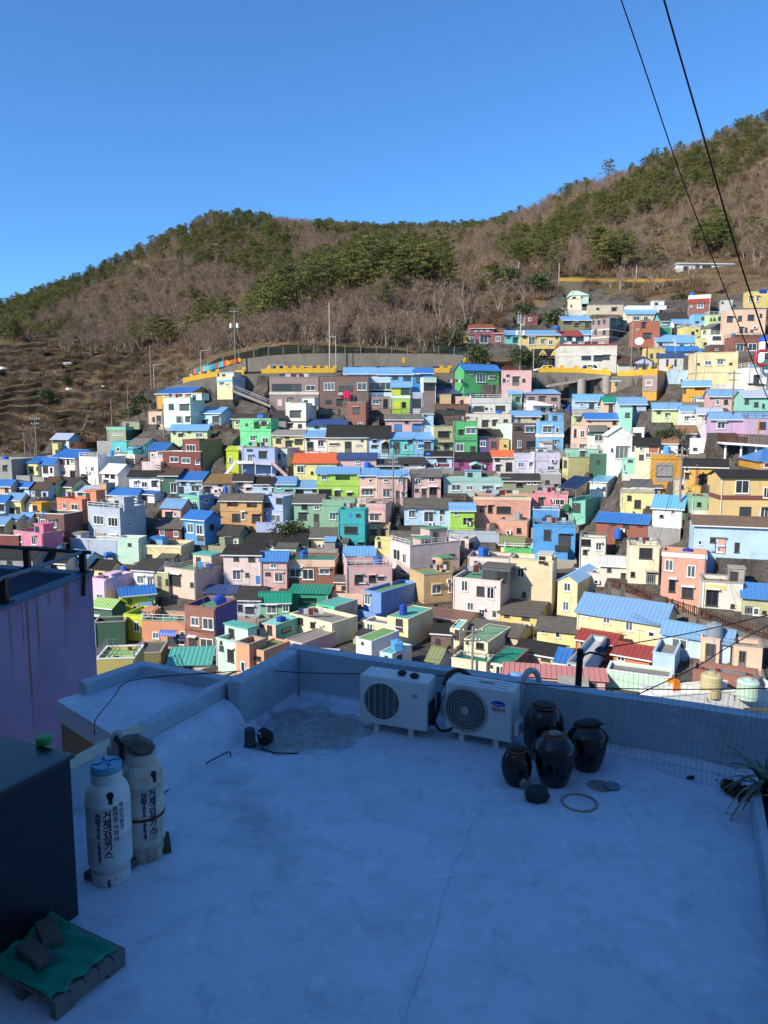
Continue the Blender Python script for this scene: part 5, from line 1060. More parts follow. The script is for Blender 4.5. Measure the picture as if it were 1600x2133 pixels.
struct(rb.build('road', M_ASPH))
ln = MB(); a_, b_ = off(RD, -.07), off(RD, .07); up = Vector((0, 0, .005))
for i in range(0, len(RD) - 1): ln.quad(a_[i]+up, a_[i+1]+up, b_[i+1]+up, b_[i]+up)
struct(ln.build('road_marking', M_YEL))

def wall_strip(pts, w, z0s, z1s, mb, m=0):
    a, b = off(pts, -w / 2), off(pts, w / 2)
    for i in range(len(pts) - 1):
        p = [a[i].copy(), a[i+1].copy(), b[i+1].copy(), b[i].copy()]; q = [v.copy() for v in p]
        for v, z in zip(p, (z0s[i], z0s[i+1], z0s[i+1], z0s[i])): v.z = z
        for v, z in zip(q, (z1s[i], z1s[i+1], z1s[i+1], z1s[i])): v.z = z
        mb.hexa(p + q, m)
EDGE = off(RD, -3.7)
def edge_part(u0, u1): return [p for p in EDGE if u0 <= px(p)[0] <= u1]
merl = MB(); merl.box(-.38, -.13, 0, .38, .13, .5); MERLON = merl.mesh('merlon', M_YEL)
def barrier(u0, u1, label):
    e = edge_part(u0, u1); o = e[0].copy(); o.z -= .0
    root = thing('road_barrier', label, 'barrier', o, 0, 'yellow crenellated barriers along the road')
    mb = MB(); wall_strip([p - o for p in e], .25, [p.z - o.z - .15 for p in e], [p.z - o.z + .8 for p in e], mb); mb.build('barrier_wall', M_YEL, root)
    e2 = resample(e, 1.0); acc = 0
    d = 0
    for a, b in zip(e2, e2[1:]):
        d += (b - a).length
        if d >= 1.55:
            d = 0; t = b - a; obj('merlon', MERLON, root, b - o + Vector((0, 0, .802)), math.atan2(t.y, t.x))
barrier(380, 455, 'yellow crenellated barrier stepping down at the left end of the road')
barrier(486, 521, 'short yellow barrier section beside the cream hillside house')
barrier(536, 712, 'yellow crenellated barrier above the mauve brick house')
barrier(902, 948, 'short yellow barrier left of the bright green house')
barrier(1106, 1276, 'yellow crenellated barrier over the concrete ramp')
barrier(1281, 1412, 'yellow crenellated barrier running up to the tall ochre house')
e = edge_part(345, 1420); e = off(e, -.02)
rw = MB(); wall_strip(e, .4, [p.z - 6.5 for p in e], [p.z - .18 for p in e], rw)
t = rw.build('retaining_wall', M_DCONC); tag(t, 'grey concrete wall carrying the front edge of the road', 'wall')
# the tall wall behind the road with its fence
WT = [(360,806),(380,797),(410,777),(440,762),(480,752),(520,746),(560,741),(620,737),(700,736),(900,737),(1000,741)]
back = [p for p in off(RD, 4.6) if 355 <= px(p)[0] <= 1005]
zt = [at(px(p)[0], float(np.interp(px(p)[0], [a for a, _ in WT], [b for _, b in WT])), p.y).z for p in back]
bw = MB(); wall_strip(back, .5, [p.z - 1.0 for p in back], zt, bw)
t = bw.build('retaining_wall', mat('weathered_wall', rgb(136,128,116,.8), .92, 'wall', .95, .45)); tag(t, 'tall curved stained concrete wall behind the road below the wood', 'wall')
fo = back[0].copy(); ft = thing('mesh_fence', 'green wire mesh fence with posts on top of the tall road wall', 'fence', fo)
fp = MB(); fp.box(-.06, -.06, 0, .06, .06, 1.7); FPOST = fp.mesh('fence_post', mat('pale_green_steel', rgb(128,146,132,.8), .5))
M_NET = mat('green_mesh_wire', rgb(52,84,66,.8), .6)
nm_ = MB()
bk2 = [Vector((p.x, p.y, z)) for p, z in zip(back, zt)]; bk2 = resample(bk2, 3.1)[::2]
for a, b in zip(bk2, bk2[1:]):
    obj('fence_post', FPOST, ft, a - fo)
    a, b = a - fo, b - fo
    for z in (.15, .55, .95, 1.35, 1.62): nm_.bar(a + Vector((0,0,z)), b + Vector((0,0,z)), .035 if z < 1.6 else .06)
    n = int((b - a).length / .35)
    for i in range(n): q = a.lerp(b, (i + .5) / n); nm_.bar(q + Vector((0,0,.1)), q + Vector((0,0,1.62)), .03)
o_ = nm_.build('mesh_panel', M_NET, ft); o_['kind'] = 'stuff'

# cars seen over the barrier
def make_car(name, label, cat, col, u, side, van=0, flip=0):
    c = min(RD, key=lambda p: abs(px(p)[0] - u)); i = RD.index(c); t_ = RD[min(i+1, len(RD)-1)] - RD[max(0, i-1)]
    base = off(RD, side)[i]; root = thing(name, label, cat, base + Vector((0, 0, .01)), math.atan2(t_.y, t_.x) + (math.pi if flip else 0), 'cars on the road')
    L, W = (4.9, 1.85) if van else (4.4, 1.75); hb = .85 if not van else .95; ht = 1.45 if not van else 1.9
    pm = mat('car_paint_' + name + str(col), rgb(*col, .8), .25, spec=.6)
    b = MB(); y = W / 2
    prof = [(-L/2, .3), (-L/2, hb - .05), (-L/2 + .5, hb), (L/2 - 1.1, hb), (L/2 - .1, hb - .14), (L/2, hb - .35), (L/2, .3)]
    n = len(prof); i0 = len(b.v); b.v += [(x, -y, z) for x, z in prof] + [(x, y, z) for x, z in prof]
    b.f += [tuple(range(n))[::1], tuple(range(n, 2 * n))[::-1]] + [(j, j + n, (j + 1) % n + n, (j + 1) % n) for j in range(n)]; b.m += [0] * (n + 2)
    o = b.build('body', pm, root); bevel(o, .06, 2)
    cb = MB(); x0, x1 = (-L/2 + .25, L/2 - 1.2) if not van else (-L/2 + .05, L/2 - .9); r0, r1 = (x0 + .55, x1 - .75) if not van else (x0 + .15, x1 - .7)
    cb.hexa([(x0, -y + .06, hb), (x1, -y + .06, hb), (x1, y - .06, hb), (x0, y - .06, hb), (r0, -y + .2, ht), (r1, -y + .2, ht), (r1, y - .2, ht), (r0, y - .2, ht)])
    o = cb.build('cabin', pm, root); bevel(o, .05, 2)
    wd = MB()
    for s in (-1, 1):
        def P(f, g):
            a = Vector((x0, s * (y - .06), hb)).lerp(Vector((x1, s * (y - .06), hb)), f); c = Vector((r0, s * (y - .2), ht)).lerp(Vector((r1, s * (y - .2), ht)), f); q = a.lerp(c, g); q.y += s * .012; return q
        for f0, f1 in ((.08, .46), (.5, .9)) if not van else ((.05, .36), (.39, .68), (.71, .93)):
            pts = [P(f0, .12), P(f1, .12), P(f1, .86), P(f0, .86)]; wd.poly(pts if s < 0 else pts[::-1])
    e_ = .012; k = ((x1 - r1) / (ht - hb)); 
    wd.poly([(x1 + e_ - k * .08, -y + .2, hb + .08), (x1 + e_ - k * .08, y - .2, hb + .08), (r1 + e_ + k * .08, y - .28, ht - .08), (r1 + e_ + k * .08, -y + .28, ht - .08)])
    wd.build('window', mat('car_glass', rgb(30,34,40), .05, spec=.7), root)
    ty, ri = MB(), MB()
    for r_, w_, mb in ((.31, .1, ty), (.19, .105, ri)):
        pr = [(r_ * math.cos(a), r_ * math.sin(a)) for a in [2 * math.pi * j / 14 for j in range(14)]]; i0 = len(mb.v)
        mb.v += [(x, -w_, z) for x, z in pr] + [(x, w_, z) for x, z in pr]
        mb.f += [tuple(range(14)), tuple(range(14, 28))[::-1]] + [(j, j + 14, (j + 1) % 14 + 14, (j + 1) % 14) for j in range(14)]; mb.m += [0] * 16
    tm, rmh = ty.mesh('tyre', mat('tyre_rubber', rgb(28,28,28), .9)), ri.mesh('rim', M_STEEL)
    for x in (-L * .3, L * .31):
        for s in (-1, 1):
            w_ = obj('wheel', tm, root, (x, s * (y - .08), .31)); obj('rim', rmh, w_)
    hl = MB(); hl.box(L/2 - .14, -y + .1, hb - .34, L/2 + .012, -y + .45, hb - .2); h1 = hl.mesh('headlight', mat('lamp_lens', rgb(225,228,230), .15))
    obj('headlight', h1, root); obj('headlight', h1, root, (0, W - .55, 0))
make_car('van', 'silver passenger van with dark windows at the left of the road', 'van', (190,192,196), 575, 1.6, 1, 1)
make_car('car', 'white hatchback just right of the silver van', 'car', (232,232,230), 632, 1.6, 0, 1)
make_car('car', 'dark grey car near the tall lamp poles by the wall', 'car', (60,62,66), 668, 1.9)
make_car('car', 'black car behind the pale blue roofs, left of two dark ones', 'car', (35,36,40), 752, 1.6)
make_car('car', 'dark green grey car behind the middle of the blue roofs', 'car', (58,66,64), 806, 1.6)
make_car('car', 'maroon tinged dark car left of the bright green house', 'car', (70,48,58), 856, 1.6)
make_car('car', 'purple black car nearest the bright green house', 'car', (54,46,66), 912, 1.6)
make_car('car', 'white estate car below the two yellow dormers', 'car', (238,238,236), 1133, -.6, 0, 1)
make_car('car', 'white saloon right of the estate car behind the barrier', 'car', (228,230,232), 1182, -.6)
make_car('car', 'red car parked under the dark bush above the barrier', 'car', (150,40,32), 1070, 2.0)
make_car('truck', 'small white truck before the white roadside building', 'truck', (240,240,238), 1243, -.4, 1)

# concrete ramp with pillars hanging below the road
rt = thing('ramp', 'sloping concrete ramp on round pillars below the road barrier', 'ramp', at(1210, 800, 151))
def rl(u, v, Y): return at(u, v, Y) - rt.location
sb = MB(); a0, a1 = rl(1272, 779, 151.8), rl(1143, 801, 150.2); d_ = Vector((0, 2.6, 0)); t_ = Vector((0, 0, .5))
sb.hexa([a1 - t_, a0 - t_, a0 - t_ + d_, a1 - t_ + d_, a1, a0, a0 + d_, a1 + d_]); sb.build('ramp_slab', M_CONC, rt)
for u, v0, v1 in ((1212, 822, 790), (1264, 806, 783)):
    pb = MB(); q = rl(u, v0, 151.2); q2 = rl(u, v1, 151.2); pb.tube([q - Vector((0, 0, 1.5)), q2], .85, 16); pb.build('pillar', M_CONC, rt, smooth=False)
cw = thing('corrugated_wall', 'ribbed grey sheet wall in the shade under the ramp', 'wall', at(1240, 815, 153.6))
cb = MB(); 
for i in range(34):
    a = at(1185 + i * 3.1, 822, 153.6) - cw.location; cb.box(a.x, -.06 if i % 2 else 0, a.z - 1, a.x + .3, .1, a.z + 4.4)
cb.build('sheet', mat('weathered_sheet', rgb(150,142,130,.7), .7, 'wall', .5), cw)
# concrete stair beside the cream house
stt = thing('stair', 'long concrete stair with a steel rail beside the cream hillside house', 'stair', at(525, 832, 150))
s0, s1 = at(487, 812, 150.5) - stt.location, at(563, 843, 148.5) - stt.location
sp = MB(); sp.box(-.2, -.8, -.5, .2, .8, 0); STEP = sp.mesh('step', M_CONC)
for i in range(24): obj('step', STEP, stt, s0.lerp(s1, i / 23))
rr = MB()
for k in (0, 1):
    o2 = Vector((0, -.8 + 1.6 * k, .9)); rr.bar(s0 + o2, s1 + o2, .07); rr.bar(s0 + o2 - Vector((0,0,.4)), s1 + o2 - Vector((0,0,.4)), .05)
    for i in range(0, 24, 4): q = s0.lerp(s1, i / 23); rr.bar(q + Vector((0, -.8 + 1.6 * k, 0)), q + o2, .05)
rr.build('handrail', M_STEEL, stt)
# painted little house shaped boards on the wall
BC = [(240,110,130),(70,160,170),(60,140,150),(235,150,60),(130,200,230),(120,190,220),(90,190,190),(70,160,180),(60,150,150),(225,70,90),(60,180,170),(110,200,210),(225,70,70),(225,150,50),(240,180,30),(245,150,20),(245,120,20),(230,60,40),(245,190,10)]
CN = ['coral pink','sea blue','slate blue','amber','pale blue','powder blue','aqua','steel blue','deep teal','crimson','jade','ice blue','scarlet','apricot','golden','orange','tangerine','vermilion','yellow']
for i, c in enumerate(BC):
    u = 406 + i * 5.15; p = min(off(RD, 4.25), key=lambda q: abs(px(q)[0] - u)); k = i / 18
    v = 779 - 24 * k; q = at(u, v, p.y)
    b = MB(); s = .27 if i < 14 else .36
    i0 = len(b.v); pr = [(-s, 0), (s, 0), (s, 1.0), (0, 1.35), (-s, 1.0)] if i < 14 else [(-s, .1), (s, .1), (s, .9), (-s, .9)]
    n = len(pr); b.v += [(x, -.12, z) for x, z in pr] + [(x, .12, z) for x, z in pr]; b.f += [tuple(range(n)), tuple(range(n, 2*n))[::-1]] + [(j, j + n, (j+1) % n + n, (j+1) % n) for j in range(n)]; b.m += [0] * (n + 2)
    o = b.build('painted_board', mat('board_%d' % i, rgb(*c, .85), .6), loc=q); tag(o, CN[i] + ' painted board hanging in the row along the left road wall', 'board', 'painted boards along the road wall')
# banner sign yellow figures on the wall
for u in (841, 968):
    p = min(off(RD, 4.3), key=lambda q: abs(px(q)[0] - u)); b = MB(); b.box(-.35, -.05, 0, .35, .05, .9); b.box(-.2, -.06, .9, .2, .06, 1.2)
    o = b.build('wall_sign', M_YEL, loc=at(u, 756, p.y)); tag(o, 'small yellow sign on the tall road wall, ' + ('left one behind the blue roofs' if u < 900 else 'right one above the bright green house'), 'sign')
# ---------------------------------------------------------------- trees and scrub on the hills
M_BARK = mat('pine_bark', rgb(92,70,56,.8), .9, 'plain', .4, 3)
M_GREYBARK = mat('grey_bark', rgb(168,154,136,.85), .9, 'leaf', .4, 1, col2=rgb(124,108,94,.85))
M_PINE = mat('pine_needles', rgb(134,132,72,.8), .7, 'leaf', spec=.2, col2=rgb(82,96,54,.8))
M_TWIG = mat('bare_twigs', rgb(158,136,114,.86), .9, 'leaf', spec=.1, col2=rgb(126,108,96,.82))
M_SCRUB = mat('dry_scrub', rgb(134,110,82,.82), .95, 'leaf', spec=.1, col2=rgb(100,84,68,.8))
M_EVER = mat('evergreen_leaves', rgb(84,96,52,.75), .6, 'leaf', spec=.3, col2=rgb(58,70,42,.75))
def soup(name, tris, m):
    v = np.asarray(tris, np.float32).reshape(-1, 3); me = bpy.data.meshes.new(name)
    n = len(v) // 3; me.vertices.add(len(v)); me.vertices.foreach_set('co', v.reshape(-1))
    me.loops.add(len(v)); me.loops.foreach_set('vertex_index', np.arange(len(v), dtype=np.int32))
    me.polygons.add(n); me.polygons.foreach_set('loop_start', np.arange(0, len(v), 3, dtype=np.int32))
    me.update(calc_edges=True); me.validate(); me.materials.append(m); return me
def rdir(r, n):
    d = r.normal(size=(n, 3)); return d / np.linalg.norm(d, axis=1, keepdims=True)
def clump_tris(r, c, rad, n, size, flat=.6, up=.5):
    d = rdir(r, n); p = np.array(c) + d * np.array([rad, rad, rad * flat]) * (r.random((n, 1)) ** .45)
    a = rdir(r, n); a[:, 2] = a[:, 2] * .5 + up * r.random(n); b = np.cross(a, rdir(r, n)); b /= np.linalg.norm(b, axis=1, keepdims=True) + 1e-6
    s = size * (.6 + .8 * r.random((n, 1)))
    return np.stack([p - b * s * .3, p + b * s * .3, p + a * s], 1).reshape(-1, 3)
def pine_proto(seed, h=10.0):
    r = np.random.default_rng(seed); rr = random.Random(seed)
    lean = (rr.uniform(-.8, .8), rr.uniform(-.8, .8)); t = MB()
    tr = [(lean[0] * f * f, lean[1] * f * f, h * .93 * f) for f in (0, .3, .6, 1)]; t.tube(tr, [.2, .16, .11, .03], 6); tris = []
    base = rr.uniform(.32, .48)
    for k in range(34):
        f = base + (1 - base) * (k / 33) ** .9; ang = k * 2.4 + rr.uniform(-.5, .5)
        wide = h * (.36 if seed % 2 else .28) * math.sin(math.pi * min(1, (1.06 - f) / (1.06 - base)) ** .62 * .5) * rr.uniform(.3, 1.15)
        c = (lean[0] * f * f + wide * math.cos(ang), lean[1] * f * f + wide * math.sin(ang), h * f * .98 + rr.uniform(-.4, .3))
        q = (lean[0] * f * f, lean[1] * f * f, h * f * .95 - .4); t.tube([q, c], [.05, .02], 3)
        tris.append(clump_tris(r, c, rr.uniform(.55, 1.15), 78, .3, .36, .6))
    return t.mesh('trunk', M_BARK), soup('crown', np.concatenate(tris), M_PINE)
def bare_proto(seed, h=8.0, spread=.55):
    rr = random.Random(seed); t = MB(); tris = []
    def sliver(a, b, w):
        d = (b - a); n = d.cross(Vector((rr.uniform(-1, 1), rr.uniform(-1, 1), rr.uniform(-.3, .3))))
        if n.length < 1e-5: return
        n.normalize(); tris.extend([a - n * w, a + n * w, b])
    def grow(p, d, L, r_, lev):
        q = p + d * L * .5 + Vector((rr.uniform(-1, 1), rr.uniform(-1, 1), 0)) * L * .06; e = q + (d + Vector((rr.uniform(-.3, .3), rr.uniform(-.3, .3), .1))).normalized() * L * .5
        if lev < 2: t.tube([p, q, e], [r_, r_ * .8, r_ * .6], 5 if lev == 0 else 3)
        else: sliver(p, e, max(.024, r_))
        if lev == 4: return
        n = [4, 4, 4, 5][lev]
        for i in range(n):
            f = rr.uniform(.35, 1.0) if i < n - 1 else 1.0; s = p.lerp(e, f); sp = spread * (1.1 if lev else .9)
            nd = (d + Vector((rr.gauss(0, sp), rr.gauss(0, sp), rr.uniform(-.1, .45)))).normalized(); grow(s, nd, L * rr.uniform(.5, .72), r_ * .5, lev + 1)
    for _ in range(rr.choice((1, 2, 2, 3))):
        grow(Vector((rr.uniform(-.3, .3), rr.uniform(-.3, .3), -.2)), Vector((rr.gauss(0, .25), rr.gauss(0, .25), 1)).normalized(), h * .42, .13, 0)
    return t.mesh('trunk', M_GREYBARK), soup('crown', [tuple(x) for x in tris], M_TWIG)
def scrub_proto(seed, m, n=150, h=1.6, w=1.5, wide=.03):
    r = np.random.default_rng(seed); p = np.stack([r.normal(0, w * .35, n), r.normal(0, w * .35, n), r.random(n) * .25 * h], 1)
    d = rdir(r, n); d[:, 2] = abs(d[:, 2]) + .5; d /= np.linalg.norm(d, axis=1, keepdims=True); L = h * (.35 + .65 * r.random((n, 1)))
    b = np.cross(d, rdir(r, n)); b /= np.linalg.norm(b, axis=1, keepdims=True) + 1e-6
    return soup('scrub', np.stack([p - b * wide, p + b * wide, p + d * L], 1).reshape(-1, 3), m)
def bush_proto(seed, m, w=1.6, h=1.4, n=1100, size=.22):
    r = np.random.default_rng(seed); tr = []
    for k in range(9):
        c = (r.normal(0, w * .4), r.normal(0, w * .4), h * (.35 + .5 * r.random())); tr.append(clump_tris(r, c, w * .55, n // 9, size, .8, .6))
    return soup('foliage', np.concatenate(tr), m)
PINES = [pine_proto(s) for s in range(1, 7)]
BARES = [bare_proto(s) for s in (11, 12, 13, 14, 15)]
SCRUBS = [scrub_proto(s, M_SCRUB) for s in (21, 22, 23)] + [scrub_proto(24, M_TWIG, 170, 2.2, 1.8, .025)]
BUSHES = [bush_proto(s, M_EVER) for s in (31, 32, 33)]

def joined(name, pr):                       # trunk and crown as one mesh, for the far mass
    o = bpy.data.objects.new(name, pr[0].copy()); b = pr[1]
    va = np.empty(len(pr[0].vertices) * 3, np.float32); pr[0].vertices.foreach_get('co', va); vb = np.empty(len(b.vertices) * 3, np.float32); b.vertices.foreach_get('co', vb)
    fa = [tuple(p.vertices) for p in pr[0].polygons]; k = len(va) // 3; n = len(vb) // 9
    me = bpy.data.meshes.new(name); me.from_pydata(np.concatenate([va, vb]).reshape(-1, 3).tolist(), [], fa + [(k + 3*i, k + 3*i + 1, k + 3*i + 2) for i in range(n)])
    me.materials.append(pr[0].materials[0]); me.materials.append(b.materials[0]); me.polygons.foreach_set('material_index', [0] * len(fa) + [1] * n); me.update(); return me
def scatter(name, pts, protos, label):
    """one object of kind stuff: pts = [(x, y, z, rot, scale, pick)]"""
    cl = bpy.data.collections.new(name + '_kinds')
    for i, me in enumerate(protos): cl.objects.link(bpy.data.objects.new('%s_kind_%02d' % (name, i), me))
    me = bpy.data.meshes.new(name); me.from_pydata([p[:3] for p in pts], [], [])
    for an, ty, vals in (('rot', 'FLOAT_VECTOR', [(0, 0, p[3]) for p in pts]), ('size', 'FLOAT', [p[4] for p in pts]), ('pick', 'INT', [int(p[5]) for p in pts])):
        a = me.attributes.new(an, ty, 'POINT'); a.data.foreach_set('vector' if ty == 'FLOAT_VECTOR' else 'value', np.asarray(vals, np.float32 if ty != 'INT' else np.int32).reshape(-1))
    ng = bpy.data.node_groups.new(name, 'GeometryNodeTree')
    ng.interface.new_socket('Geometry', in_out='INPUT', socket_type='NodeSocketGeometry'); ng.interface.new_socket('Geometry', in_out='OUTPUT', socket_type='NodeSocketGeometry')
    gi, go = ng.nodes.new('NodeGroupInput'), ng.nodes.new('NodeGroupOutput'); ip = ng.nodes.new('GeometryNodeInstanceOnPoints'); ci = ng.nodes.new('GeometryNodeCollectionInfo')
    ci.inputs['Collection'].default_value = cl; ci.inputs['Separate Children'].default_value = True; ci.inputs['Reset Children'].default_value = True
    def na(n, t): q = ng.nodes.new('GeometryNodeInputNamedAttribute'); q.data_type = t; q.inputs['Name'].default_value = n; return q.outputs['Attribute']
    ng.links.new(gi.outputs[0], ip.inputs['Points']); ng.links.new(ci.outputs[0], ip.inputs['Instance']); ip.inputs['Pick Instance'].default_value = True
    ng.links.new(na('pick', 'INT'), ip.inputs['Instance Index']); ng.links.new(na('rot', 'FLOAT_VECTOR'), ip.inputs['Rotation']); ng.links.new(na('size', 'FLOAT'), ip.inputs['Scale'])
    ng.links.new(ip.outputs[0], go.inputs[0])
    o = bpy.data.objects.new(name, me); COL.objects.link(o); md = o.modifiers.new('scatter', 'NODES'); md.node_group = ng; struct(o, 'stuff'); o['label'] = label; return o

def poly_in(poly, u, v):
    c = False; j = len(poly) - 1
    for i in range(len(poly)):
        (a, b), (d, e) = poly[i], poly[j]
        if (b > v) != (e > v) and u < (d - a) * (v - b) / (e - b) + a: c = not c
        j = i
    return c
PZ = [  # where the photograph shows pines: outline in photo pixels, chance, label
 ([(-200,720),(0,640),(110,598),(230,553),(330,498),(400,458),(450,462),(400,490),(340,530),(240,580),(150,625),(60,690),(-200,760)], .5, 'dark green pine along the left ridge skyline'),
 ([(380,470),(470,436),(540,446),(600,500),(610,560),(560,590),(500,570),(430,560),(370,540)], .58, 'green pine on the left peak'),
 ([(540,600),(600,560),(660,545),(760,500),(840,500),(900,510),(935,540),(925,590),(890,610),(810,618),(720,600),(640,635),(560,690),(510,690)], .62, 'dark pine of the knoll clump'),
 ([(1030,530),(1060,500),(1120,480),(1200,440),(1290,400),(1400,345),(1500,310),(1600,280),(1700,260),(1700,330),(1600,345),(1500,400),(1400,440),(1330,455),(1250,485),(1150,525),(1080,570)], .72, 'green hillside pine'),
 ([(1010,470),(1060,415),(1140,385),(1160,405),(1100,440),(1040,480)], .7, 'pine on the skyline where the right hill begins'),
 ([(1230,385),(1270,340),(1380,318),(1440,280),(1600,235),(1800,180),(1800,250),(1600,280),(1450,305),(1330,365)], .6, 'pine on the skyline of the right hill'),
 ([(660,500),(660,455),(1010,455),(1010,490),(900,488),(800,494)], .45, 'pine on the distant saddle skyline'),
 ([(1430,520),(1480,490),(1545,490),(1545,550),(1440,560)], .6, 'leafy green tree'),
 ([(1235,530),(1310,530),(1315,575),(1240,575)], .9, 'dark evergreen'),
 ([(-100,700),(130,695),(130,715),(-100,722)], .7, 'dark green tree over the old terraces'),
]
VB = [(-300,722),(0,716),(200,738),(330,745),(380,738),(450,748),(500,740),(620,731),(900,734),(960,702),(1050,672),(1080,652),(1170,612),(1230,604),(1300,618),(1420,606),(1500,600),(1560,585),(1800,560)]
vbu = [a for a, _ in VB]; vbv = [b for _, b in VB]
rv = random.Random(77)
pines, bares, scr, grn = [], [], [], []
ridge = {p: PROF[p][-2][0] for p in PU}
def ridge_Y(u): return float(np.interp(u, PU, [ridge[p] for p in PU]))
def clear(x, y, e=1.0):
    for h in HS:
        if abs(h.P0.y - y) < 30 and abs(h.P0.x - x) < 40 and inside(h, x, y, e): return False
    return True
n_try = 0
while n_try < 17000:
    n_try += 1
    u = rv.uniform(-260, 1860); Y = 163 + (rv.random() ** .75) * 275
    if rv.random() > Y / 420: continue      # even spread over the ground
    if Y > ridge_Y(u) + 14: continue
    v = ground_v(u, Y)
    if v > np.interp(u, vbu, vbv): continue
    pt = g_at(u, Y)
    if Y < 215 and not clear(pt.x, pt.y, 2.5): continue
    z = None
    for poly, ch, lab in PZ:
        if poly_in(poly, u, v - 4): z = (ch, lab); break
    if 578 < v < 596 and u > 1160: continue                           # the path stays open
    if u > 1395 and u < 1545 and 545 < v < 580: continue              # so does the white hut
    if z and rv.random() < z[0]: pines.append((pt, z[1], Y))
    elif z is None and rv.random() < .035: pines.append((pt, 'lone pine among bare trees', Y))
    elif rv.random() < .8: bares.append((pt, 'bare leafless tree in the grey brown wood ' + ('behind the tall road wall' if Y < 200 and 430 < u < 1000 else 'on the right hillside' if u > 1000 else 'on the slope of the left peak'), Y))
    else: scr.append((pt, Y))
for _ in range(290):
    u = rv.uniform(400, 1010); Y = 166.5 + 38 * rv.random() ** 1.4; v = ground_v(u, Y)
    if v > np.interp(u, vbu, vbv) - 2 or v < 640: continue
    bares.append((g_at(u, Y), 'bare leafless tree in the grey brown wood behind the tall road wall', Y))
pines.sort(key=lambda p: p[2]); bares.sort(key=lambda p: p[2])
def plant(name, pr, pt, lab, cat, sc, grp, hs=1.0):
    t = thing(name, lab, cat, pt + Vector((0, 0, -.15)), rv.uniform(0, 6.28), grp); t.scale = (sc, sc, sc * hs)
    obj('trunk', pr[0], t); obj('crown', pr[1], t); return t
NP, NB = 190, 290
def where(lab, pt, Y):                       # say which stretch of its wood a tree stands in
    u = px(pt)[0]; i = int(u // 90)
    marks = ['above the far left field terraces', 'over the left field terraces', 'above the round timber deck', 'above the leaning plain pole', 'above the orange house', 'behind the painted boards', 'behind the transformer pole', 'above the silver van', 'above the brown brick house', 'above the pale blue roadside roofs', 'above the deep blue house', 'behind the bright green house', 'above the rose pink house', 'over the small red brick hut', 'over the stepped cream tower', 'above the white flat house', 'above the hilltop brick house', 'above the long white hut', 'at the right frame edge']
    return lab + ', ' + ('near row ' if Y < 185 else 'middle rows ' if Y < 215 else 'upper rows ') + marks[max(0, min(18, i))]
for pt, lab, Y in pines[:NP]: plant('pine_tree', PINES[rv.randrange(6)], pt, where(lab.split(' standing')[0].split(' scattered')[0], pt, Y), 'tree', rv.uniform(.5, .85) if Y > 240 else rv.uniform(.75, 1.1), 'pines on the hills')
for pt, lab, Y in bares[:NB]: plant('bare_tree', BARES[rv.randrange(5)], pt, where('bare leafless tree', pt, Y), 'tree', rv.uniform(.75, 1.2), 'bare trees on the hills')
pj = [joined('far_pine', p) for p in PINES]; bj = [joined('far_bare', p) for p in BARES]
if pines[NP:]: scatter('far_pines', [(p.x, p.y, p.z - .2, rv.uniform(0, 6.28), rv.uniform(.42, .75), rv.randrange(6)) for p, _, Y in pines[NP:]], pj, 'mass of far pines covering the ridges')
scatter('far_bare_wood', [(p.x, p.y, p.z - .2, rv.uniform(0, 6.28), rv.uniform(.5, .9), rv.randrange(5)) for p, _, Y in bares[NB:]], bj, 'far leafless wood covering the hillsides')
pts = [(p.x, p.y, p.z - .1, rv.uniform(0, 6.28), rv.uniform(.8, 1.7), rv.randrange(4)) for p, Y in scr]
k = 0
while k < 11000:                             # brown undergrowth between the trees and on the old fields
    u = rv.uniform(-200, 1800); Y = 148 + rv.random() ** .8 * 200; v = ground_v(u, Y); k += 1
    ter = u < 380 and v > 690
    if not ter and v > np.interp(u, vbu, vbv) + 8: continue
    if Y < 160 and u > 330: continue
    if 577 < v < 590 and u > 1160: continue
    if ter and (v > 945 or rv.random() < .1): continue
    pt = g_at(u, Y)
    if Y < 215 and not clear(pt.x, pt.y, 1.2): continue
    pts.append((pt.x, pt.y, pt.z - .15, rv.uniform(0, 6.28), rv.uniform(.45, 1.05) if ter else rv.uniform(.6, 1.5), rv.randrange(4)))
scatter('dry_undergrowth', pts, SCRUBS, 'dry brown scrub over the hillsides and old field terraces')

def bush(u, v, Y, w, lab, name='bush', protos=BUSHES, hs=1.0, cat='bush'):
    t = thing(name, lab, cat, at(u, v, Y) - Vector((0, 0, .2)), rv.uniform(0, 6))
    s = w / 2.6; t.scale = (s, s, s * hs); obj('foliage', protos[rv.randrange(len(protos))], t)
    st = MB(); st.tube([(0, 0, -.3), (.1, 0, .7)], [.1, .05], 5); st.tube([(0, 0, -.3), (-.3, .2, .8)], [.08, .04], 5); st.build('stem', M_BARK, t); return t
bush(995, 765, 162, 6.0, 'round dark shrub with a rusty top behind the bright green house', hs=1.3)
bush(1085, 762, 162, 5.0, 'dark shrub at the foot of the tall street lamp', hs=1.4)
bush(1103, 764, 163, 4.0, 'dark shrub left of the glass fronted shop', hs=1.4)
bush(1192, 768, 160, 5.5, 'dark shrub before the grey roofed hut by the road', hs=1.15)
bush(1225, 770, 159, 3.4, 'low dark shrub left of the small white truck')
bush(302, 868, 160, 5.0, 'dark evergreen tree left of the orange house', hs=1.7, cat='tree', name='evergreen_tree')
bush(284, 880, 160, 5.0, 'paler evergreen bush below the dark one left of the orange house', hs=1.4)
bush(1395, 912, 117, 3.0, 'dark round bush left of the small rust roofed shed')
bush(1378, 912, 117, 2.4, 'brownish bush beside the dark round one above the hip roofed house')
bush(598, 1122, 113, 5.0, 'olive green tree below the lilac blue house stair', hs=1.0, cat='tree', name='evergreen_tree')
bush(616, 1126, 113, 3.6, 'small olive bush right of the olive green tree')
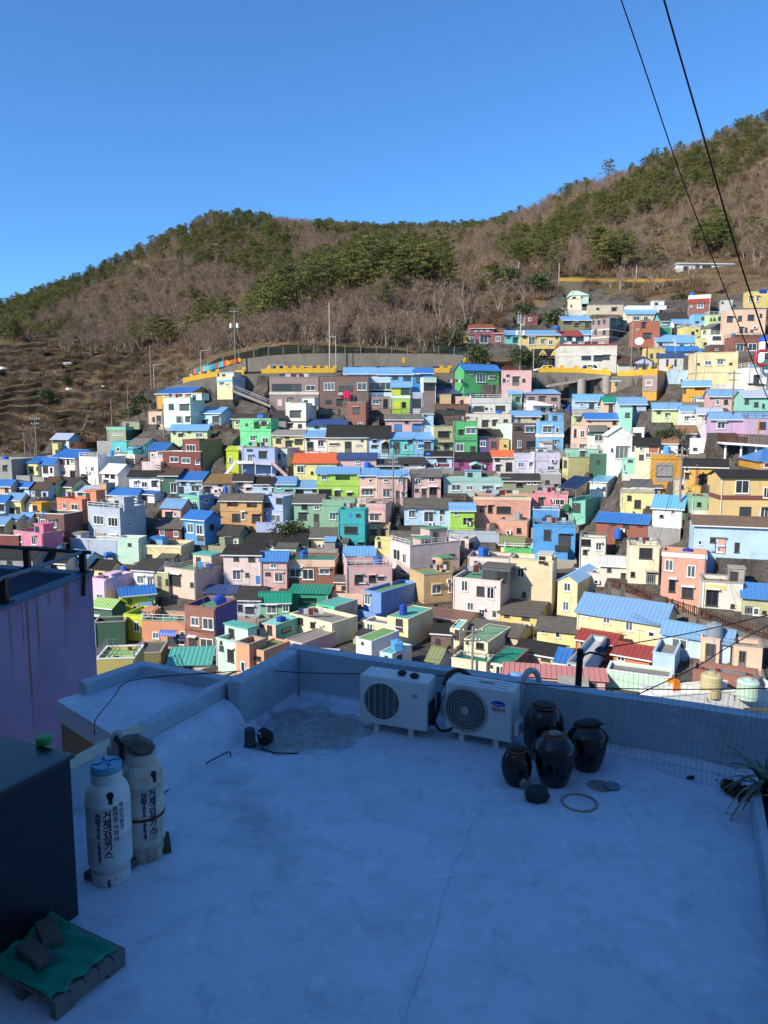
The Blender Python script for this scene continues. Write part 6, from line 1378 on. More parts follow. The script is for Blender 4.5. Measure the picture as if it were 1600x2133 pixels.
bush(948, 722, 171, 4.2, 'ivy covered dark tree left of the rose pink house', hs=2.0, cat='tree', name='evergreen_tree')
bush(1090, 660, 188, 5.5, 'dark green shrub right of the small red brick hut')
bush(1150, 676, 186, 6.0, 'tall dark shrub between red brick hut and olive house')
bush(1330, 642, 192, 5.0, 'dark shrub above the white flat house, left one')
bush(1420, 640, 190, 6.0, 'dark shrub left of the brown brick house')
bush(1060, 585, 205, 6.0, 'dark shrub beside the old timber pavilion')
bush(1120, 600, 200, 7.0, 'dark evergreen patch below the left end of the yellow path')
bush(100, 835, 183, 5.0, 'olive green shrub in the middle of the old field terraces')
bush(120, 870, 172, 2.4, 'small dark shrub on a lower field terrace')
bush(140, 795, 198, 3.0, 'dark shrub on an upper field terrace')
big = bare_proto(41, 8.0, .4); side = bare_proto(42, 8.0, .75)
def lone(u, v, Y, sc, lab, pr, hs=1): 
    t = plant('bare_tree', pr, at(u, v, Y), lab, 'tree', sc, 'bare trees on the hills', hs); return t
lone(972, 668, 178, 1.45, 'tallest pale bare tree standing above the rose pink house', big, 1.2)
lone(915, 662, 180, 1.2, 'slim pale bare tree left of the tallest one', big)
lone(935, 716, 168, 1.3, 'wide bare tree leaning over the ivy covered trunk', side)
lone(172, 895, 166, 1.25, 'spreading bare tree above the round timber deck', side, .8)
lone(48, 800, 196, .8, 'small bare tree on the left field terraces', side)
lone(70, 960, 146, 1.0, 'bare tree at the lower left edge of the village', big)
lone(400, 782, 168, 1.3, 'wide bare tree at the left end of the road wall', side)
lone(375, 800, 166, 1.0, 'bare tree left of the painted boards', side)
lone(1575, 560, 214, 1.7, 'large pale bare tree at the right frame edge by the path', big)
lone(1440, 530, 222, 1.4, 'bare tree left of the long white hillside hut', side)
plant('pine_tree', PINES[2], at(918, 578, 207), 'solitary tall pine right of the knoll clump', 'tree', 1.15, 'pines on the hills', 1.1)
plant('pine_tree', PINES[4], at(1268, 385, 352), 'tallest pine standing out on the right skyline', 'tree', 1.0, 'pines on the hills', 1.1)
for i, (u, v, Y) in enumerate([(560,690,188),(590,668,192),(620,650,196),(650,640,200),(690,628,204),(730,620,206),(770,615,207),(810,612,208),(850,610,208),(880,605,208),(660,600,212),(720,585,216),(780,570,220),(840,565,222),(600,640,205),(890,575,216)]):
    plant('pine_tree', PINES[(i * 5) % 6], g_at(u, Y), where('largest dark pine of the knoll', g_at(u, Y), Y), 'tree', rv.uniform(1.15, 1.5), 'pines on the hills')
# ---------------------------------------------------------------- tanks, poles, fences and other things about the village
def H_(sub): return next(h for h in HS if sub in h.label)
TANKM = {}
def tank(sub, u, wp, hp, col, lab, back=1.2, snap=True, v=None, form='round', cn='blue'):
    h = H_(sub); Y = h.A.y + back
    if snap: 
        zr = h.P0.z + h.H - (h.par if h.kind == 'F' else -h.rise); vv = px((0, Y, zr))[1]; p = at(u, vv, Y); p.z = zr
    else: p = at(u, v, Y)
    r = wp / 2 * Y / F_PX; hh = hp * Y / F_PX; m = mat('tank_%d_%d_%d' % col, rgb(*col, .85), .4, 'plain', .3, 2)
    root = thing('water_tank', lab, 'water tank', p, (u * 7 % 6), 'rooftop water tanks')
    b = MB()
    if form == 'round':
        b.lathe([(r*.94, 0), (r, hh*.04), (r, hh*.3), (r*.97, hh*.32), (r, hh*.34), (r, hh*.62), (r*.97, hh*.64), (r, hh*.66), (r, hh*.84), (r*.8, hh*.93), (r*.35, hh*.96), (.001, hh*.96)], 20); b.build('body', m, root, smooth=False)
        b = MB(); b.lathe([(r*.36, hh*.94), (r*.36, hh*1.02), (.001, hh*1.04)], 14); b.build('lid', m, root)
    elif form == 'box':
        b.box(-r, -r*.8, 0, r, r*.8, hh*.85); o = b.build('body', m, root); bevel(o, r*.15, 3); b = MB(); b.lathe([(r*.3, hh*.851), (r*.3, hh), (.001, hh)], 12); b.build('lid', m, root)
    else:                                   # lying barrel
        pts = [(-r, 0, hh/2), (-r*.86, 0, hh/2), (r*.86, 0, hh/2), (r, 0, hh/2)]; b.tube(pts, [hh*.36, hh*.5, hh*.5, hh*.36], 16); b.build('body', m, root); b = MB(); b.box(-r*.6, -hh*.3, -.05, -r*.45, hh*.3, .12); b.box(r*.45, -hh*.3, -.05, r*.6, hh*.3, .12); b.build('cradle', M_STEEL, root)
    b = MB(); b.tube([(r*.9, 0, hh*.1), (r*1.25, 0, hh*.1), (r*1.25, .1, -.1)], .03, 5); b.build('pipe', M_STEEL, root)
    return root
BL, NV, LB, GY = (45,110,200), (35,70,165), (90,165,225), (140,150,158)
tank('cream upper block with', 840, 17, 23, NV, 'dark blue round tank on the cream block with teal deck', 2.2)
tank('dusty pink terrace house', 787, 21, 24, (60,100,175), 'blue round tank on the dusty pink terrace house', 2.6)
tank('azure blue upper storey', 1183, 30, 17, (40,110,70), 'dark green lying barrel tank on the azure blue house', 1.6, form='barrel')
tank('khaki yellow block', 1233, 15, 13, NV, 'blue round tank on the khaki yellow block', 2.2)
tank('pale pink violet house carrying', 1498, 19, 21, BL, 'bright blue tank on the pale pink violet house', 1.5)
tank('square peach tower', 1487, 34, 42, GY, 'big grey blue tank on the square peach tower', .9)
tank('tiny pale blue house carrying', 827, 26, 25, LB, 'light blue boxy tank on the tiny pale blue house', 1.4, form='box')
tank('dark brown brick house with an orange', 94, 12, 10, BL, 'blue tank beside the orange roof room on brown brick', 1.5)
tank('grey house with a teal deck', 12, 13, 12, BL, 'blue tank on the grey house at the far left', 1.5)
tank('pale blue yard house', 893, 14, 19, BL, 'tall blue tank behind the black roofed yard house', 1.0, False, 962)
tank('crumpled blue tarpaulin', 765, 14, 14, BL, 'blue tank above the lime and peach houses', -.8, False, 976)
tank('peach house with aqua roof', 586, 17, 11, NV, 'navy boxy tank on the aqua roof', 2.0, form='box')
tank('dark roof right of the lichen', 482, 15, 21, (110,118,108), 'grey green tank in front of the pinkish cottages', -1.0, False, 1031)
tank('dark roof right of the lichen', 470, 8, 16, BL, 'slim blue tank left of the grey green one', -1.0, False, 1028)
tank('grey slate roof left of the teal', 668, 14, 16, (80,140,195), 'dull blue tank left of the bright teal tower', 1.2, False, 1134)
tank('emerald deck', 604, 12, 15, (80,140,195), 'dull blue tank behind the blue ribbed lean to', 5., False, 1146)
tank('pale green roof close behind', 705, 18, 20, NV, 'navy blue tank close beyond the parapet', 1.0)
tank('large white flat roof', 1480, 44, 54, (196,182,140), 'large rusty cream round tank beyond the wire mesh', 1.5)
tank('large white flat roof', 1557, 46, 45, (190,214,196), 'large pale mint round tank beyond the wire mesh', 1.0)
tank('shabby white house', 1287, 15, 22, BL, 'blue drum on the shabby white house roof', 2.5)
tank('mint terrace wall', 1352, 18, 15, (60,130,215), 'bright blue box tank below the mint terrace wall', -1.2, False, 1444, form='box')
tank('mint terrace wall', 1403, 22, 27, (225,130,30), 'bright orange cabinet below the mint terrace wall', -1.0, False, 1436, form='box')
tank('bubble gum', 127, 14, 18, (70,125,175), 'blue drum beside the bubble gum pink house', .3, False, 1154)
tank('grey blue yard wall', 226, 18, 13, (55,120,200), 'blue tank below the grey blue yard wall', -.6, False, 1162, form='barrel')
tank('grey house under black roof at', 55, 20, 15, (70,140,210), 'light blue tank at the lower left near the railing', 1.5, False, 1168, form='barrel')
tank('house under a broad black roof', 258, 12, 10, BL, 'small blue tank among the dark roofs on the left', -.5, False, 1188)
tank('sky blue row cottage', 1186, 10, 13, NV, 'navy tank at the left end of the sky blue row cottage', -.4, False, 858)
tank('yellow house with white windows at the top', 1587, 15, 8, NV, 'blue tank on the yellow hilltop house', 1.0, form='box')
tank('rusted roof', 1389, 15, 17, LB, 'light blue drum before the rust roofed white house', -.6, False, 946)
tank('long ochre yellow row', 1160, 12, 7, BL, 'small blue tank on the ochre yellow row house', 2.0, form='box')
tank('large salmon house', 1433, 18, 13, NV, 'navy box tank on the salmon house terrace', 2.4, form='box')
tank('pinkish stair tower', 1016, 15, 12, NV, 'navy box tank beside the pinkish stair tower', -1., False, 1163, form='box')
tank('peach pink house with a tall', 434, 14, 14, BL, 'twin looking blue box tank on the peach pink house', 3.0, form='box')
rt_ = random.Random(12); FH = [h for h in HS if h.kind == 'F' and h.W > 3.2 and h.D > 3 and h.par > .2 and 'tank' not in h.label and h.P0.y > 68]; rt_.shuffle(FH)
for k, h in enumerate(FH[:30]):
    q = h.P0 + Vector((h.c, -h.s, 0)) * h.W * rt_.uniform(.2, .8) + Vector((h.s, h.c, 0)) * h.D * .6
    tank(h.label, px(q)[0], rt_.uniform(.8, 1.4) * F_PX / q.y, rt_.uniform(.9, 1.6) * F_PX / q.y, rt_.choice([BL, NV, LB, GY, (60,120,190)]), 'small water tank on the ' + ' '.join(h.label.split()[:9]), q.y - h.A.y, form=rt_.choice(['round', 'round', 'box', 'barrel']))
t = MB(); hb_ = thing('water_tank', 'huge blue tub just beyond the parapet by the right air conditioner', 'water tank', at(1075, 1442, 60), 0, 'rooftop water tanks')
t.lathe([(.85, 0), (.95, .5), (.95, 1.2), (.8, 1.42), (.5, 1.5)], 24); t.build('body', mat('tub_blue', rgb(40,75,185,.85), .4), hb_); t = MB(); t.lathe([(.5, 1.49), (.5, 1.6), (.3, 1.68), (.001, 1.7)], 20); t.build('lid', mat('tub_lid', rgb(120,170,225,.85), .4), hb_)

M_POLE = mat('weathered_pole', rgb(150,140,128,.8), .85, 'wall', .5, 1.5); M_PSTEEL = mat('pale_steel_pole', rgb(186,188,186,.85), .5)
def pole(u, v0, v1, Y, r, lab, kind='util', m=None):
    p = at(u, v0, Y); top = at(u, v1, Y); h = top.z - p.z; root = thing('utility_pole' if kind != 'lamp' else 'street_lamp', lab, 'pole' if kind != 'lamp' else 'street lamp', p)
    b = MB(); b.tube([(0, 0, -2), (0, 0, h)], [r, r * .7], 8); b.build('pole', m or M_POLE, root)
    if kind == 'util':
        for k, z in enumerate((h - .5, h - 1.4)):
            b = MB(); b.box(-1.0 + .2 * k, -.06, z, 1.0 - .2 * k, .06, z + .12); b.build('crossarm', M_STEEL, root)
            for x in (-.85 + .2 * k, 0.3, .85 - .2 * k): b = MB(); b.lathe([(.05, z + .12), (.07, z + .2), (.03, z + .3), (.001, z + .3)], 8, (x, 0, 0)); b.build('insulator', M_WHITE, root)
    if kind == 'trans':
        b = MB(); b.box(-1.1, -.05, h - .9, 1.1, .05, h - .78); b.build('crossarm', M_STEEL, root)
        for x in (-.7, .7): b = MB(); b.lathe([(.05, h - 4.4), (.34, h - 4.3), (.34, h - 3.4), (.1, h - 3.3), (.001, h - 3.3)], 10, (x, -.1, 0)); b.build('transformer', M_WHITE, root)
    if kind == 'lamp':
        b = MB(); b.tube([(0, 0, h - .05), (.5, 0, h + .1), (1.5, 0, h + .15)], .06, 6); b.build('arm', M_PSTEEL, root); b = MB(); b.box(1.3, -.12, h + .08, 2.0, .12, h + .22); b.build('lamp_head', M_STEEL, root)
    return root, top
P1 = pole(1413, 1108, 930, 98, .2, 'tall utility pole with a tangle of wires left of the tan yellow house')
P2 = pole(1522, 906, 772, 111, .17, 'utility pole behind the blue tank on the violet house')
P3 = pole(819, 1094, 946, 121, .16, 'utility pole before the pink house with stained glass')
P4 = pole(491, 776, 640, 162, .16, 'utility pole with two white transformers above the painted boards', 'trans')
P5 = pole(687, 768, 630, 160.5, .13, 'tallest slim pole left of the lamp on the road', 'plain', M_PSTEEL)
pole(700, 768, 702, 160.5, .1, 'pale street lamp arm joined to the tallest slim pole', 'plain', M_PSTEEL)
b = MB(); b.tube([at(687, 702, 160.5), at(700, 701, 160.5)], .07, 6); tag(b.build('lamp_arm_bar', M_PSTEEL), 'short pale bar joining the two slim poles by the road wall', 'bar')
P6 = pole(1083, 768, 655, 161, .16, 'white utility pole with a blue foot left of the glass fronted shop', 'trans', M_PSTEEL)
pole(1111, 770, 712, 160, .09, 'slim street lamp before the glass fronted shop', 'lamp', M_PSTEEL)
pole(316, 822, 720, 163, .15, 'leaning plain pole at the left end of the road', 'plain'); pole(322, 820, 760, 162, .09, 'short slim pole beside the leaning plain pole', 'lamp', M_PSTEEL)
pole(419, 785, 731, 164.6, .1, 'street lamp above the painted boards', 'lamp', M_PSTEEL)
P7 = pole(235, 922, 830, 148, .14, 'wooden pole in front of the olive house on the left', 'plain'); pole(343, 945, 842, 143, .16, 'wooden pole left of the dark red brick block', 'plain'); pole(268, 870, 806, 158, .1, 'thin pole before the evergreen tree on the left', 'plain')
pole(77, 950, 868, 143, .13, 'plain pole at the left end of the village, right one', 'util'); pole(53, 955, 900, 141, .12, 'plain pole at the left end of the village, left one', 'plain')
pole(945, 985, 903, 129, .06, 'thin white pole left of the magenta house', 'plain', M_PSTEEL)
P8 = pole(983, 1440, 1305, 66, .14, 'weathered near pole before the cream terrace house with emerald deck', 'util')
P9 = pole(1314, 778, 655, 152, .13, 'pole with a blue foot by the brown tiled hut', 'plain'); pole(1406, 745, 700, 148, .08, 'slim white pole before the long blue roof', 'plain', M_PSTEEL)
pole(1325, 590, 552, 206, .12, 'slim pole standing on the yellow path', 'plain', M_PSTEEL); pole(1164, 592, 548, 206, .12, 'slim pole at the left end of the yellow path', 'plain', M_PSTEEL); pole(1080, 586, 545, 207, .1, 'slim pole right of the timber pavilion', 'plain', M_PSTEEL)
pole(1237, 720, 652, 166, .05, 'thin aerial mast before the purple grey block', 'plain', M_PSTEEL)
M_CABLE = mat('far_cable', rgb(40,40,46), .6)
def span(a, b_, sag, r, lab):
    a, b_ = Vector(a), Vector(b_); mb = MB(); mb.tube([a.lerp(b_, i / 14) - Vector((0, 0, sag * 4 * (i / 14) * (1 - i / 14))) for i in range(15)], r, 4, caps=False); tag(mb.build('cable', M_CABLE), lab, 'cable')
tp = lambda P, d=.4: P[1] - Vector((0, 0, d))
span(tp(P1), tp(P2), 1.2, .02, 'wire from the big utility pole up to the pole by the violet house'); span(tp(P1, 1.2), at(1150, 1125, 112), 1.0, .022, 'wire from the big utility pole down to the azure blue house')
span(tp(P1, 1.), at(1620, 1160, 86), 1.2, .022, 'wire from the big utility pole to the right frame edge'); span(tp(P1, .6), at(1030, 1160, 99), 1.5, .022, 'long wire from the big pole toward the pinkish stair tower')
span(tp(P1, 1.4), at(1360, 1170, 88), .6, .02, 'wire from the big utility pole to the worn cream house'); span(tp(P3), at(560, 1150, 112), 2.0, .02, 'wire from the pole before the pink houses down to the left')
span(tp(P3), tp(P6), 1.5, .02, 'long wire between the middle pole and the pole by the shop'); span(tp(P3, 1.), at(905, 1065, 124), .8, .02, 'wire from the middle pole to the sky blue house')
span(tp(P4), tp(P5, 1.), 1.6, .02, 'wire between the transformer pole and the slim pole'); span(tp(P6, 1.), tp(P9), 1.0, .02, 'wire over the road by the white roadside building')
span(tp(P8), at(820, 1345, 72), .5, .018, 'wire from the near pole to the tiny pale blue house'); span(tp(P8), at(1180, 1420, 64), .6, .018, 'wire from the near pole toward the lamp post'); span(tp(P8, .5), at(1060, 1310, 74), .3, .018, 'wire from the near pole to the mossy roofed house')
span(at(620, 1130, 110), at(925, 1260, 88), 1.5, .02, 'slack wire crossing from the teal roofs to the tan house'); span(tp(P7), at(110, 950, 142), 1.0, .02, 'wire from the wooden pole to the left cottages')
used_ = set(); rw_ = random.Random(3); FR = [h for h in HS if 60 < h.P0.y < 148 and h.H > 2]
for _ in range(46):
    h = rw_.choice(FR); q = [g for g in FR if g is not h and 6 < (g.P0 - h.P0).length < 24]
    g = rw_.choice(q) if q else None
    if g and (h.i, g.i) not in used_: used_.add((h.i, g.i)); span(h.P0 + Vector((h.c, -h.s, 0)) * h.W * rw_.random() + Vector((0, -.1, h.H + rw_.uniform(0, 1.2))), g.P0 + Vector((g.c, -g.s, 0)) * g.W * rw_.random() + Vector((0, -.1, g.H + rw_.uniform(0, 1.2))), rw_.uniform(.3, .9), .016, 'thin slack wire crossing from %s to %s' % (' '.join(h.label.split()[:5]), ' '.join(g.label.split()[:5])))
def over(pts, r0, r1, lab):
    P = [at(u, v, Y) for u, v, Y in pts]; out = []
    for i in range(len(P) - 1):
        for k in range(6): out.append(P[i].lerp(P[i+1], k / 6))
    out.append(P[-1])
    for _ in range(20): out = [out[0]] + [(out[i-1] + out[i]*2 + out[i+1]) / 4 for i in range(1, len(out)-1)] + [out[-1]]
    b = MB(); n = len(out); b.tube(out, [r0 + (r1 - r0) * i / (n-1) for i in range(n)], 6); tag(b.build('overhead_cable', mat('black_cable', rgb(22,22,28), .6), smooth=True), lab, 'cable')
over([(1280,-40,9),(1340,130,9.8),(1400,320,11),(1461,480,12),(1510,600,13),(1560,735,14.2),(1620,880,15.6)], .008, .010, 'thinner overhead cable crossing the sky at the upper right')
over([(1372,-40,8.5),(1420,130,9.3),(1462,270,10.2),(1495,390,11),(1524,490,11.8),(1562,610,12.8),(1600,722,13.8),(1640,850,15)], .011, .016, 'thicker overhead cable crossing the sky nearer the right edge')

# fences of brown timber
fpost = MB(); fpost.box(-.06, -.06, -1.2, .06, .06, 1.15); FP_ = fpost.mesh('post', M_WOOD); bal = MB(); bal.box(-.035, -.035, .12, .035, .035, .98); BAL = bal.mesh('baluster', M_WOOD)
def timber_fence(pts, lab, dy=0.0, balus=True, z0=None):
    P = [at(u, v, depth_at(u, v) + dy) for u, v in pts]
    o = P[0].copy(); root = thing('timber_fence', lab, 'fence', o, 0, 'brown timber fences along the alleys'); rails = MB()
    for a, b in zip(P, P[1:]):
        L_ = (b - a).length; n = max(1, round(L_ / 1.9)); t_ = b - a; az = math.atan2(t_.y, t_.x)
        for i in range(n + (1 if b is P[-1] else 0)): obj('post', FP_, root, a.lerp(b, i / n) - o, az)
        for z in (.12, 1.0): rails.bar(a - o + Vector((0, 0, z)), b - o + Vector((0, 0, z)), .09)
        if balus:
            k = max(2, int(L_ / .32))
            for i in range(k): obj('baluster', BAL, root, a.lerp(b, (i + .5) / k) - o, az)
        else: rails.bar(a - o + Vector((0, 0, .55)), b - o + Vector((0, 0, .55)), .08)
    rails.build('rail', M_WOOD, root)
BF = [(1276,1224),(1340,1246),(1400,1268),(1470,1291),(1540,1313),(1640,1345)]
timber_fence(BF, 'long brown baluster fence along the alley below the salmon house', -1.6)
bfp = [at(u, v, depth_at(u, v) - 1.6) for u, v in BF]; b = MB(); wall_strip(bfp, .3, [p.z - 4 for p in bfp], [p.z - .02 for p in bfp], b); tag(b.build('alley_wall', M_DCONC), 'rough concrete wall carrying the long brown baluster fence', 'wall')
# round lookout deck and the frames of the art house
lk = thing('lookout_deck', 'round brown timber lookout deck on a stone base behind the white houses', 'deck', at(175, 935, 150)); b = MB(); b.lathe([(3.0, -3), (3.0, .2), (.01, .2)], 24); b.build('base', M_CONC, lk); b = MB()
b.lathe([(3.1, .21), (3.15, 1.5), (3.02, 1.5), (2.98, .21)], 24); b.build('parapet', M_WOOD, lk)
for k in range(3): c = MB(); c.box(-.9 + k * .9, -.1, .2, -.7 + k * .9, .1, 3.2); c.build('post', M_WOOD, lk)
c = MB(); c.box(-1.6, -.5, 3.203, 2.0, .6, 3.35); c.build('slat_roof', M_WOOD, lk)
h = H_('art house with balcony'); Yf = h.A.y - 1.4; inv = h.root.matrix_basis.inverted()
for c_, pts in (('white', [(469, 990), (491, 963), (528, 963)]), ('plil', [(530, 964), (566, 966)]), ('pink', [(568, 964), (598, 992)])):
    b = MB(); P_ = [inv @ at(u, v, Yf) for u, v in pts]
    for q0, q1 in zip(P_, P_[1:]): b.bar(q0, q1, .5, .5)
    b.build('frame_beam', wall_mat(c_), h.root)
for u in (505, 532, 566): b = MB(); q = inv @ at(u, 966, Yf); b.tube([q, q - Vector((0, 0, 2.4))], .09, 8); b.build('frame_post', M_WHITE, h.root)
b = MB(); q0, q1 = inv @ at(472, 966, Yf + .6), inv @ at(573, 966, Yf + .6); b.hexa([q0, q1, q1 + Vector((0, 1.6, 0)), q0 + Vector((0, 1.6, 0)), q0 + Vector((0, 0, .15)), q1 + Vector((0, 0, .15)), q1 + Vector((0, 1.6, .15)), q0 + Vector((0, 1.6, .15))]); b.build('gallery_floor', M_CONC, h.root)
timber_fence([(620,950),(690,954),(770,957),(850,958),(940,960),(1000,960)], 'long timber fence below the cream mansard house and turquoise cottages', -.3, False)
timber_fence([(322,980),(372,986),(425,990)], 'timber fence in front of the dark red brick block', -.4, False); timber_fence([(264,966),(305,972)], 'timber fence below the turquoise cottage', -.4, False)
timber_fence([(145,928),(160,935),(185,939),(206,938)], 'curved timber fence round the wooden lookout deck', 0, True); timber_fence([(121,943),(150,954),(200,960)], 'timber fence below the round wooden deck', 0, False)
timber_fence([(446,990),(490,998),(532,1004)], 'timber fence left of the lilac art house', 0, False); timber_fence([(922,1046),(985,1048)], 'timber fence below the long pale teal house', -.3, True)
timber_fence([(598,862),(664,866)], 'timber fence right of the cream concrete block house', -.4, False); timber_fence([(770,862),(880,866)], 'timber fence before the mauve and lime ground floors', -.4, False); timber_fence([(440,893),(500,908)], 'timber fence left of the spring green house', -.2, False)
timber_fence([(670,862),(722,864)], 'timber fence before the dark brown brick house', -.5, False)

# timber terrace on white columns at the right
tt = thing('timber_terrace', 'brown timber terrace on white columns before the violet house', 'terrace', at(1510, 924, 107)); O = tt.location
def TT(u, v, Y): return at(u, v, Y) - O
a, b_ = TT(1505, 921, 107), TT(1600, 927, 104); back_ = Vector((1.2, 6.5, 0)); th_ = Vector((0, 0, .3))
m_ = MB(); m_.hexa([a - th_, b_ - th_, b_ - th_ + back_, a - th_ + back_, a, b_, b_ + back_, a + back_]); m_.build('deck', M_WHITE, tt)
rl2 = MB()
for z in (.1, 1.25): rl2.bar(a + Vector((0, 0, z)), b_ + Vector((0, 0, z)), .1); rl2.bar(a + Vector((0, 0, z)), a + back_ + Vector((0, 0, z)), .1)
rl2.build('rail', M_WOOD, tt); bal2 = MB(); bal2.box(-.05, -.03, .1, .05, .03, 1.2); B2 = bal2.mesh('baluster', M_WOOD)
for i in range(30): obj('baluster', B2, tt, a.lerp(b_, (i + .5) / 30))
for i in range(16): obj('baluster', B2, tt, a.lerp(a + back_, (i + .5) / 16), R(80))
for f, g in ((.12, .15), (.47, .15), (.8, .15), (.98, .15), (.3, .8), (.8, .8)):
    c = MB(); q = a.lerp(b_, f) + back_ * g; c.tube([q - Vector((0, 0, 7.5)), q - Vector((0, 0, .3))], .16, 10); c.build('column', M_WHITE, tt)
# white tower with blue dome and red letter frame
dt = thing('domed_tower', 'white round tower with a blue dome and green band at the right edge', 'tower', at(1590, 800, 127)); b = MB(); r_ = 1.05; h_t = at(1590, 712, 127).z - dt.location.z
b.lathe([(r_, -2), (r_, h_t), (r_ * .9, h_t + .05)], 24); b.build('wall', M_WHITE, dt, smooth=False); b = MB(); b.lathe([(r_ * 1.08 * math.cos(t), h_t + .06 + r_ * .95 * math.sin(t)) for t in np.linspace(0, 1.56, 9)], 24); b.build('dome', mat('dome_blue', rgb(45,95,205,.85), .4), dt, smooth=True)
b = MB(); b.lathe([(r_ + .35, 2.6), (r_ + .35, 3.5), (r_ + .005, 3.5)], 24); b.build('balcony_band', mat('band_green', rgb(30,130,110,.85), .5), dt)
for z in (4.6, 6.2): fm, pm = win_meshes('k', .6, .9); w_ = obj('window', fm, dt, (-.3, -r_ - .01, z)); obj('pane', pm, w_)
cs = MB(); Cc = at(1588, 745, 124.5); sc_ = 124.5 / F_PX; pts = [(10, -14), (-6, -14), (-12, -9), (-13, 0), (-12, 9), (-6, 15), (10, 15)]
cs.tube([(x * sc_, 0, -z * sc_) for x, z in pts], .26, 6); tag(cs.build('letter_sign', mat('sign_red', rgb(190,50,70,.85), .5), loc=Cc), 'large red letter C shaped sign before the domed tower', 'sign')
b = MB(); b.tube([(0, 0, -6), (0, 0, -1.2)], .08, 6); b.build('sign_post', M_PSTEEL, bpy.data.objects['letter_sign'])
# satellite dish
sd = thing('satellite_dish', 'large white satellite dish below the orange red brick block', 'satellite dish', at(1331, 728, 160)); b = MB(); b.lathe([(.001, .0), (.5, .06), (.85, .2), (.9, .26)], 20); o = b.build('dish', M_WHITE, sd, loc=(0, 0, 1.6)); o.rotation_euler = (R(65), 0, R(-20)); md = o.modifiers.new('t', 'SOLIDIFY'); md.thickness = .04; b = MB(); b.tube([(0, .1, -1), (0, .1, 1.5)], .06, 6); b.build('stand', M_STEEL, sd)
# yellow wall of the hill path, white hut, pavilion
pw_ = [at(u, v, 205.2) for u, v in ((1165,583),(1230,585),(1320,586.5),(1400,585),(1470,582),(1540,576),(1640,568))]; pw_ = resample(pw_, 4.0); b = MB()
wall_strip(pw_, .4, [p.z - .35 for p in pw_], [p.z + .5 + .12 * math.sin(i * 1.7) for i, p in enumerate(pw_)], b); o = MB(); wall_strip(pw_, .6, [p.z - 6 for p in pw_], [p.z - .353 for p in pw_], o); tag(o.build('stone_wall', mat('dry_stone', rgb(126,116,100,.8), .95, 'plain', .8, 1.2)), 'rough dry stone wall under the yellow hill path', 'wall'); tag(b.build('path_wall', mat('faded_yellow_paint', rgb(206,160,62,.8), .8, 'wall', .6, 1.0)), 'low faded yellow wall along the hill path on the right', 'wall')
wh = thing('hillside_hut', 'long white flat hut on the hillside above the yellow path', 'hut', at(1412, 566, 213), R(4)); Wd = 115 * 213 / F_PX; b = MB(); b.box(0, 0, -2, Wd, 4, 2.1); b.build('wall', wall_mat('white'), wh); b = MB(); b.box(-.3, -.4, 2.103, Wd + .3, 4.2, 2.35); b.build('roof', M_WHITE, wh)
for x, w2, t in ((2.2, 1.4, 'k'), (5.5, 1.2, 'd'), (8.2, 2.6, 'd'), (11, 1.2, 'k'), (13.2, 1.4, 'w')): fm, pm = win_meshes(t, w2, 1.0 if t != 'd' else 1.7); w_ = obj('window', fm, wh, (x, -.005, 1.0)); obj('pane', pm, w_)
pv = thing('pavilion', 'old open timber pavilion with a red tiled roof on the hillside', 'pavilion', at(1020, 576, 214)); b = MB()
b.poly([(-2.4, -2, 2.6), (2.4, -2, 2.6), (.6, 0, 3.8), (-.6, 0, 3.8)]); b.poly([(2.4, -2, 2.6), (2.4, 2, 2.6), (.6, 0, 3.8)]); b.poly([(2.4, 2, 2.6), (-2.4, 2, 2.6), (-.6, 0, 3.8), (.6, 0, 3.8)]); b.poly([(-2.4, 2, 2.6), (-2.4, -2, 2.6), (-.6, 0, 3.8)]); b.box(-2.4, -2, 2.45, 2.4, 2, 2.6); b.build('roof', roof_mat('terra', False), pv)
for x in (-1.9, 1.9):
    for y in (-1.6, 1.6): b = MB(); b.box(x - .1, y - .1, -1, x + .1, y + .1, 2.45); b.build('post', M_WOOD, pv)
yh = thing('kiosk', 'small yellow kiosk right of the timber pavilion', 'kiosk', at(1050, 576, 213)); b = MB(); b.box(-1.2, 0, -1, 1.2, 2, 1.3); b.build('wall', wall_mat('yellow'), yh); b = MB(); b.box(-1.5, -.3, 1.303, 1.5, 2.2, 1.5); b.build('roof', wall_mat('pcream'), yh)
# solar panel
sp_ = thing('solar_panel', 'dark blue tilted solar panel above the coral pink terrace house', 'solar panel', at(1198, 1024, 112)); O2 = sp_.location; q = [at(1162, 1015, 111), at(1200, 1019, 110.4), at(1234, 995, 114.5), at(1196, 990, 115)]; q = [v - O2 for v in q]; nrm = (q[1] - q[0]).cross(q[3] - q[0]).normalized()
b = MB(); b.hexa([v - nrm * .12 for v in q] + q); b.build('frame', M_STEEL, sp_); m_sol = mat('solar_cells', rgb(44,54,92,.85), .15, spec=.6)
for i in range(6):
    for j in range(3):
        def Q(f, g): return q[0].lerp(q[1], f).lerp(q[3].lerp(q[2], f), g) + nrm * .02
        b = MB(); e = .012; b.poly([Q((j + .03) / 3, (i + .03) / 6), Q((j + .97) / 3, (i + .03) / 6), Q((j + .97) / 3, (i + .97) / 6), Q((j + .03) / 3, (i + .97) / 6)]); b.build('cell', m_sol, sp_)
for v in q: b = MB(); b.tube([v - nrm * .1, Vector((v.x, v.y, v.z - 2.5))], .05, 5); b.build('leg', M_STEEL, sp_)
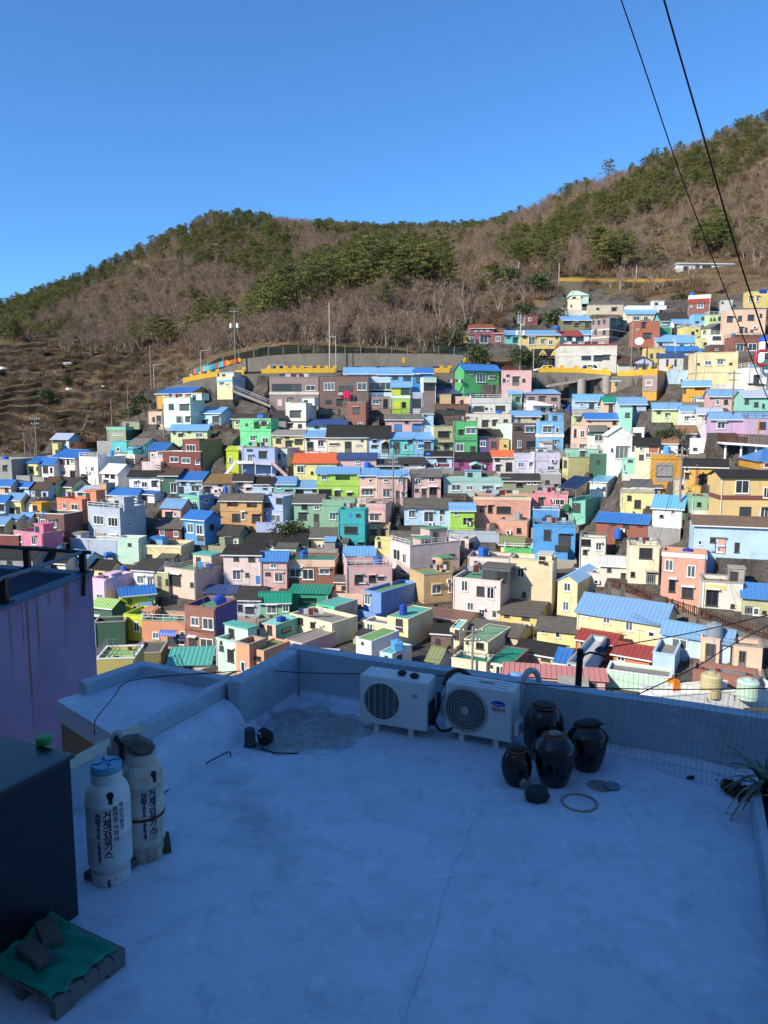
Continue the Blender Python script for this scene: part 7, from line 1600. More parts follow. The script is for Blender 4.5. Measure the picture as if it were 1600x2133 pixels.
# washing and a blanket
bl_ = MB(); p = at(722, 822, H_('dark brown brick house with two').A.y - 1.0); n = 8; w2, h2 = 15 * p.y / F_PX / 2, 15 * p.y / F_PX
bl_.v = [(w2 * (2 * i / n - 1), .08 * math.sin(i * 1.9) * (j / n), h2 * .5 - h2 * j / n) for i in range(n + 1) for j in range(n + 1)]; bl_.f = [(i*(n+1)+j, i*(n+1)+j+1, (i+1)*(n+1)+j+1, (i+1)*(n+1)+j) for i in range(n) for j in range(n)]; bl_.m = [0] * len(bl_.f)
o = bl_.build('blanket', mat('blanket_pink', rgb(225,30,95,.85), .8, 'plain', .4, 4), loc=p); md = o.modifiers.new('t', 'SOLIDIFY'); md.thickness = .04; tag(o, 'bright pink blanket hung from the brown brick house balcony', 'blanket')
cols_ = [(60,70,120), (190,190,195), (120,40,50), (70,70,75), (220,215,205), (40,60,90)]
def washing(sub, u0, u1, v, n, lab, dy=-.35):
    h = H_(sub); a, b_ = at(u0, v, h.A.y + dy), at(u1, v, h.A.y + dy); root = thing('washing_line', lab, 'washing line', a); m_ = MB(); m_.tube([(0,0,0), b_ - a], .012, 4); m_.build('line', M_STEEL, root)
    for i in range(n): q = (b_ - a) * ((i + .5) / n); c = MB(); w_ = (b_ - a).length / n * .42; hh = .5 + .3 * ((i * 7) % 3) / 2; c.box(q.x - w_, -.02, q.z - hh, q.x + w_, .02, q.z - .01); c.build('garment', mat('cloth_%d' % (i % 6), rgb(*cols_[i % 6], .8), .9), root)
washing('bright spring green', 534, 566, 877, 6, 'washing on the balcony of the spring green house', .3); washing('bright lime house with washing', 966, 988, 1078, 5, 'washing on the balcony of the bright lime house', .4)
washing('bright green house with a sky', 932, 966, 790, 6, 'washing beside the bright green house by the road', -.5); washing('mauve brick house', 612, 634, 780, 4, 'dark washing on the roof of the mauve brick house', 2.0)
rt_.shuffle(FH)
for h in FH[:14]:
    u0, u1 = px(h.P0 + Vector((0, 0, h.H)))[0], px(h.P0 + Vector((h.c, -h.s, 0)) * h.W)[0]; yy = h.D * .4; q = h.P0 + Vector((h.c, -h.s, 0)) * h.W * .5 + Vector((h.s, h.c, 0)) * yy; q.z = h.P0.z + h.H + .9
    washing(h.label, u0 + (u1 - u0) * .2, u0 + (u1 - u0) * .8, px(q)[1], 5, 'washing on the roof of the ' + ' '.join(h.label.split()[:9]), q.y - h.A.y)
# awning on the orange terrace house, roof dormers, skylight
h = H_('orange terrace house'); aw = thing('barrel_awning', 'blue white barrel awning over the door of the orange terrace house', 'awning', at(353, 1322, h.A.y - .6), -h.th); b = MB(); L2 = 38 * h.A.y / F_PX / 2
for i in range(8):
    t0, t1 = math.pi * .5 * i / 8, math.pi * .5 * (i + 1) / 8; b.quad((-L2, -.7 * math.sin(t0), .55 * math.cos(t0)), (L2, -.7 * math.sin(t0), .55 * math.cos(t0)), (L2, -.7 * math.sin(t1), .55 * math.cos(t1)), (-L2, -.7 * math.sin(t1), .55 * math.cos(t1)))
b.build('sheet', mat('awning_blue', rgb(80,110,200,.85), .3), aw)
for k in range(7): c = MB(); x = -L2 + 2 * L2 * k / 6; c.tube([(x, -.71 * math.sin(t), .56 * math.cos(t)) for t in np.linspace(0, 1.57, 6)], .03, 4); c.build('rib', M_WHITE, aw)
h = H_('glass fronted shop')
for k, u in enumerate((1132, 1157)):
    p = at(u, 741, h.A.y - .1); b = MB(); b.poly([(-.9, 0, 0), (.9, 0, 0), (0, 0, 1.3)]); b.poly([(-.9, 0, 0), (0, 0, 1.3), (0, 1.6, 1.3), (-.9, 1.6, 0)]); b.poly([(.9, 0, 0), (.9, 1.6, 0), (0, 1.6, 1.3), (0, 0, 1.3)]); o = b.build('dormer', wall_mat('yellow'), h.root); o.location = h.root.matrix_basis.inverted() @ p
# litter on the old fields
M_PALE = mat('pale_plastic_sheet', rgb(206,204,196,.85), .7, 'plain', .4, 1)
for i, (u, v, w_, lab) in enumerate(((142, 760, 20, 'pale plastic sheet in the upper middle of the field terraces'), (134, 720, 6, 'white sack at the top of the field terraces'), (115, 778, 5, 'small white post in the middle field terraces'), (8, 772, 26, 'pale sheet at the left edge of the field terraces'), (145, 816, 18, 'pale rubble on a lower field terrace'), (216, 808, 8, 'white sack right of the field terraces'), (10, 818, 10, 'white scrap at the left end of a lower terrace'), (40, 806, 6, 'white scrap beside the lower left terrace'))):
    Y = depth_at(u, v, 150, 260); b = MB(); s = w_ * Y / F_PX / 2; b.blob((0, 0, 0), s, s * .8, min(.5, s * .5), i + 20, 10, 6, .3); tag(b.build('plastic_sheet', M_PALE, loc=g_at(u, Y) + Vector((0, 0, .3))), lab, 'sheet')
# ---------------------------------------------------------------- the shaded roof terrace in front
AT = R(24.6); E1 = Vector((math.cos(AT), -math.sin(AT), 0)); E2 = Vector((math.sin(AT), math.cos(AT), 0)); C0 = onz(624, 1448, 0)
def T(a, b, z=0.0): return C0 + E1 * a + E2 * b + Vector((0, 0, z))
M_FLOOR = None
def floor_material(name, base, stain=False):
    m = bpy.data.materials.new(name); m.use_nodes = True; nt = m.node_tree; L = nt.links; b = nt.nodes['Principled BSDF']
    b.inputs['Roughness'].default_value = .55; b.inputs['Specular IOR Level'].default_value = .4
    g = node(nt, 'ShaderNodeNewGeometry')
    def nz(s, d=5, r=.6, dist=0.0):
        n = node(nt, 'ShaderNodeTexNoise'); n.inputs['Scale'].default_value = s; n.inputs['Detail'].default_value = d; n.inputs['Roughness'].default_value = r; n.inputs['Distortion'].default_value = dist
        L.new(g.outputs['Position'], n.inputs['Vector']); return n.outputs['Fac']
    def rp(f, a, c, lo=0., hi=1.):
        x = node(nt, 'ShaderNodeMapRange'); x.inputs[1].default_value = a; x.inputs[2].default_value = c; x.inputs[3].default_value = lo; x.inputs[4].default_value = hi; L.new(f, x.inputs[0]); return x.outputs[0]
    def mix(f, a, c):
        x = node(nt, 'ShaderNodeMix', data_type='RGBA'); L.new(f, x.inputs[0])
        for s, i in ((a, 6), (c, 7)):
            if isinstance(s, tuple): x.inputs[i].default_value = s
            else: L.new(s, x.inputs[i])
        return x.outputs[2]
    def mul(a, c):
        x = node(nt, 'ShaderNodeMath', operation='MULTIPLY')
        for s, i in ((a, 0), (c, 1)):
            if isinstance(s, (int, float)): x.inputs[i].default_value = s
            else: L.new(s, x.inputs[i])
        return x.outputs[0]
    B = lambda k, w=0.: (base[0] * k + w, base[1] * k + w, base[2] * k + w, 1)
    c = mix(rp(nz(1.1), .35, .68), B(1.0), B(.86))
    c = mix(rp(nz(3.7, 6, .72, .6), .5, .64, 0, .55), c, B(.66)); c = mix(rp(nz(6.5, 5, .7, .4), .56, .66, 0, .5), c, B(1.05, .09)); c = mix(rp(nz(40., 3, .6), .68, .76, 0, .7), c, B(.45))
    c = mix(rp(nz(.8, 3), .55, .7, 0, .3), c, B(1.03, .04))
    c = mix(rp(nz(9., 5, .75), .6, .75, 0, .45), c, (base[0] * .6 + .05, base[1] * .58 + .035, base[2] * .4, 1))
    vo = node(nt, 'ShaderNodeTexVoronoi', feature='DISTANCE_TO_EDGE'); vo.inputs['Scale'].default_value = .55
    vm = node(nt, 'ShaderNodeMix', data_type='VECTOR'); L.new(g.outputs['Position'], vm.inputs[4])
    nv = node(nt, 'ShaderNodeTexNoise'); nv.inputs['Scale'].default_value = 1.6; nv.inputs['Detail'].default_value = 5; L.new(g.outputs['Position'], nv.inputs['Vector']); L.new(nv.outputs['Color'], vm.inputs[5]); vm.inputs[0].default_value = .35
    L.new(vm.outputs[1], vo.inputs['Vector'])
    c = mix(mul(rp(vo.outputs['Distance'], .0, .006, 1, 0), rp(nz(.6, 3), .5, .62, 0, .28)), c, B(.38))
    if stain:                                # dried puddle in the corner, old drip trail, ring marks
        def blob(center, sx, sy, rot, e0, e1, ns=3.2, na=.5):
            mp = node(nt, 'ShaderNodeMapping', vector_type='TEXTURE'); mp.inputs['Location'].default_value = center; mp.inputs['Rotation'].default_value = (0, 0, rot); mp.inputs['Scale'].default_value = (sx, sy, 50)
            L.new(g.outputs['Position'], mp.inputs[0]); ln_ = node(nt, 'ShaderNodeVectorMath', operation='LENGTH'); L.new(mp.outputs[0], ln_.inputs[0])
            ad = node(nt, 'ShaderNodeMath', operation='ADD'); L.new(ln_.outputs['Value'], ad.inputs[0]); L.new(mul(rp(nz(ns, 4), .3, .7, -.5, .5), na), ad.inputs[1])
            return rp(ad.outputs[0], e0, e1, 1, 0)
        p = onz(650, 1520, 0); d1 = blob(p, .52, .62, AT, .8, 1.0)
        d2 = mul(d1, rp(nz(7., 6, .75), .38, .66, .35, 1.))
        c = mix(mul(d1, .55), c, rgb(128, 132, 128, .7)); c = mix(mul(mul(d1, rp(nz(9., 6, .8), .5, .62)), .5), c, rgb(76, 80, 76, .6))
        c = mix(mul(blob(onz(575, 1555, 0), .3, .12, 0, .6, 1.1), .75), c, rgb(60, 78, 66, .5))
        c = mix(mul(blob(onz(520, 1690, 0), .28, .9, .5, .3, 1.2, 5, 1.1), .3), c, rgb(128, 124, 104, .7))
        c = mix(mul(blob(onz(1250, 1637, 0), .115, .115, 0, .93, 1.0, 3, .05), .85), c, rgb(140, 128, 104, .7))
        ringo = blob(onz(1207, 1643, 0), .135, .135, 0, .96, 1.0, 3, .03)
        c = mix(mul(ringo, .25), c, B(.7))
    L.new(c, b.inputs['Base Color'])
    bp = node(nt, 'ShaderNodeBump'); bp.inputs['Strength'].default_value = .25; bp.inputs['Distance'].default_value = .01
    L.new(nz(5, 6, .7), bp.inputs['Height']); L.new(bp.outputs[0], b.inputs['Normal'])
    return m
BASE_FLOOR = rgb(206, 216, 228, .98)[:3]
M_FLOOR = floor_material('blue_floor_paint', BASE_FLOOR, True)
M_PAINT = floor_material('blue_wall_paint', rgb(178, 194, 204, .92)[:3])
fl = MB(); n = 26; A0, A1, B0, B1 = .02, 6.2, -9.0, .0
for i in range(n):
    for j in range(n):
        a0, a1 = A0 + (A1 - A0) * i / n, A0 + (A1 - A0) * (i + 1) / n; b0, b1 = B0 + (B1 - B0) * j / n, B0 + (B1 - B0) * (j + 1) / n
        fl.quad(T(a0, b0), T(a1, b0), T(a1, b1), T(a0, b1))
struct(fl.build('terrace_floor', M_FLOOR))
def tbox(mb, a0, b0, z0, a1, b1, z1, m=0): mb.hexa([T(a0,b0,z0), T(a1,b0,z0), T(a1,b1,z0), T(a0,b1,z0), T(a0,b0,z1), T(a1,b0,z1), T(a1,b1,z1), T(a0,b1,z1)], m)
HP = .53
def wavy(p0, p1, w_, z0, z1, seed):          # a plastered wall whose faces and top are not quite true
    r_ = random.Random(seed); b = MB(); n = 30; (a0, b0), (a1, b1) = p0, p1; rings = []
    along = Vector((a1 - a0, b1 - b0)).normalized(); nr = Vector((-along.y, along.x))
    for i in range(n + 1):
        f = i / n; c = Vector((a0, b0)).lerp(Vector((a1, b1)), f); j = lambda k: .0045 * math.sin(f * 19 + k * 2.1 + seed) + r_.uniform(-.0035, .0035)
        rings.append([T(*(c + nr * o_), z) for o_, z in ((j(0), z0), (j(1), z1 * .5), (j(2), z1 + j(3)), (w_ * .5, z1 + j(4)), (w_ + j(5), z1 + j(6)), (w_, z0))])
    for p, q in zip(rings, rings[1:]):
        for k in range(6): b.quad(p[k], q[k], q[(k + 1) % 6], p[(k + 1) % 6])
    b.poly(rings[0]); b.poly(rings[-1][::-1]); return b
pw = wavy((-.16, 0), (6.4, 0), .16, -4, HP, 2); o = pw.build('parapet', M_PAINT); tag(o, 'blue painted parapet along the back of the terrace with air conditioners before it', 'wall')
pw = MB(); tbox(pw, -.16, -1.12, -4, 0.0, -.003, HP); o = pw.build('parapet', M_PAINT); bevel(o, .03, 3); tag(o, 'short blue parapet arm at the back left corner with a rounded end', 'wall')
cv = MB()                                   # rounded cove where floor meets walls
for k in range(5):
    t0, t1 = math.pi/2 * k/5, math.pi/2 * (k+1)/5; r_ = .07
    p = lambda t: (r_ * (1 - math.sin(t)), r_ * (1 - math.cos(t)))
    (x0, z0), (x1, z1) = p(t0), p(t1)
    cv.quad(T(.02, -x0 - .003, z0 + .002), T(.02, -x1 - .003, z1 + .002), T(6.3, -x1 - .003, z1 + .002), T(6.3, -x0 - .003, z0 + .002))
    cv.quad(T(x0 + .003, -1.15, z0 + .002), T(x1 + .003, -1.15, z1 + .002), T(x1 + .003, -.07, z1 + .002), T(x0 + .003, -.07, z0 + .002))
o = cv.build('floor_cove', M_FLOOR, smooth=True); struct(o)
# plastered ramp up to the neighbouring roof slab
rp_ = MB(); prof = [(.14, 0.0), (.10, .06), (.04, .16), (-.02, .25), (-.09, .305), (-.19, .33)]
bs = list(np.linspace(-1.13, -5.2, 18))
for i in range(len(bs) - 1):
    for (a0, z0), (a1, z1) in zip(prof, prof[1:]):
        f0, f1 = (1 if bs[i] > -2.3 else max(.25, 1 - (-2.3 - bs[i]) * 1.2)), (1 if bs[i+1] > -2.3 else max(.25, 1 - (-2.3 - bs[i+1]) * 1.2))
        rp_.quad(T(a0, bs[i], z0 * f0), T(a0, bs[i+1], z0 * f1), T(a1, bs[i+1], z1 * f1), T(a1, bs[i], z1 * f0))
for (a0, z0), (a1, z1) in zip(prof, prof[1:]): rp_.quad(T(a0, -1.13, z0), T(a1, -1.13, z1), T(a1, -1.13, -.1), T(a0, -1.13, -.1))
o = rp_.build('plaster_ramp', M_FLOOR, smooth=True); struct(o)
sl_ = thing('roof_slab', 'low blue roof slab with raised edges left of the terrace', 'roof', T(-.9, -1.6, 0))
def S(p): return p - sl_.location
SA, SB, SC_, SD = (-.2, -.85), (-1.5, -.85), (-1.66, -1.86), (-.27, -2.34)
mb = MB(); q = [SA, SB, SC_, SD]; mb.hexa([S(T(*p, .12)) for p in q] + [S(T(*p, .33)) for p in q]); mb.build('slab', M_FLOOR, sl_)
def edge(a, b, w0, w1, z0, z1):             # raised edge running from a to b
    a, b = Vector(a), Vector(b); d = (b - a).normalized(); n_ = Vector((-d.y, d.x)); e = MB()
    pts = [a + n_ * w0, b + n_ * w0, b + n_ * w1, a + n_ * w1]
    e.hexa([S(T(p.x, p.y, z0)) for p in pts] + [S(T(p.x, p.y, z1)) for p in pts]); o = e.build('raised_edge', M_PAINT, sl_); bevel(o, .015); return o
edge(SA, SB, -.004, .13, .2, .455); edge((SB[0] - .002, SB[1] - .006), (-1.62, -1.62), -.0, .13, .2, .46); edge((-.195, -2.2), (-.195, -.862), .002, .12, .2, .47)
M_BEIGE = mat('beige_wall_paint', rgb(176,146,112,.8), .85, 'wall', .4)
mb = MB(); q = [(SA[0]-.02, SA[1]-.02), (SB[0]+.02, SB[1]-.02), (SC_[0]+.02, SC_[1]+.02), (SD[0]-.02, SD[1]+.02)]; mb.hexa([S(T(*p, -4)) for p in q] + [S(T(*p, .118)) for p in q]); mb.build('wall_below', M_BEIGE, sl_)
pw = MB(); tbox(pw, -.3, -6.5, -1, -.16, -2.22, .45); tbox(pw, -.31, -6.5, .452, -.15, -2.2, .468, 1); o = pw.build('low_wall', [M_PAINT, mat('cream_coping', rgb(214,204,180,.85), .7, 'plain', .4, 2)]); bevel(o, .01); tag(o, 'low wall with a cream coping behind the two gas cylinders', 'wall')

cr = MB(); cp_ = [onz(u, v, .0025) for u, v in ((846, 2133), (868, 2040), (905, 1960), (912, 1900), (930, 1860), (936, 1815), (968, 1770), (975, 1735), (1000, 1690), (1008, 1640))]
for i_, (a, b) in enumerate(zip(cp_, cp_[1:])):
    for k in range(4): q0, q1 = a.lerp(b, k / 4), a.lerp(b, (k + 1) / 4); j_ = .012; cr.bar(q0 + Vector((j_ * math.sin(i_ * 9 + k * 5), 0, 0)), q1 + Vector((j_ * math.sin(i_ * 9 + k * 5 + 5 if k < 3 else (i_ + 1) * 9), 0, 0)), .0014, .0008)
struct(cr.build('floor_crack', mat('crack_shadow', rgb(150, 164, 180, .9), .9)))  # thin crack line, a tone darker than the floor paint
# the purple neighbour on the left with its railing
M_PURP = bpy.data.materials.new('purple_render'); M_PURP.use_nodes = True
def purple(m):
    nt = m.node_tree; L = nt.links; b = nt.nodes['Principled BSDF']; b.inputs['Roughness'].default_value = .75
    tc = node(nt, 'ShaderNodeTexCoord'); sx = node(nt, 'ShaderNodeSeparateXYZ'); L.new(tc.outputs['Object'], sx.inputs[0])
    def nz(sc, d=5, r=.65, dist=0.):
        mp = node(nt, 'ShaderNodeMapping'); mp.inputs['Scale'].default_value = sc; L.new(tc.outputs['Object'], mp.inputs[0])
        n = node(nt, 'ShaderNodeTexNoise'); n.inputs['Scale'].default_value = 1; n.inputs['Detail'].default_value = d; n.inputs['Roughness'].default_value = r; n.inputs['Distortion'].default_value = dist; L.new(mp.outputs[0], n.inputs['Vector']); return n.outputs['Fac']
    def rp(f, a, c, lo=0., hi=1.):
        x = node(nt, 'ShaderNodeMapRange'); x.inputs[1].default_value = a; x.inputs[2].default_value = c; x.inputs[3].default_value = lo; x.inputs[4].default_value = hi; L.new(f, x.inputs[0]); return x.outputs[0]
    def mul(a, c):
        x = node(nt, 'ShaderNodeMath', operation='MULTIPLY'); L.new(a, x.inputs[0]); L.new(c, x.inputs[1]); return x.outputs[0]
    def mix(f, a, c):
        x = node(nt, 'ShaderNodeMix', data_type='RGBA'); L.new(f, x.inputs[0])
        for s, i in ((a, 6), (c, 7)):
            if isinstance(s, tuple): x.inputs[i].default_value = s
            else: L.new(s, x.inputs[i])
        return x.outputs[2]
    c = mix(rp(nz((.9,.9,.7)), .35, .7), rgb(150,140,182,.9), rgb(126,116,160,.85))
    c = mix(rp(nz((.7,.7,.35), 5, .7, 1.), .58, .7, 0, .55), c, rgb(172,168,194,.85))
    c = mix(rp(nz((2.,2.,1.4), 6), .6, .78, 0, .5), c, rgb(104,94,134,.8))
    def op(o_, a, b_):
        x = node(nt, 'ShaderNodeMath', operation=o_)
        for q, i in ((a, 0), (b_, 1)):
            if isinstance(q, (int, float)): x.inputs[i].default_value = q
            else: L.new(q, x.inputs[i])
        return x.outputs[0]
    along = op('ADD', op('MULTIPLY', sx.outputs['X'], u1.x), op('MULTIPLY', sx.outputs['Y'], u1.y)); wav = op('MULTIPLY', op('SUBTRACT', nz((0, 0, 1.2), 3), .5), .06)
    for u, w_, zl, k in ((54, .045, -2.3, .95), (44, .03, -.9, .8), (75, .04, -1.3, .85), (138, .11, -.55, .9), (132, .05, -1.1, .5), (100, .07, -.3, .7), (18, .05, -1.2, .6), (185, .05, -1.6, .35)):
        s0 = min((i * .02 for i in range(300)), key=lambda q: abs(px(PP + u1 * q)[0] - u))
        m_ = rp(op('ABSOLUTE', op('SUBTRACT', op('ADD', along, wav), s0), 0), w_ * .25, w_, 1, 0); m_ = mul(m_, rp(sx.outputs['Z'], zl, zl * .55, 0, k * .85)); m_ = mul(m_, rp(nz((9, 9, .8), 4), .3, .6, .45, 1.))
        c = mix(m_, c, rgb(128, 72, 34, .8))
    edge_ = mul(rp(sx.outputs['Z'], -.22, .02), rp(nz((2., 2., 3.), 5), .52, .68)); c = mix(edge_, c, rgb(108, 66, 44, .8))
    L.new(c, b.inputs['Base Color'])
    bp = node(nt, 'ShaderNodeBump'); bp.inputs['Strength'].default_value = .3; bp.inputs['Distance'].default_value = .02; L.new(nz((4,4,4), 6), bp.inputs['Height']); L.new(bp.outputs[0], b.inputs['Normal'])
M_TEAL_D = floor_material('dark_teal_roof_paint', rgb(70, 104, 132, .8)[:3])
PZT = .33
PP = at(192, 1196, 13.0); PQ = at(-60, 1304, 9.85); PZT = PP.z
u1 = (PQ - PP); u1.z = 0; u1.normalize(); u2 = Vector((-.95, .31, 0)).normalized()
purple(M_PURP)
pr_ = thing('purple_house', 'shaded purple house with rust streaks and an iron railing on its flat roof', 'house', PP)
def Pq(s, t, z=0): return u1 * s + u2 * t + Vector((0, 0, z))
mb = MB()
def pbox(s0, t0, z0, s1, t1, z1, m=0): mb.hexa([Pq(s0,t0,z0), Pq(s0,t1,z0), Pq(s1,t1,z0), Pq(s1,t0,z0), Pq(s0,t0,z1), Pq(s0,t1,z1), Pq(s1,t1,z1), Pq(s1,t0,z1)], m)
pbox(0, 0, -7, 9, .2, 0); o = mb.build('side_wall', M_PURP, pr_)
mb = MB(); pbox(0, .203, -7, .2, 7, -.02); pbox(.203, .203, -7, 9, 7, -1.0); mb.build('roof_deck', M_TEAL_D, pr_)
mb = MB(); pbox(-.03, -.03, .002, 9, .23, .05); mb.build('coping', M_TEAL_D, pr_)
mb = MB(); pbox(-.03, .233, -.018, .23, 7, .04); mb.build('coping', M_TEAL_D, pr_)
for s, t in ((.1, .12), (.1, 1.35), (.1, 3.2), (2.3, .12), (4.8, .12)):
    pb = MB(); b0 = Pq(s, t, 0.02); pb.box(b0.x - .05, b0.y - .05, b0.z, b0.x + .05, b0.y + .05, b0.z + .4); pb.box(b0.x - .1, b0.y - .1, b0.z + .03, b0.x + .1, b0.y + .1, b0.z + .05); pb.build('railing_post', M_BLACK, pr_)
pb = MB(); pb.tube([Pq(.1, -.05, .41), Pq(.1, 6.5, .41)], .035, 8); pb.build('railing_pipe', M_BLACK, pr_)
pb = MB(); pb.tube([Pq(.1, .12, .41), Pq(8, .12, .41)], .035, 8); pb.build('railing_pipe', mat('grey_blue_steel', rgb(120,130,142,.8), .45), pr_)
pb = MB(); pb.tube([Pq(.35, -.03, -.3), Pq(.35, -.06, .1)], .03, 6); pb.build('bracket', M_BLACK, pr_)

# unseen buildings added outside the frame, sized to cast shade on the terrace
bk = thing('rear_house', 'plain rendered house rising behind the terrace and casting its shade', 'house', (0, -3.2, 0))
mb = MB(); mb.box(-10, -7, -4, 14, 0, 10.7); mb.build('wall', M_WHITE, bk); mb = MB(); mb.box(-10.3, -7.3, 10.703, 14.3, .3, 11); mb.build('roof', M_DCONC, bk)  # height set for the shade, white walls chosen for their bounce
for x in (-7, -2.5, 3, 8):
    fm, pm = win_meshes('w', 1.6, 1.3)
    for z in (4.6, 7.6): wv = obj('window', fm, bk, (x, .005, z), math.pi); obj('pane', pm, wv)
bk = thing('side_house', 'tall plain house left of the terrace beyond the frame', 'house', (-9.3, 6, 0))
mb = MB(); mb.box(-8, -9, -6, 0, 5.2, 10.2); mb.build('wall', M_WHITE, bk); mb = MB(); mb.box(-8.2, -9.2, 10.203, .2, 5.4, 10.5); mb.build('roof', M_DCONC, bk)
for y in (-6, -2, 2):
    fm, pm = win_meshes('w', 1.4, 1.2); wv = obj('window', fm, bk, (.005, y, 5.5), R(90)); obj('pane', pm, wv)
struct_b = MB(); struct_b.box(-30, -30, -6, 30, 1.5, -.9); struct(struct_b.build('street_ground', M_DCONC))
# ---------------------------------------------------------------- things on the terrace
def text_mesh(body, size, vertical=False, bold=0.0, spacing=1.0):
    cu = bpy.data.curves.new('lettering', 'FONT'); cu.body = '\n'.join(body) if vertical else body; cu.size = size; cu.align_x = 'CENTER'; cu.align_y = 'TOP'
    cu.space_line = spacing; cu.offset = bold; cu.resolution_u = 3
    o = bpy.data.objects.new('lettering', cu); COL.objects.link(o); dg = bpy.context.evaluated_depsgraph_get(); dg.update()
    me = bpy.data.meshes.new_from_object(o.evaluated_get(dg)); bpy.data.objects.remove(o); return me
M_PURPLE_INK = mat('purple_stencil_ink', rgb(66,34,92,.7), .7); M_INK = mat('black_ink', rgb(26,26,32), .7)
def wrapped(me, r, ang, z, m, parent, name='lettering'):   # lettering laid round a cylinder of radius r
    n = len(me.vertices); co = np.empty(n * 3, np.float32); me.vertices.foreach_get('co', co); co = co.reshape(-1, 3)
    a = ang + co[:, 0] / r; out = np.stack([r * np.cos(a), r * np.sin(a), z + co[:, 1]], 1); me.vertices.foreach_set('co', out.reshape(-1)); me.update()
    me.materials.clear(); me.materials.append(m); return obj(name, me, parent)
M_GAS = mat('grey_white_cylinder_paint', rgb(218,218,214,.95), .5, 'wall', .4, 3.0)
M_GASR = mat('rusty_cylinder_paint', rgb(220,212,196,.9), .55, 'wall', .95, 5.0)
M_RUST = mat('rust', rgb(120,66,34,.8), .9, 'plain', .5, 6)
def gas(u, v, lab, m, capped, turn):
    p = onz(u, v, 0.055); r = .145; p.y += .12
    g = thing('gas_cylinder', lab, 'gas cylinder', p, 0, 'gas cylinders on the terrace')
    b = MB(); b.lathe([(.118,.0),(.122,.012),(.122,.05),(.13,.055),(.143,.075),(r,.11),(r,.3),(r+.0015,.302),(r+.0015,.31),(r,.312),(r,.50),(r+.002,.503),(r+.002,.512),(r,.515),(.142,.56),(.128,.605),(.105,.635),(.09,.642),(.001,.645)], 40)
    b.build('tank', m, g, smooth=True)
    f = MB(); f.lathe([(.115,-.05),(.128,-.05),(.128,.03),(.121,.03),(.121,-.048)], 36); f.build('foot_ring', m, g, smooth=False)
    c = MB(); c.lathe([(.088,.63),(.1,.63),(.1,.72),(.088,.72)], 36); c.build('collar', m, g)
    k = MB()                                   # keyhole cut of the collar guard, dark
    a0 = R(-62) + turn; q = Vector((math.cos(a0) * .1365, math.sin(a0) * .1365, .575)); 
    sl = [(math.cos(t) * .023, math.sin(t) * .026 + .03) for t in np.linspace(-.9, math.pi + .9, 14)] + [(-.011, -.03), (.011, -.03)]
    pts = []
    for x, z in sl: 
        zz = .56 + z * .9; rr = float(np.interp(zz, [.515, .56, .605, .635], [r, .142, .128, .105])) + .003; a = a0 + x / rr; pts.append((rr * math.cos(a), rr * math.sin(a), zz))
    k.poly(pts); k.build('keyhole', M_INK, g)
    v_ = MB(); v_.lathe([(.022,.63),(.022,.69),(.035,.695),(.035,.72),(.001,.725)], 12); v_.build('valve', mat('brass', rgb(150,120,60), .35, metal=.8), g)
    if capped:
        c = MB(); c.lathe([(.086,.655),(.094,.66),(.094,.705),(.1,.71),(.1,.755),(.094,.764),(.03,.764),(.026,.758),(.001,.758)], 36); o = c.build('cap', mat('sky_blue_plastic', rgb(110,178,214,.85), .45, 'plain', .5, 8), g); 
        for i in range(4):
            s = MB(); a = i * 1.57 + .4; s.tube([(math.cos(a) * .02, math.sin(a) * .02, .768), (math.cos(a + .4) * .055, math.sin(a + .4) * .055, .768), (math.cos(a + .1) * .088, math.sin(a + .1) * .088, .768)], .003, 5); s.build('swirl', M_INK, g)
    for s in range(3):
        a = R(-120) + s * 1.1; sm = MB(); pts = [(.1285 * math.cos(a + t), .1285 * math.sin(a + t), z) for t, z in ((0, -.012), (.34, -.012), (.34, -.002), (0, -.002))]; sm.poly(pts); sm.build('slot', M_INK, g)
    rr = r + .004
    for txt, sz, da, z, bold, sp in (('전화206-6639', .047, -.30, .475, .0012, .72), ('거제금성가스', .064, .10, .49, .0014, .86), ('충전주식회사', .042, .46, .515, .0006, 1.0), ('부산시중구', .04, .74, .53, .0006, 1.0)):
        if not capped and da > .3: continue
        wrapped(text_mesh(txt, sz, True, bold, sp), rr, R(-78) + turn + da, z, M_PURPLE_INK, g)
    if not capped:
        rb = MB(); rb.lathe([(r + .003, .262), (r + .004, .272), (r + .003, .282)], 40); o = rb.build('rust_band', M_RUST, g)
    return g
gas(218, 1832, 'nearer grey white gas cylinder with a sky blue cap', M_GAS, True, .0)
gas(291, 1784, 'rusty gas cylinder with a grey stone on top, behind the blue capped one', M_GASR, False, .45)
def stone(u, v, z, rx, ry, rz, seed, lab, m, name='stone', rough=.18, rot=0., y=None):
    p = onz(u, v, z) if y is None else at(u, v, y); b = MB(); b.blob((0, 0, 0), rx, ry, rz, seed, 18, 12, rough); o = b.build(name, m, smooth=True, loc=p + Vector((0, 0, rz * .72))); o.rotation_euler = (0, 0, rot); return tag(o, lab, name)
M_STONE = mat('grey_green_stone', rgb(112,116,104,.8), .8, 'plain', .6, 6, bump=.4); M_DSTONE = mat('dark_stone', rgb(66,70,68,.8), .75, 'plain', .6, 8, bump=.4); M_LSTONE = mat('pale_stone', rgb(168,166,156,.8), .85, 'plain', .5, 6, bump=.4)
g2 = [o for o in bpy.data.objects if o.name.startswith('gas_cylinder')]; gl = max(g2, key=lambda o: o.location.y).location
b = MB(); b.blob((0, 0, 0), .125, .07, .058, 7, 20, 14, .2); o = b.build('stone', M_STONE, smooth=True, loc=gl + Vector((-.015, -.02, .775))); o.rotation_euler = (.0, .16, -.35); tag(o, 'grey stone lying on the rusty gas cylinder', 'stone')
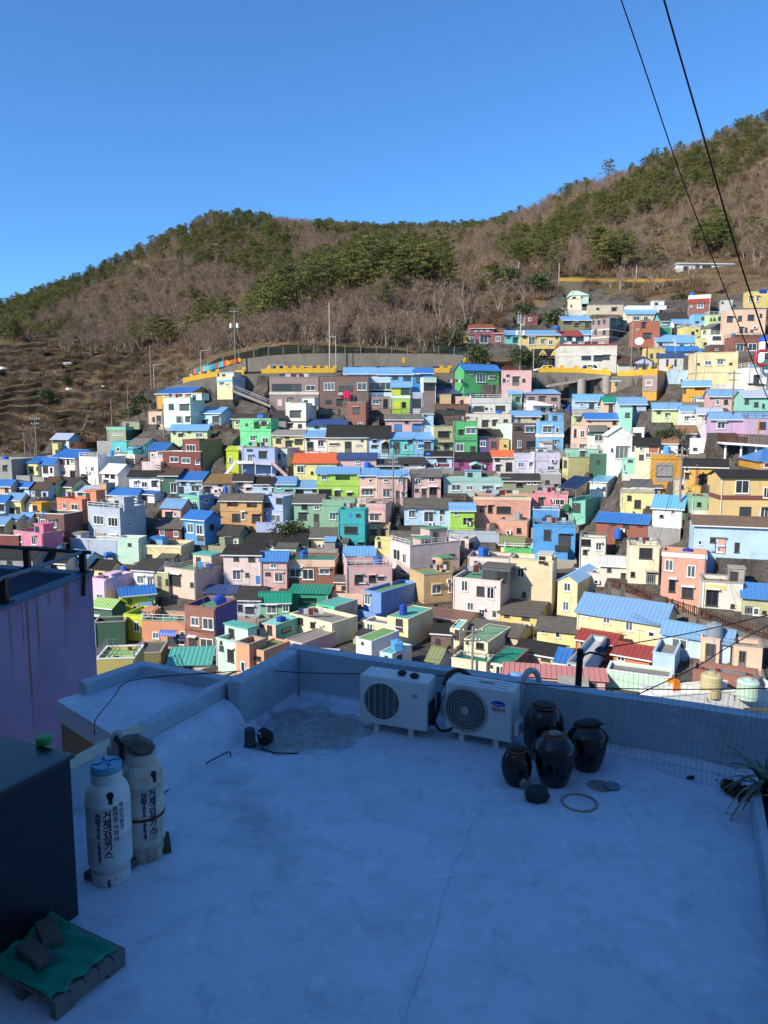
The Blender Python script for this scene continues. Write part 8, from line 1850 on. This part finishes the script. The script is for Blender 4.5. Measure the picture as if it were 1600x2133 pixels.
# blocks and board under the cylinders
def block(u, v, z, sx, sy, sz, rz, lab, m, name='concrete_block', cat='block'):
    p = onz(u, v, z); b = MB(); b.box(-sx, -sy, 0, sx, sy, sz); o = b.build(name, m, loc=p); o.rotation_euler = (0, 0, rz); bevel(o, .006); return tag(o, lab, cat)
M_BLOCK = mat('rough_concrete_block', rgb(124,118,110,.8), .95, 'plain', .7, 14, bump=.8)
block(213, 1832, 0.002, .115, .05, .052, -.42, 'grey concrete block under the blue capped gas cylinder', M_BLOCK)
block(258, 1815, 0.002, .05, .09, .05, -.3, 'small block beneath the right side of the blue capped cylinder', M_BLOCK)
block(310, 1768, 0.002, .15, .11, .05, .35, 'mossy flat slab under the rusty gas cylinder', mat('mossy_slab', rgb(92,92,70,.8), .95, 'plain', .6, 8, bump=.6), 'stone_slab', 'slab')
# rubber hose and valve behind the cylinders
h_ = MB(); h_.tube([gl + Vector(v) for v in ((-.17, .1, .5), (-.2, .06, .72), (-.17, .0, .82), (-.12, -.05, .78), (-.1, -.1, .7))], .016, 8); o = h_.build('gas_hose', M_INK, smooth=True); tag(o, 'dark rubber gas hose looping above the blue capped cylinder', 'hose')
b = MB(); b.tube([gl + Vector((-.16, .05, .80)), gl + Vector((.0, .16, .72))], .018, 8); b.box(*(gl + Vector((-.25, .02, .55))), *(gl + Vector((-.11, .12, .74)))); b.lathe([(.05, .74), (.055, .8), (.03, .84), (.001, .845)], 14, tuple(gl + Vector((-.18, .06, 0)))); o = b.build('gas_regulator', mat('pale_grey_plastic', rgb(176,178,176,.85), .5)); bevel(o, .006); tag(o, 'pale gas regulator with bent pipe behind the cylinders', 'regulator')
# black cabinet at the left edge
M_CAB = mat('black_cabinet', rgb(20,22,30), .28, 'plain', .5, 2.5, spec=.5, col2=rgb(34,36,46))
cb = onz(165, 1905, 0); root = thing('black_cabinet', 'tall black cabinet standing at the left edge of the terrace', 'cabinet', cb, -AT)
b = MB(); b.box(-.75, -1.7, 0, 0, 0, 1.03); o = b.build('body', M_CAB, root); bevel(o, .008)
b = MB(); b.box(-.77, -1.72, 1.033, .02, .02, 1.06); o = b.build('lid', M_CAB, root); bevel(o, .008)
b = MB(); b.lathe([(.045,0),(.05,.005),(.05,.04),(.042,.05),(.001,.052)], 20); lp = onz(93, 1549, cb.z + 1.062); o = b.build('plastic_tub', mat('green_plastic_lid', rgb(60,160,80,.85), .4), loc=lp); bevel(o, .004); tag(o, 'small bright green plastic tub on the black cabinet', 'tub')
# pallet with a green sheet and two bricks
pl = thing('pallet', 'worn grey pallet at the lower left under a green sheet', 'pallet', onz(105, 2130, 0), 0)
pa, pb_, pc = onz(118, 2128, 0) - pl.location, onz(262, 2010, 0) - pl.location, onz(140, 1945, 0) - pl.location
ex = (pb_ - pa); LX = ex.length; ex.normalize(); ey = Vector((-ex.y, ex.x, 0)); LY = .62
def PL(x, y, z): return pa + ex * x + ey * y + Vector((0, 0, z))
M_PAL = mat('worn_grey_wood', rgb(136,132,126,.8), .9, 'plain', .6, 7, bump=.5)
for i, y in enumerate((0.0, LY / 2 - .03, LY - .06)):
    b = MB(); b.hexa([PL(0, y, .03), PL(LX, y, .03), PL(LX, y + .05, .03), PL(0, y + .05, .03), PL(0, y, .085), PL(LX, y, .085), PL(LX, y + .05, .085), PL(0, y + .05, .085)]); o = b.build('runner', M_PAL, pl)
    for x in (0, LX - .12): b = MB(); b.hexa([PL(x, y, 0), PL(x + .12, y, 0), PL(x + .12, y + .05, 0), PL(x, y + .05, 0), PL(x, y, .028), PL(x + .12, y, .028), PL(x + .12, y + .05, .028), PL(x, y + .05, .028)]); b.build('foot', M_PAL, pl)
for i in range(5): 
    x = i * (LX - .085) / 4; b = MB(); b.hexa([PL(x, 0, .087), PL(x + .085, 0, .087), PL(x + .085, LY, .087), PL(x, LY, .087), PL(x, 0, .105), PL(x + .085, 0, .105), PL(x + .085, LY, .105), PL(x, LY, .105)]); b.build('slat', M_PAL, pl)
sh = MB(); n = 22; vs = []
for i in range(n + 1):
    for j in range(n + 1):
        x, y = LX * (-.01 + .93 * i / n), LY * (.045 + 1.02 * j / n); z = .118 + .012 * math.sin(i * .9 + j * .35) + .014 * mnoise.noise(Vector((i * .3, j * .3, 1))) + (.10 * max(0, (i / n - .75)) * (j / n)) + .09 * max(0, j / n - .8) * (1 + .5 * math.sin(i * .8))
        vs.append(PL(x, y + .012 * math.sin(i * 1.1), z + .004))
sh.v = [tuple(v) for v in vs]; sh.f = [(i*(n+1)+j, (i+1)*(n+1)+j, (i+1)*(n+1)+j+1, i*(n+1)+j+1) for i in range(n) for j in range(n)]; sh.m = [0] * len(sh.f)
o = sh.build('green_sheet', mat('green_tarpaulin', rgb(20,150,120,.85), .5, 'plain', .35, 4), smooth=True); o.location = pl.location; md = o.modifiers.new('thick', 'SOLIDIFY'); md.thickness = .006; tag(o, 'wrinkled green sheet spread over the pallet', 'sheet')
def pbrick(x, y, rz, lab):
    b = MB(); b.box(-.115, -.052, 0, .115, .052, .048); o = b.build('concrete_brick', M_BLOCK, loc=pl.location + PL(LX * x, LY * y, .138)); o.rotation_euler = (0, 0, rz); bevel(o, .006); tag(o, lab, 'brick')
pbrick(.3, .56, -.62, 'grey concrete brick on the green sheet, nearer the left edge'); pbrick(.62, .68, -.95, 'grey concrete brick on the green sheet, the one further back')
# air conditioners
M_ACW = mat('off_white_enamel', rgb(224,226,222,.95), .4, 'wall', .3, 3.0); M_ACB = mat('dark_fan_grille', rgb(52,54,58,.8), .5); M_WIRE = mat('grille_wire', rgb(182,184,182,.85), .4)
def ac_unit(pl_, pr, w, h, d, lab, kind):
    ang = math.atan2(pr.y - pl_.y, pr.x - pl_.x); root = thing('air_conditioner', lab, 'air conditioner', pl_, ang, 'outdoor air conditioner units')
    z0 = .085; b = MB(); b.box(0, 0, z0, w, d, z0 + h); o = b.build('casing', M_ACW, root); bevel(o, .016, 3)
    cx, cz, rr = w * (.335 if kind == 'a' else .31), z0 + h * .5, h * (.43 if kind == 'a' else .455)
    g = MB(); N_ = 40
    for r0, r1, y0, y1, m in ((rr, rr * .93, -.002, -.012, 0), (rr * .93, rr * .86, -.012, -.004, 0)):
        for i in range(N_):
            a, c = 2 * math.pi * i / N_, 2 * math.pi * (i + 1) / N_
            g.quad((cx + r0 * math.cos(a), y0, cz + r0 * math.sin(a)), (cx + r1 * math.cos(a), y1, cz + r1 * math.sin(a)), (cx + r1 * math.cos(c), y1, cz + r1 * math.sin(c)), (cx + r0 * math.cos(c), y0, cz + r0 * math.sin(c)))
    g.build('fan_ring', M_ACW if kind == 'a' else M_WIRE, root, smooth=True)
    g = MB(); g.poly([(cx + rr * .87 * math.cos(-2 * math.pi * i / 40), -.003, cz + rr * .87 * math.sin(-2 * math.pi * i / 40)) for i in range(40)][::-1]); g.build('fan_opening', M_ACB, root)
    w_ = MB(); R0 = rr * .88
    if kind == 'a':
        for k in range(-2, 3): x = cx + k * R0 * .36; hh = math.sqrt(max(0, R0 ** 2 - (x - cx) ** 2)); w_.bar((x, -.014, cz - hh), (x, -.014, cz + hh), .006)
        for k in range(-12, 13): z = cz + k * R0 / 12.6; hh = math.sqrt(max(0, R0 ** 2 - (z - cz) ** 2)); w_.bar((cx - hh, -.01, z), (cx + hh, -.01, z), .0028)
    else:
        for k in range(1, 11):
            r_ = R0 * (.22 + .78 * k / 10); pts = [(cx + r_ * math.cos(2 * math.pi * i / 36), -.012, cz + r_ * math.sin(2 * math.pi * i / 36)) for i in range(37)]; w_.tube(pts, .0016 if k % 2 else .003, 4, caps=False)
        for k in range(28): a = 2 * math.pi * k / 28; w_.bar((cx + R0 * .2 * math.cos(a), -.011, cz + R0 * .2 * math.sin(a)), (cx + R0 * math.cos(a + .25), -.011, cz + R0 * math.sin(a + .25)), .0025)
        hb = MB(); hb.poly([(cx + R0 * .21 * math.cos(-2 * math.pi * i / 24), -.018, cz + R0 * .21 * math.sin(-2 * math.pi * i / 24)) for i in range(24)][::-1]); hb.build('hub', M_WIRE, root)
    o = w_.build('grille', M_WIRE, root)
    for x in (w * .2, w * .72):
        for y in (.03, d - .07): f = MB(); f.box(x, y, 0, x + .05, y + .05, z0 - .002); f.build('foot', M_ACW if kind == 'a' else M_WHITE, root)
    if kind == 'a':
        me = text_mesh('LG', .048, False, .0012); me.materials.clear(); me.materials.append(mat('logo_grey', rgb(96,98,104), .5)); o = obj('logo', me, root, (w * .82, -.004, z0 + h * .76)); o.rotation_euler = (R(90), 0, 0)
        sv = MB(); sv.box(w + .002, .05, z0 + h * .62, w + .012, d - .06, z0 + h * .86); sv.box(w + .002, .05, z0 + .04, w + .01, d - .05, z0 + h * .55, 1); sv.build('side_grip', [M_ACW, M_ACB], root)
    else:
        el = MB(); ex_, ez = w * .8, z0 + h * .73; el.poly([(ex_ + .068 * math.cos(-2 * math.pi * i / 32), -.004, ez + .027 * math.sin(-2 * math.pi * i / 32)) for i in range(32)][::-1]); el.build('badge', mat('badge_blue', rgb(20,40,170), .4), root)
        me = text_mesh('Carrier', .034, False, .0004); me.materials.clear(); me.materials.append(M_WHITE); o = obj('logo', me, root, (ex_, -.007, ez + .0125)); o.rotation_euler = (R(90), 0, 0)
        me = text_mesh('캐리어', .05, False, .001); me.materials.clear(); me.materials.append(mat('logo_red', rgb(175,30,50), .5)); o = obj('logo', me, root, (ex_, -.004, ez - .037)); o.rotation_euler = (R(90), 0, 0)
        tp = MB()
        for q in (.25, .5, .75): tp.box(.06, d * q - .02, z0 + h + .001, w - .06, d * q + .02, z0 + h + .006)
        tp.box(w * .45, d * .4, z0 + h + .007, w * .68, d * .55, z0 + h + .009, 1); tp.build('top_ribs', [M_ACW, M_STEEL], root)
        sv = MB(); sv.box(w + .002, .04, z0 + .06, w + .06, d - .03, z0 + h * .36); o = sv.build('side_cover', M_ACW, root); bevel(o, .01)
    return root
a1 = ac_unit(onz(750, 1520, 0), onz(888, 1543, 0), .70, .49, .28, 'older white air conditioner with two pebbles on top, left unit', 'a')
a2 = ac_unit(onz(927, 1540, 0), onz(1068, 1568, 0), .66, .50, .27, 'newer white air conditioner with spiral fan grille and blue badge, right unit', 'b')
def on_ac(root, x, y, z): return root.matrix_basis @ Vector((x, y, z))
bpy.context.view_layer.update()
for x, y, lab, sd in ((.40, .13, 'flat dark pebble on the left air conditioner, left one', 3), (.54, .10, 'round dark pebble on the left air conditioner, right one', 9)):
    b = MB(); b.blob((0, 0, 0), .048, .036, .026, sd, 16, 10, .1); tag(b.build('pebble', M_DSTONE, smooth=True, loc=on_ac(a1, x, y, .60)), lab, 'pebble')
def hose(pts, r, m, lab, name='pipe'):
    b = MB(); P = [Vector(p) for p in pts]; out = []
    for i in range(len(P) - 1):
        p0, p1, p2, p3 = P[max(0, i-1)], P[i], P[i+1], P[min(len(P)-1, i+2)]
        for k in range(6):
            t = k / 6; out.append(.5 * ((2*p1) + (p2 - p0) * t + (2*p0 - 5*p1 + 4*p2 - p3) * t*t + (3*p1 - p0 - 3*p2 + p3) * t**3))
    out.append(P[-1]); b.tube(out, r, 8); return tag(b.build(name, m, smooth=True), lab, name if name != 'pipe' else 'pipe')
M_INS = mat('white_pipe_wrap', rgb(200,202,204,.85), .6); M_BHOSE = mat('brown_hose', rgb(84,58,48,.8), .7)
hose([on_ac(a2, -.03, .2, .18), on_ac(a2, -.09, .12, .24), on_ac(a2, -.08, .1, .38), on_ac(a2, -.02, .14, .48), on_ac(a2, .02, .25, .5)], .018, M_INS, 'white wrapped pipe curling between the two air conditioners')
hose([on_ac(a1, .72, .12, .12), on_ac(a1, .78, .1, .3), on_ac(a1, .76, .2, .42)], .02, M_INK, 'dark wrapped pipe at the right side of the left air conditioner')
hose([on_ac(a1, .74, .12, .16), on_ac(a1, .82, .06, .1), on_ac(a1, .93, .1, .13), on_ac(a1, .97, .2, .3)], .014, M_INK, 'black pipe sagging between the air conditioners')
pA = at(925, 1425, 7.05); pB = at(980, 1410, 7.15); hose([pA, at(935, 1404, 7.15), at(958, 1396, 7.22), pB, at(985, 1425, 7.3)], .022, M_BHOSE, 'brown hose arching over the parapet behind the right air conditioner')
hose([on_ac(a2, .70, .1, .34), on_ac(a2, .76, .1, .26), on_ac(a2, .72, .12, .2)], .014, M_INS, 'short white pipe at the right end of the right air conditioner')
hose([on_ac(a2, .62, .33, .3), on_ac(a2, .66, .36, .56), on_ac(a2, .7, .42, .66), on_ac(a2, .76, .5, .62), on_ac(a2, .78, .62, .4)], .03, M_INS, 'thick white wrapped pipe bending over the parapet by the blue tank')
# onggi jars
M_ONG = mat('dark_brown_glaze', rgb(32,21,20,.9), .18, 'plain', .5, 3, spec=.55, col2=rgb(18,13,14)); M_LIP = mat('bare_clay_rim', rgb(120,76,56,.8), .8)
def jar(u, v, prof, lab, lid=None):
    p = onz(u, v, 0); r0 = prof[0][0]; p.y += r0 * .8; j = thing('earthenware_jar', lab, 'jar', p, 0, 'dark glazed jars by the parapet')
    b = MB(); b.lathe(prof, 40); b.build('body', M_ONG, j, smooth=True); R1, Z1 = prof[-1]
    b = MB(); b.lathe([(R1, Z1 - .008), (R1 + .012, Z1 - .002), (R1 + .012, Z1 + .012), (R1 - .008, Z1 + .014), (R1 - .02, Z1 - .02)], 36); b.build('rim', M_LIP, j, smooth=True)
    if lid:
        b = MB(); b.lathe([(q, Z1 + z) for q, z in lid], 40); b.build('lid', M_ONG, j, smooth=True)
        b = MB(); b.lathe([(lid[-2][0] * .98, Z1 + lid[-2][1] + .001), (lid[-2][0] * .98, Z1 + lid[-2][1] + .006), (.001, Z1 + lid[-2][1] + .007)], 30); b.build('lid_top', M_LIP, j)
    return p, Z1
p1, z1 = jar(1135, 1586, [(0.113,0.000),(0.130,0.010),(0.169,0.120),(0.190,0.240),(0.181,0.360),(0.141,0.450),(0.102,0.485)], 'tallest dark jar at the back with an open clay rim')
b = MB(); b.lathe([(.085, 0), (.085, .012), (.03, .022), (.001, .022)], 24); tag(b.build('jar_cover', M_DSTONE, loc=p1 + Vector((0, 0, z1 + .015))), 'dark flat cover lying on the tallest jar', 'cover')
dome = [(.188,-.01),(.193,.0),(.19,.02),(.162,.07),(.112,.115),(.11,.118),(.001,.12)]
p2, z2 = jar(1158, 1640, [(0.104,0.000),(0.113,0.008),(0.147,0.100),(0.169,0.200),(0.172,0.260),(0.164,0.300)], 'dark jar in front with a domed lid carrying a pale stone', dome)
b = MB(); b.blob((0, 0, 0), .05, .036, .026, 5, 16, 10, .12); tag(b.build('stone', M_LSTONE, smooth=True, loc=p2 + Vector((0, -.01, z2 + .146))), 'small pale stone on the domed lid of the front jar', 'stone')
p3, z3 = jar(1228, 1608, [(0.096,0.000),(0.107,0.008),(0.141,0.100),(0.160,0.190),(0.165,0.250),(0.158,0.290)], 'dark jar at the right with a slab of stone on its lid', [(q * .93, z * .8) for q, z in dome])
b = MB(); b.blob((0, 0, 0), .125, .06, .038, 14, 18, 10, .12); o = b.build('stone', M_DSTONE, smooth=True, loc=p3 + Vector((0.0, 0, z3 + .125))); o.rotation_euler = (0, -.08, -.1); tag(o, 'long dark stone lying across the right jar', 'stone')
p4, z4 = jar(1078, 1638, [(0.081,0.000),(0.090,0.008),(0.122,0.080),(0.133,0.150),(0.122,0.220),(0.090,0.275),(0.077,0.290)], 'smallest dark jar at the left without a lid')
b = MB(); b.blob((0, 0, 0), .064, .06, .03, 2, 14, 8, .08); tag(b.build('stone', M_DSTONE, smooth=True, loc=p4 + Vector((0, 0, z4 + .018))), 'dark stone plugging the mouth of the smallest jar', 'stone')
stone(1118, 1668, 0, .10, .075, .075, 4, 'big dark angular stone in front of the jars', M_DSTONE, rough=.2)
stone(1090, 1642, 0, .042, .036, .06, 8, 'small upright pale streaked stone beside the big dark one', M_LSTONE, rough=.2)
# rings and lids on the floor
def ring(u, v, R0, r, m, lab, flat=1.0):
    b = MB(); pts = [(R0 * math.cos(2*math.pi*i/40), R0 * math.sin(2*math.pi*i/40), 0) for i in range(41)]; b.tube(pts, r, 8, caps=False); o = b.build('rubber_ring', m, smooth=True, loc=onz(u, v, .008)); o.scale = (1, 1, flat); return tag(o, lab, 'ring')
ring(1207, 1643 + 28, .137, .011, mat('weathered_rubber', rgb(170,164,148,.85), .8, 'plain', .4, 6), 'thin pale rubber ring lying on the floor before the jars', .7)
b = MB(); b.lathe([(.058,0),(.066,.004),(.066,.02),(.05,.026),(.046,.02),(.001,.02)], 32); tag(b.build('metal_lid', mat('blue_grey_lid', rgb(120,150,158,.8), .4), smooth=False, loc=onz(1275, 1640, .002)), 'round blue grey lid on the floor right of the jars', 'lid')
stone(1438, 1622, 0, .035, .022, .016, 6, 'small brown dry leaf curled on the floor', mat('dry_leaf', rgb(96,64,46,.8), .9), 'dry_leaf', .3)
# standpipe, stone and basin in the corner
b = MB(); b.lathe([(.06,0),(.055,.02),(.05,.16),(.045,.17),(.035,.172),(.001,.172)], 20); q = onz(521, 1553, 0); t = thing('standpipe', 'squat grey water standpipe in the back left corner', 'tap', q); b.build('casing', mat('dark_pipe_plastic', rgb(70,78,84,.8), .5, 'plain', .4, 8), t, smooth=True)
b = MB(); b.tube([(.04, 0, .12), (.1, -.01, .125), (.11, -.012, .09)], .012, 8); b.bar((.07, -.01, .13), (.07, -.01, .165), .014); b.bar((.045, -.01, .168), (.095, -.01, .168), .012); b.build('faucet', mat('chrome', rgb(200,204,208), .15, metal=1.0), t)
stone(552, 1548, .0, .075, .07, .085, 11, 'dark mossy stone beside the standpipe', mat('mossy_dark_stone', rgb(50,62,52,.8), .9, 'plain', .6, 8, bump=.5), rough=.22)
hose([onz(545, 1560, .01), onz(575, 1568, .01), onz(620, 1569, .01)], .006, M_INK, 'thin dark hose end on the stained floor', 'hose')
fm_ = MB(); n = 34; c_ = onz(655, 1518, 0)  # crumpled film in the corner
for i in range(n + 1):
    for j in range(n + 1):
        a, t = i / n, 2 * math.pi * j / n; R_ = (.42 + .07 * math.sin(3 * t + .6) + .05 * math.sin(7 * t)) * a; q = Vector((R_ * 1.15 * math.cos(t), R_ * 1.3 * math.sin(t), 0)); q = E1 * q.x + E2 * q.y
        z = .003 + (.05 * abs(mnoise.noise(q * 7)) ** 1.3 + .03 * abs(mnoise.noise(q * 15 + Vector((3, 1, 0))))) * (1 - a ** 6); fm_.v.append(tuple(q + Vector((0, 0, z))))
fm_.f = [(i*(n+1)+j, (i+1)*(n+1)+j, (i+1)*(n+1)+j+1, i*(n+1)+j+1) for i in range(n) for j in range(n)]; fm_.m = [0] * len(fm_.f)
mf = mat('clear_film', rgb(206,208,200,.9), .3, 'plain', .7, 5, spec=.5, col2=rgb(112,116,110,.8)); mf.node_tree.nodes['Principled BSDF'].inputs['Alpha'].default_value = .5
tag(fm_.build('plastic_film', mf, smooth=True, loc=c_), 'crumpled clear plastic film lying on the stain in the back left corner', 'plastic film')
# cables
def cable(pts, r, lab): return hose(pts, r, mat('black_cable', rgb(22,22,28), .6), lab, 'cable')
cable([onz(330, 1662, .012), onz(372, 1628, .012), onz(420, 1596, .012), onz(455, 1576, .05), onz(478, 1566, .03), onz(480, 1574, .01)], .0055, 'thin dark cable running along the foot of the plaster ramp')
cable([at(197, 1530, 5.9), at(198, 1502, 6.1), at(212, 1482, 6.3), at(238, 1450, 6.7), at(258, 1424, 7.0), at(300, 1413, 7.25), at(400, 1404, 7.45), at(500, 1398, 7.55)], .005, 'dark cable lying across the low roof slab')
cable([at(500, 1398, 7.55), at(560, 1397, 7.6), at(625, 1401, 7.62), at(690, 1403, 7.45), at(750, 1404, 7.28)], .005, 'dark cable crossing the back left corner at parapet height')
cable([at(880, 1405, 7.2), at(1000, 1413, 7.05), at(1100, 1424, 6.85), at(1200, 1431, 6.65), at(1400, 1436, 6.3), at(1640, 1433, 6.0)], .005, 'dark cable running just above the right part of the parapet')
cable([at(1330, 1446, 6.6), at(1450, 1389, 7.2), at(1530, 1340, 7.6), at(1640, 1283, 8.0)], .0055, 'thick black cable rising from the parapet to the right edge')
cable([at(1262, 1349, 7.1), at(1330, 1338, 7.3), at(1450, 1316, 7.7), at(1640, 1272, 8.2)], .006, 'black cable from the lamp post toward the right edge')
# rusty lamp post outside the parapet
lp = thing('lamp_post', 'short dark lamp post with a curved arm behind the parapet', 'lamp post', at(1198, 1440, 7.0)); L0 = lp.location
b = MB(); b.tube([Vector((0, 0, -1.2)), at(1209, 1352, 7.0) - L0], .032, 10); b.build('post', M_BLACK, lp)
b = MB(); b.tube([at(1211, 1375, 7.0) - L0, at(1217, 1364, 7.0) - L0, at(1229, 1359, 6.98) - L0, at(1250, 1363, 6.95) - L0, at(1262, 1369, 6.93) - L0], .011, 8); b.build('arm', M_BLACK, lp, smooth=True)
b = MB(); b.bar(at(1258, 1355, 7.1) - L0, at(1266, 1341, 7.1) - L0, .02); b.build('insulator', M_BLACK, lp)
b = MB(); b.blob(at(1252, 1353, 7.1) - L0, .055, .03, .028, 3, 14, 10, .35); b.build('cable_knot', mat('blue_cable_tape', rgb(54,84,130,.8), .7), lp)
# wire mesh along the right of the parapet
wm_ = thing('wire_mesh', 'bent panel of thin wire mesh standing before the right parapet', 'wire mesh', onz(1400, 1600, 0)); W0 = wm_.location
M_THIN = mat('dark_thin_wire', rgb(104,106,110), .6)
def mesh_panel(u0, v0, u1_, v1, h, nn, lean, name='mesh_panel'):
    a, c = onz(u0, v0, .01) - W0, onz(u1_, v1, .01) - W0; b = MB(); m_ = int(h / .098)
    def Q(i, k):
        f = i / nn; q = a.lerp(c, f) + Vector((0, 0, h * k / m_)); q += Vector((lean, lean * .5, 0)) * (k / m_) + Vector((0, 1, 0)) * (.03 * math.sin(f * 9 + k * .6)); return q
    for i in range(nn + 1): b.tube([Q(i, k) for k in range(0, m_ + 1, 2)], 0.0011, 4, caps=False)
    for k in range(m_ + 1): b.tube([Q(i, k) for i in range(0, nn + 1, 2)], 0.0011, 4, caps=False)
    o = b.build(name, M_THIN, wm_); o['kind'] = 'stuff'
mesh_panel(1262, 1568, 1560, 1662, .82, 26, .05); mesh_panel(1490, 1612, 1690, 1682, .92, 18, .12)
# planter on the right with strap leaved plants
pf, pn = onz(1561, 1693, 0), onz(1601, 1968, 0); dpl = (pn - pf).normalized(); dpr = Vector((-dpl.y, dpl.x, 0)); pt_ = thing('planter', 'long pale blue planter box along the right edge', 'planter', pf)
b = MB()
def PB(s0, t0, z0, s1, t1, z1): b.hexa([dpl*s0+dpr*t0+Vector((0,0,z0)), dpl*s1+dpr*t0+Vector((0,0,z0)), dpl*s1+dpr*t1+Vector((0,0,z0)), dpl*s0+dpr*t1+Vector((0,0,z0)), dpl*s0+dpr*t0+Vector((0,0,z1)), dpl*s1+dpr*t0+Vector((0,0,z1)), dpl*s1+dpr*t1+Vector((0,0,z1)), dpl*s0+dpr*t1+Vector((0,0,z1))])
PB(0, 0, 0, 4, .06, .25); PB(0, .55, 0, 4, .61, .25); PB(0, .062, 0, .06, .548, .249); o = b.build('box', M_PAINT, pt_); bevel(o, .008)
b = MB(); PB(.062, .062, .02, 3.9, .548, .2); b.build('soil', mat('potting_soil', rgb(60,46,36,.8), .95, 'plain', .6, 12, bump=.8), pt_)
M_LEAFG = mat('strap_leaf_green', rgb(58,84,58,.8), .45, 'plain', .4, 5, spec=.5); M_LEAFD = mat('strap_leaf_dry', rgb(168,158,128,.8), .7, 'plain', .4, 5)
rl_ = random.Random(8)
for ci, (s, t, lab) in enumerate(((.08, .1, 'strap leaved plant at the far end of the planter with drooping dry leaves'), (.55, .32, 'strap leaved plant second from the far end of the planter'))):
    base = pf + dpl * s + dpr * t + Vector((0, 0, .2)); tp = thing('strap_leaf_plant', lab, 'plant', base); 
    b = MB(); b.tube([(0, 0, -.03), (.01, 0, .12)], [.03, .02], 8); b.build('stem', M_BARK, tp)
    for k in range(34):
        dry = k % 4 == 0; a = rl_.uniform(0, 6.28); L_l = rl_.uniform(.34, .62); up_ = rl_.uniform(.5, 1.3) if not dry else rl_.uniform(.1, .5); lf = MB(); prev = None; z0 = rl_.uniform(.02, .14)
        for i in range(8):
            f = i / 7; rad = L_l * (f * .75); z = z0 + L_l * (up_ * f - (.75 + (.9 if dry else 0)) * f * f); c = Vector((rad * math.cos(a), rad * math.sin(a), z)); wd_ = .019 * (1 - f ** 2.2) + .001; sd = Vector((-math.sin(a), math.cos(a), 0)) * wd_
            if prev: lf.quad(prev[0], prev[1], c + sd, c - sd)
            prev = (c - sd, c + sd)
        lf.build('leaf', M_LEAFD if dry else M_LEAFG, tp, smooth=True)
gb = MB()
for k in range(260):
    p = T(rl_.uniform(.1, 4.3), rl_.uniform(-5.2, -.1), .003); q = rl_.choice((.0012, .0018, .0025, .004)); d = rl_.uniform(0, 6.3)
    gb.poly([p + Vector((q * math.cos(d + t) * (1 if t % 3 < 1.6 else .5), q * math.sin(d + t), .001 * (t == 0))) for t in (0, 1.6, 3.1, 4.7)])
o = gb.build('floor_grit', mat('grit', rgb(120,122,120,.7), .95, 'plain', .6, 30)); struct(o, 'stuff'); o['label'] = 'specks of grit and crumbs scattered over the terrace floor'
# heap of dead leaves beside the planter
b = MB()
for k in range(260):
    f = rl_.random(); p = onz(1508 + 52 * f, 1640 + 22 * f + rl_.uniform(-10, 12), 0) + Vector((rl_.gauss(0, .02), rl_.gauss(0, .02), rl_.uniform(.004, .05))); d = Vector((rl_.gauss(0, 1), rl_.gauss(0, 1), rl_.gauss(0, .5))).normalized(); s = d.cross(Vector((rl_.gauss(0, 1), rl_.gauss(0, 1), 1))).normalized(); q = rl_.uniform(.015, .04)
    b.poly([p - d * q, p + s * q * .45, p + d * q, p - s * q * .45])
o = b.build('dead_leaves', mat('dead_leaf_brown', rgb(92,66,50,.8), .9, 'plain', .5, 9)); struct(o, 'stuff'); o['label'] = 'drift of dead brown leaves at the end of the planter'
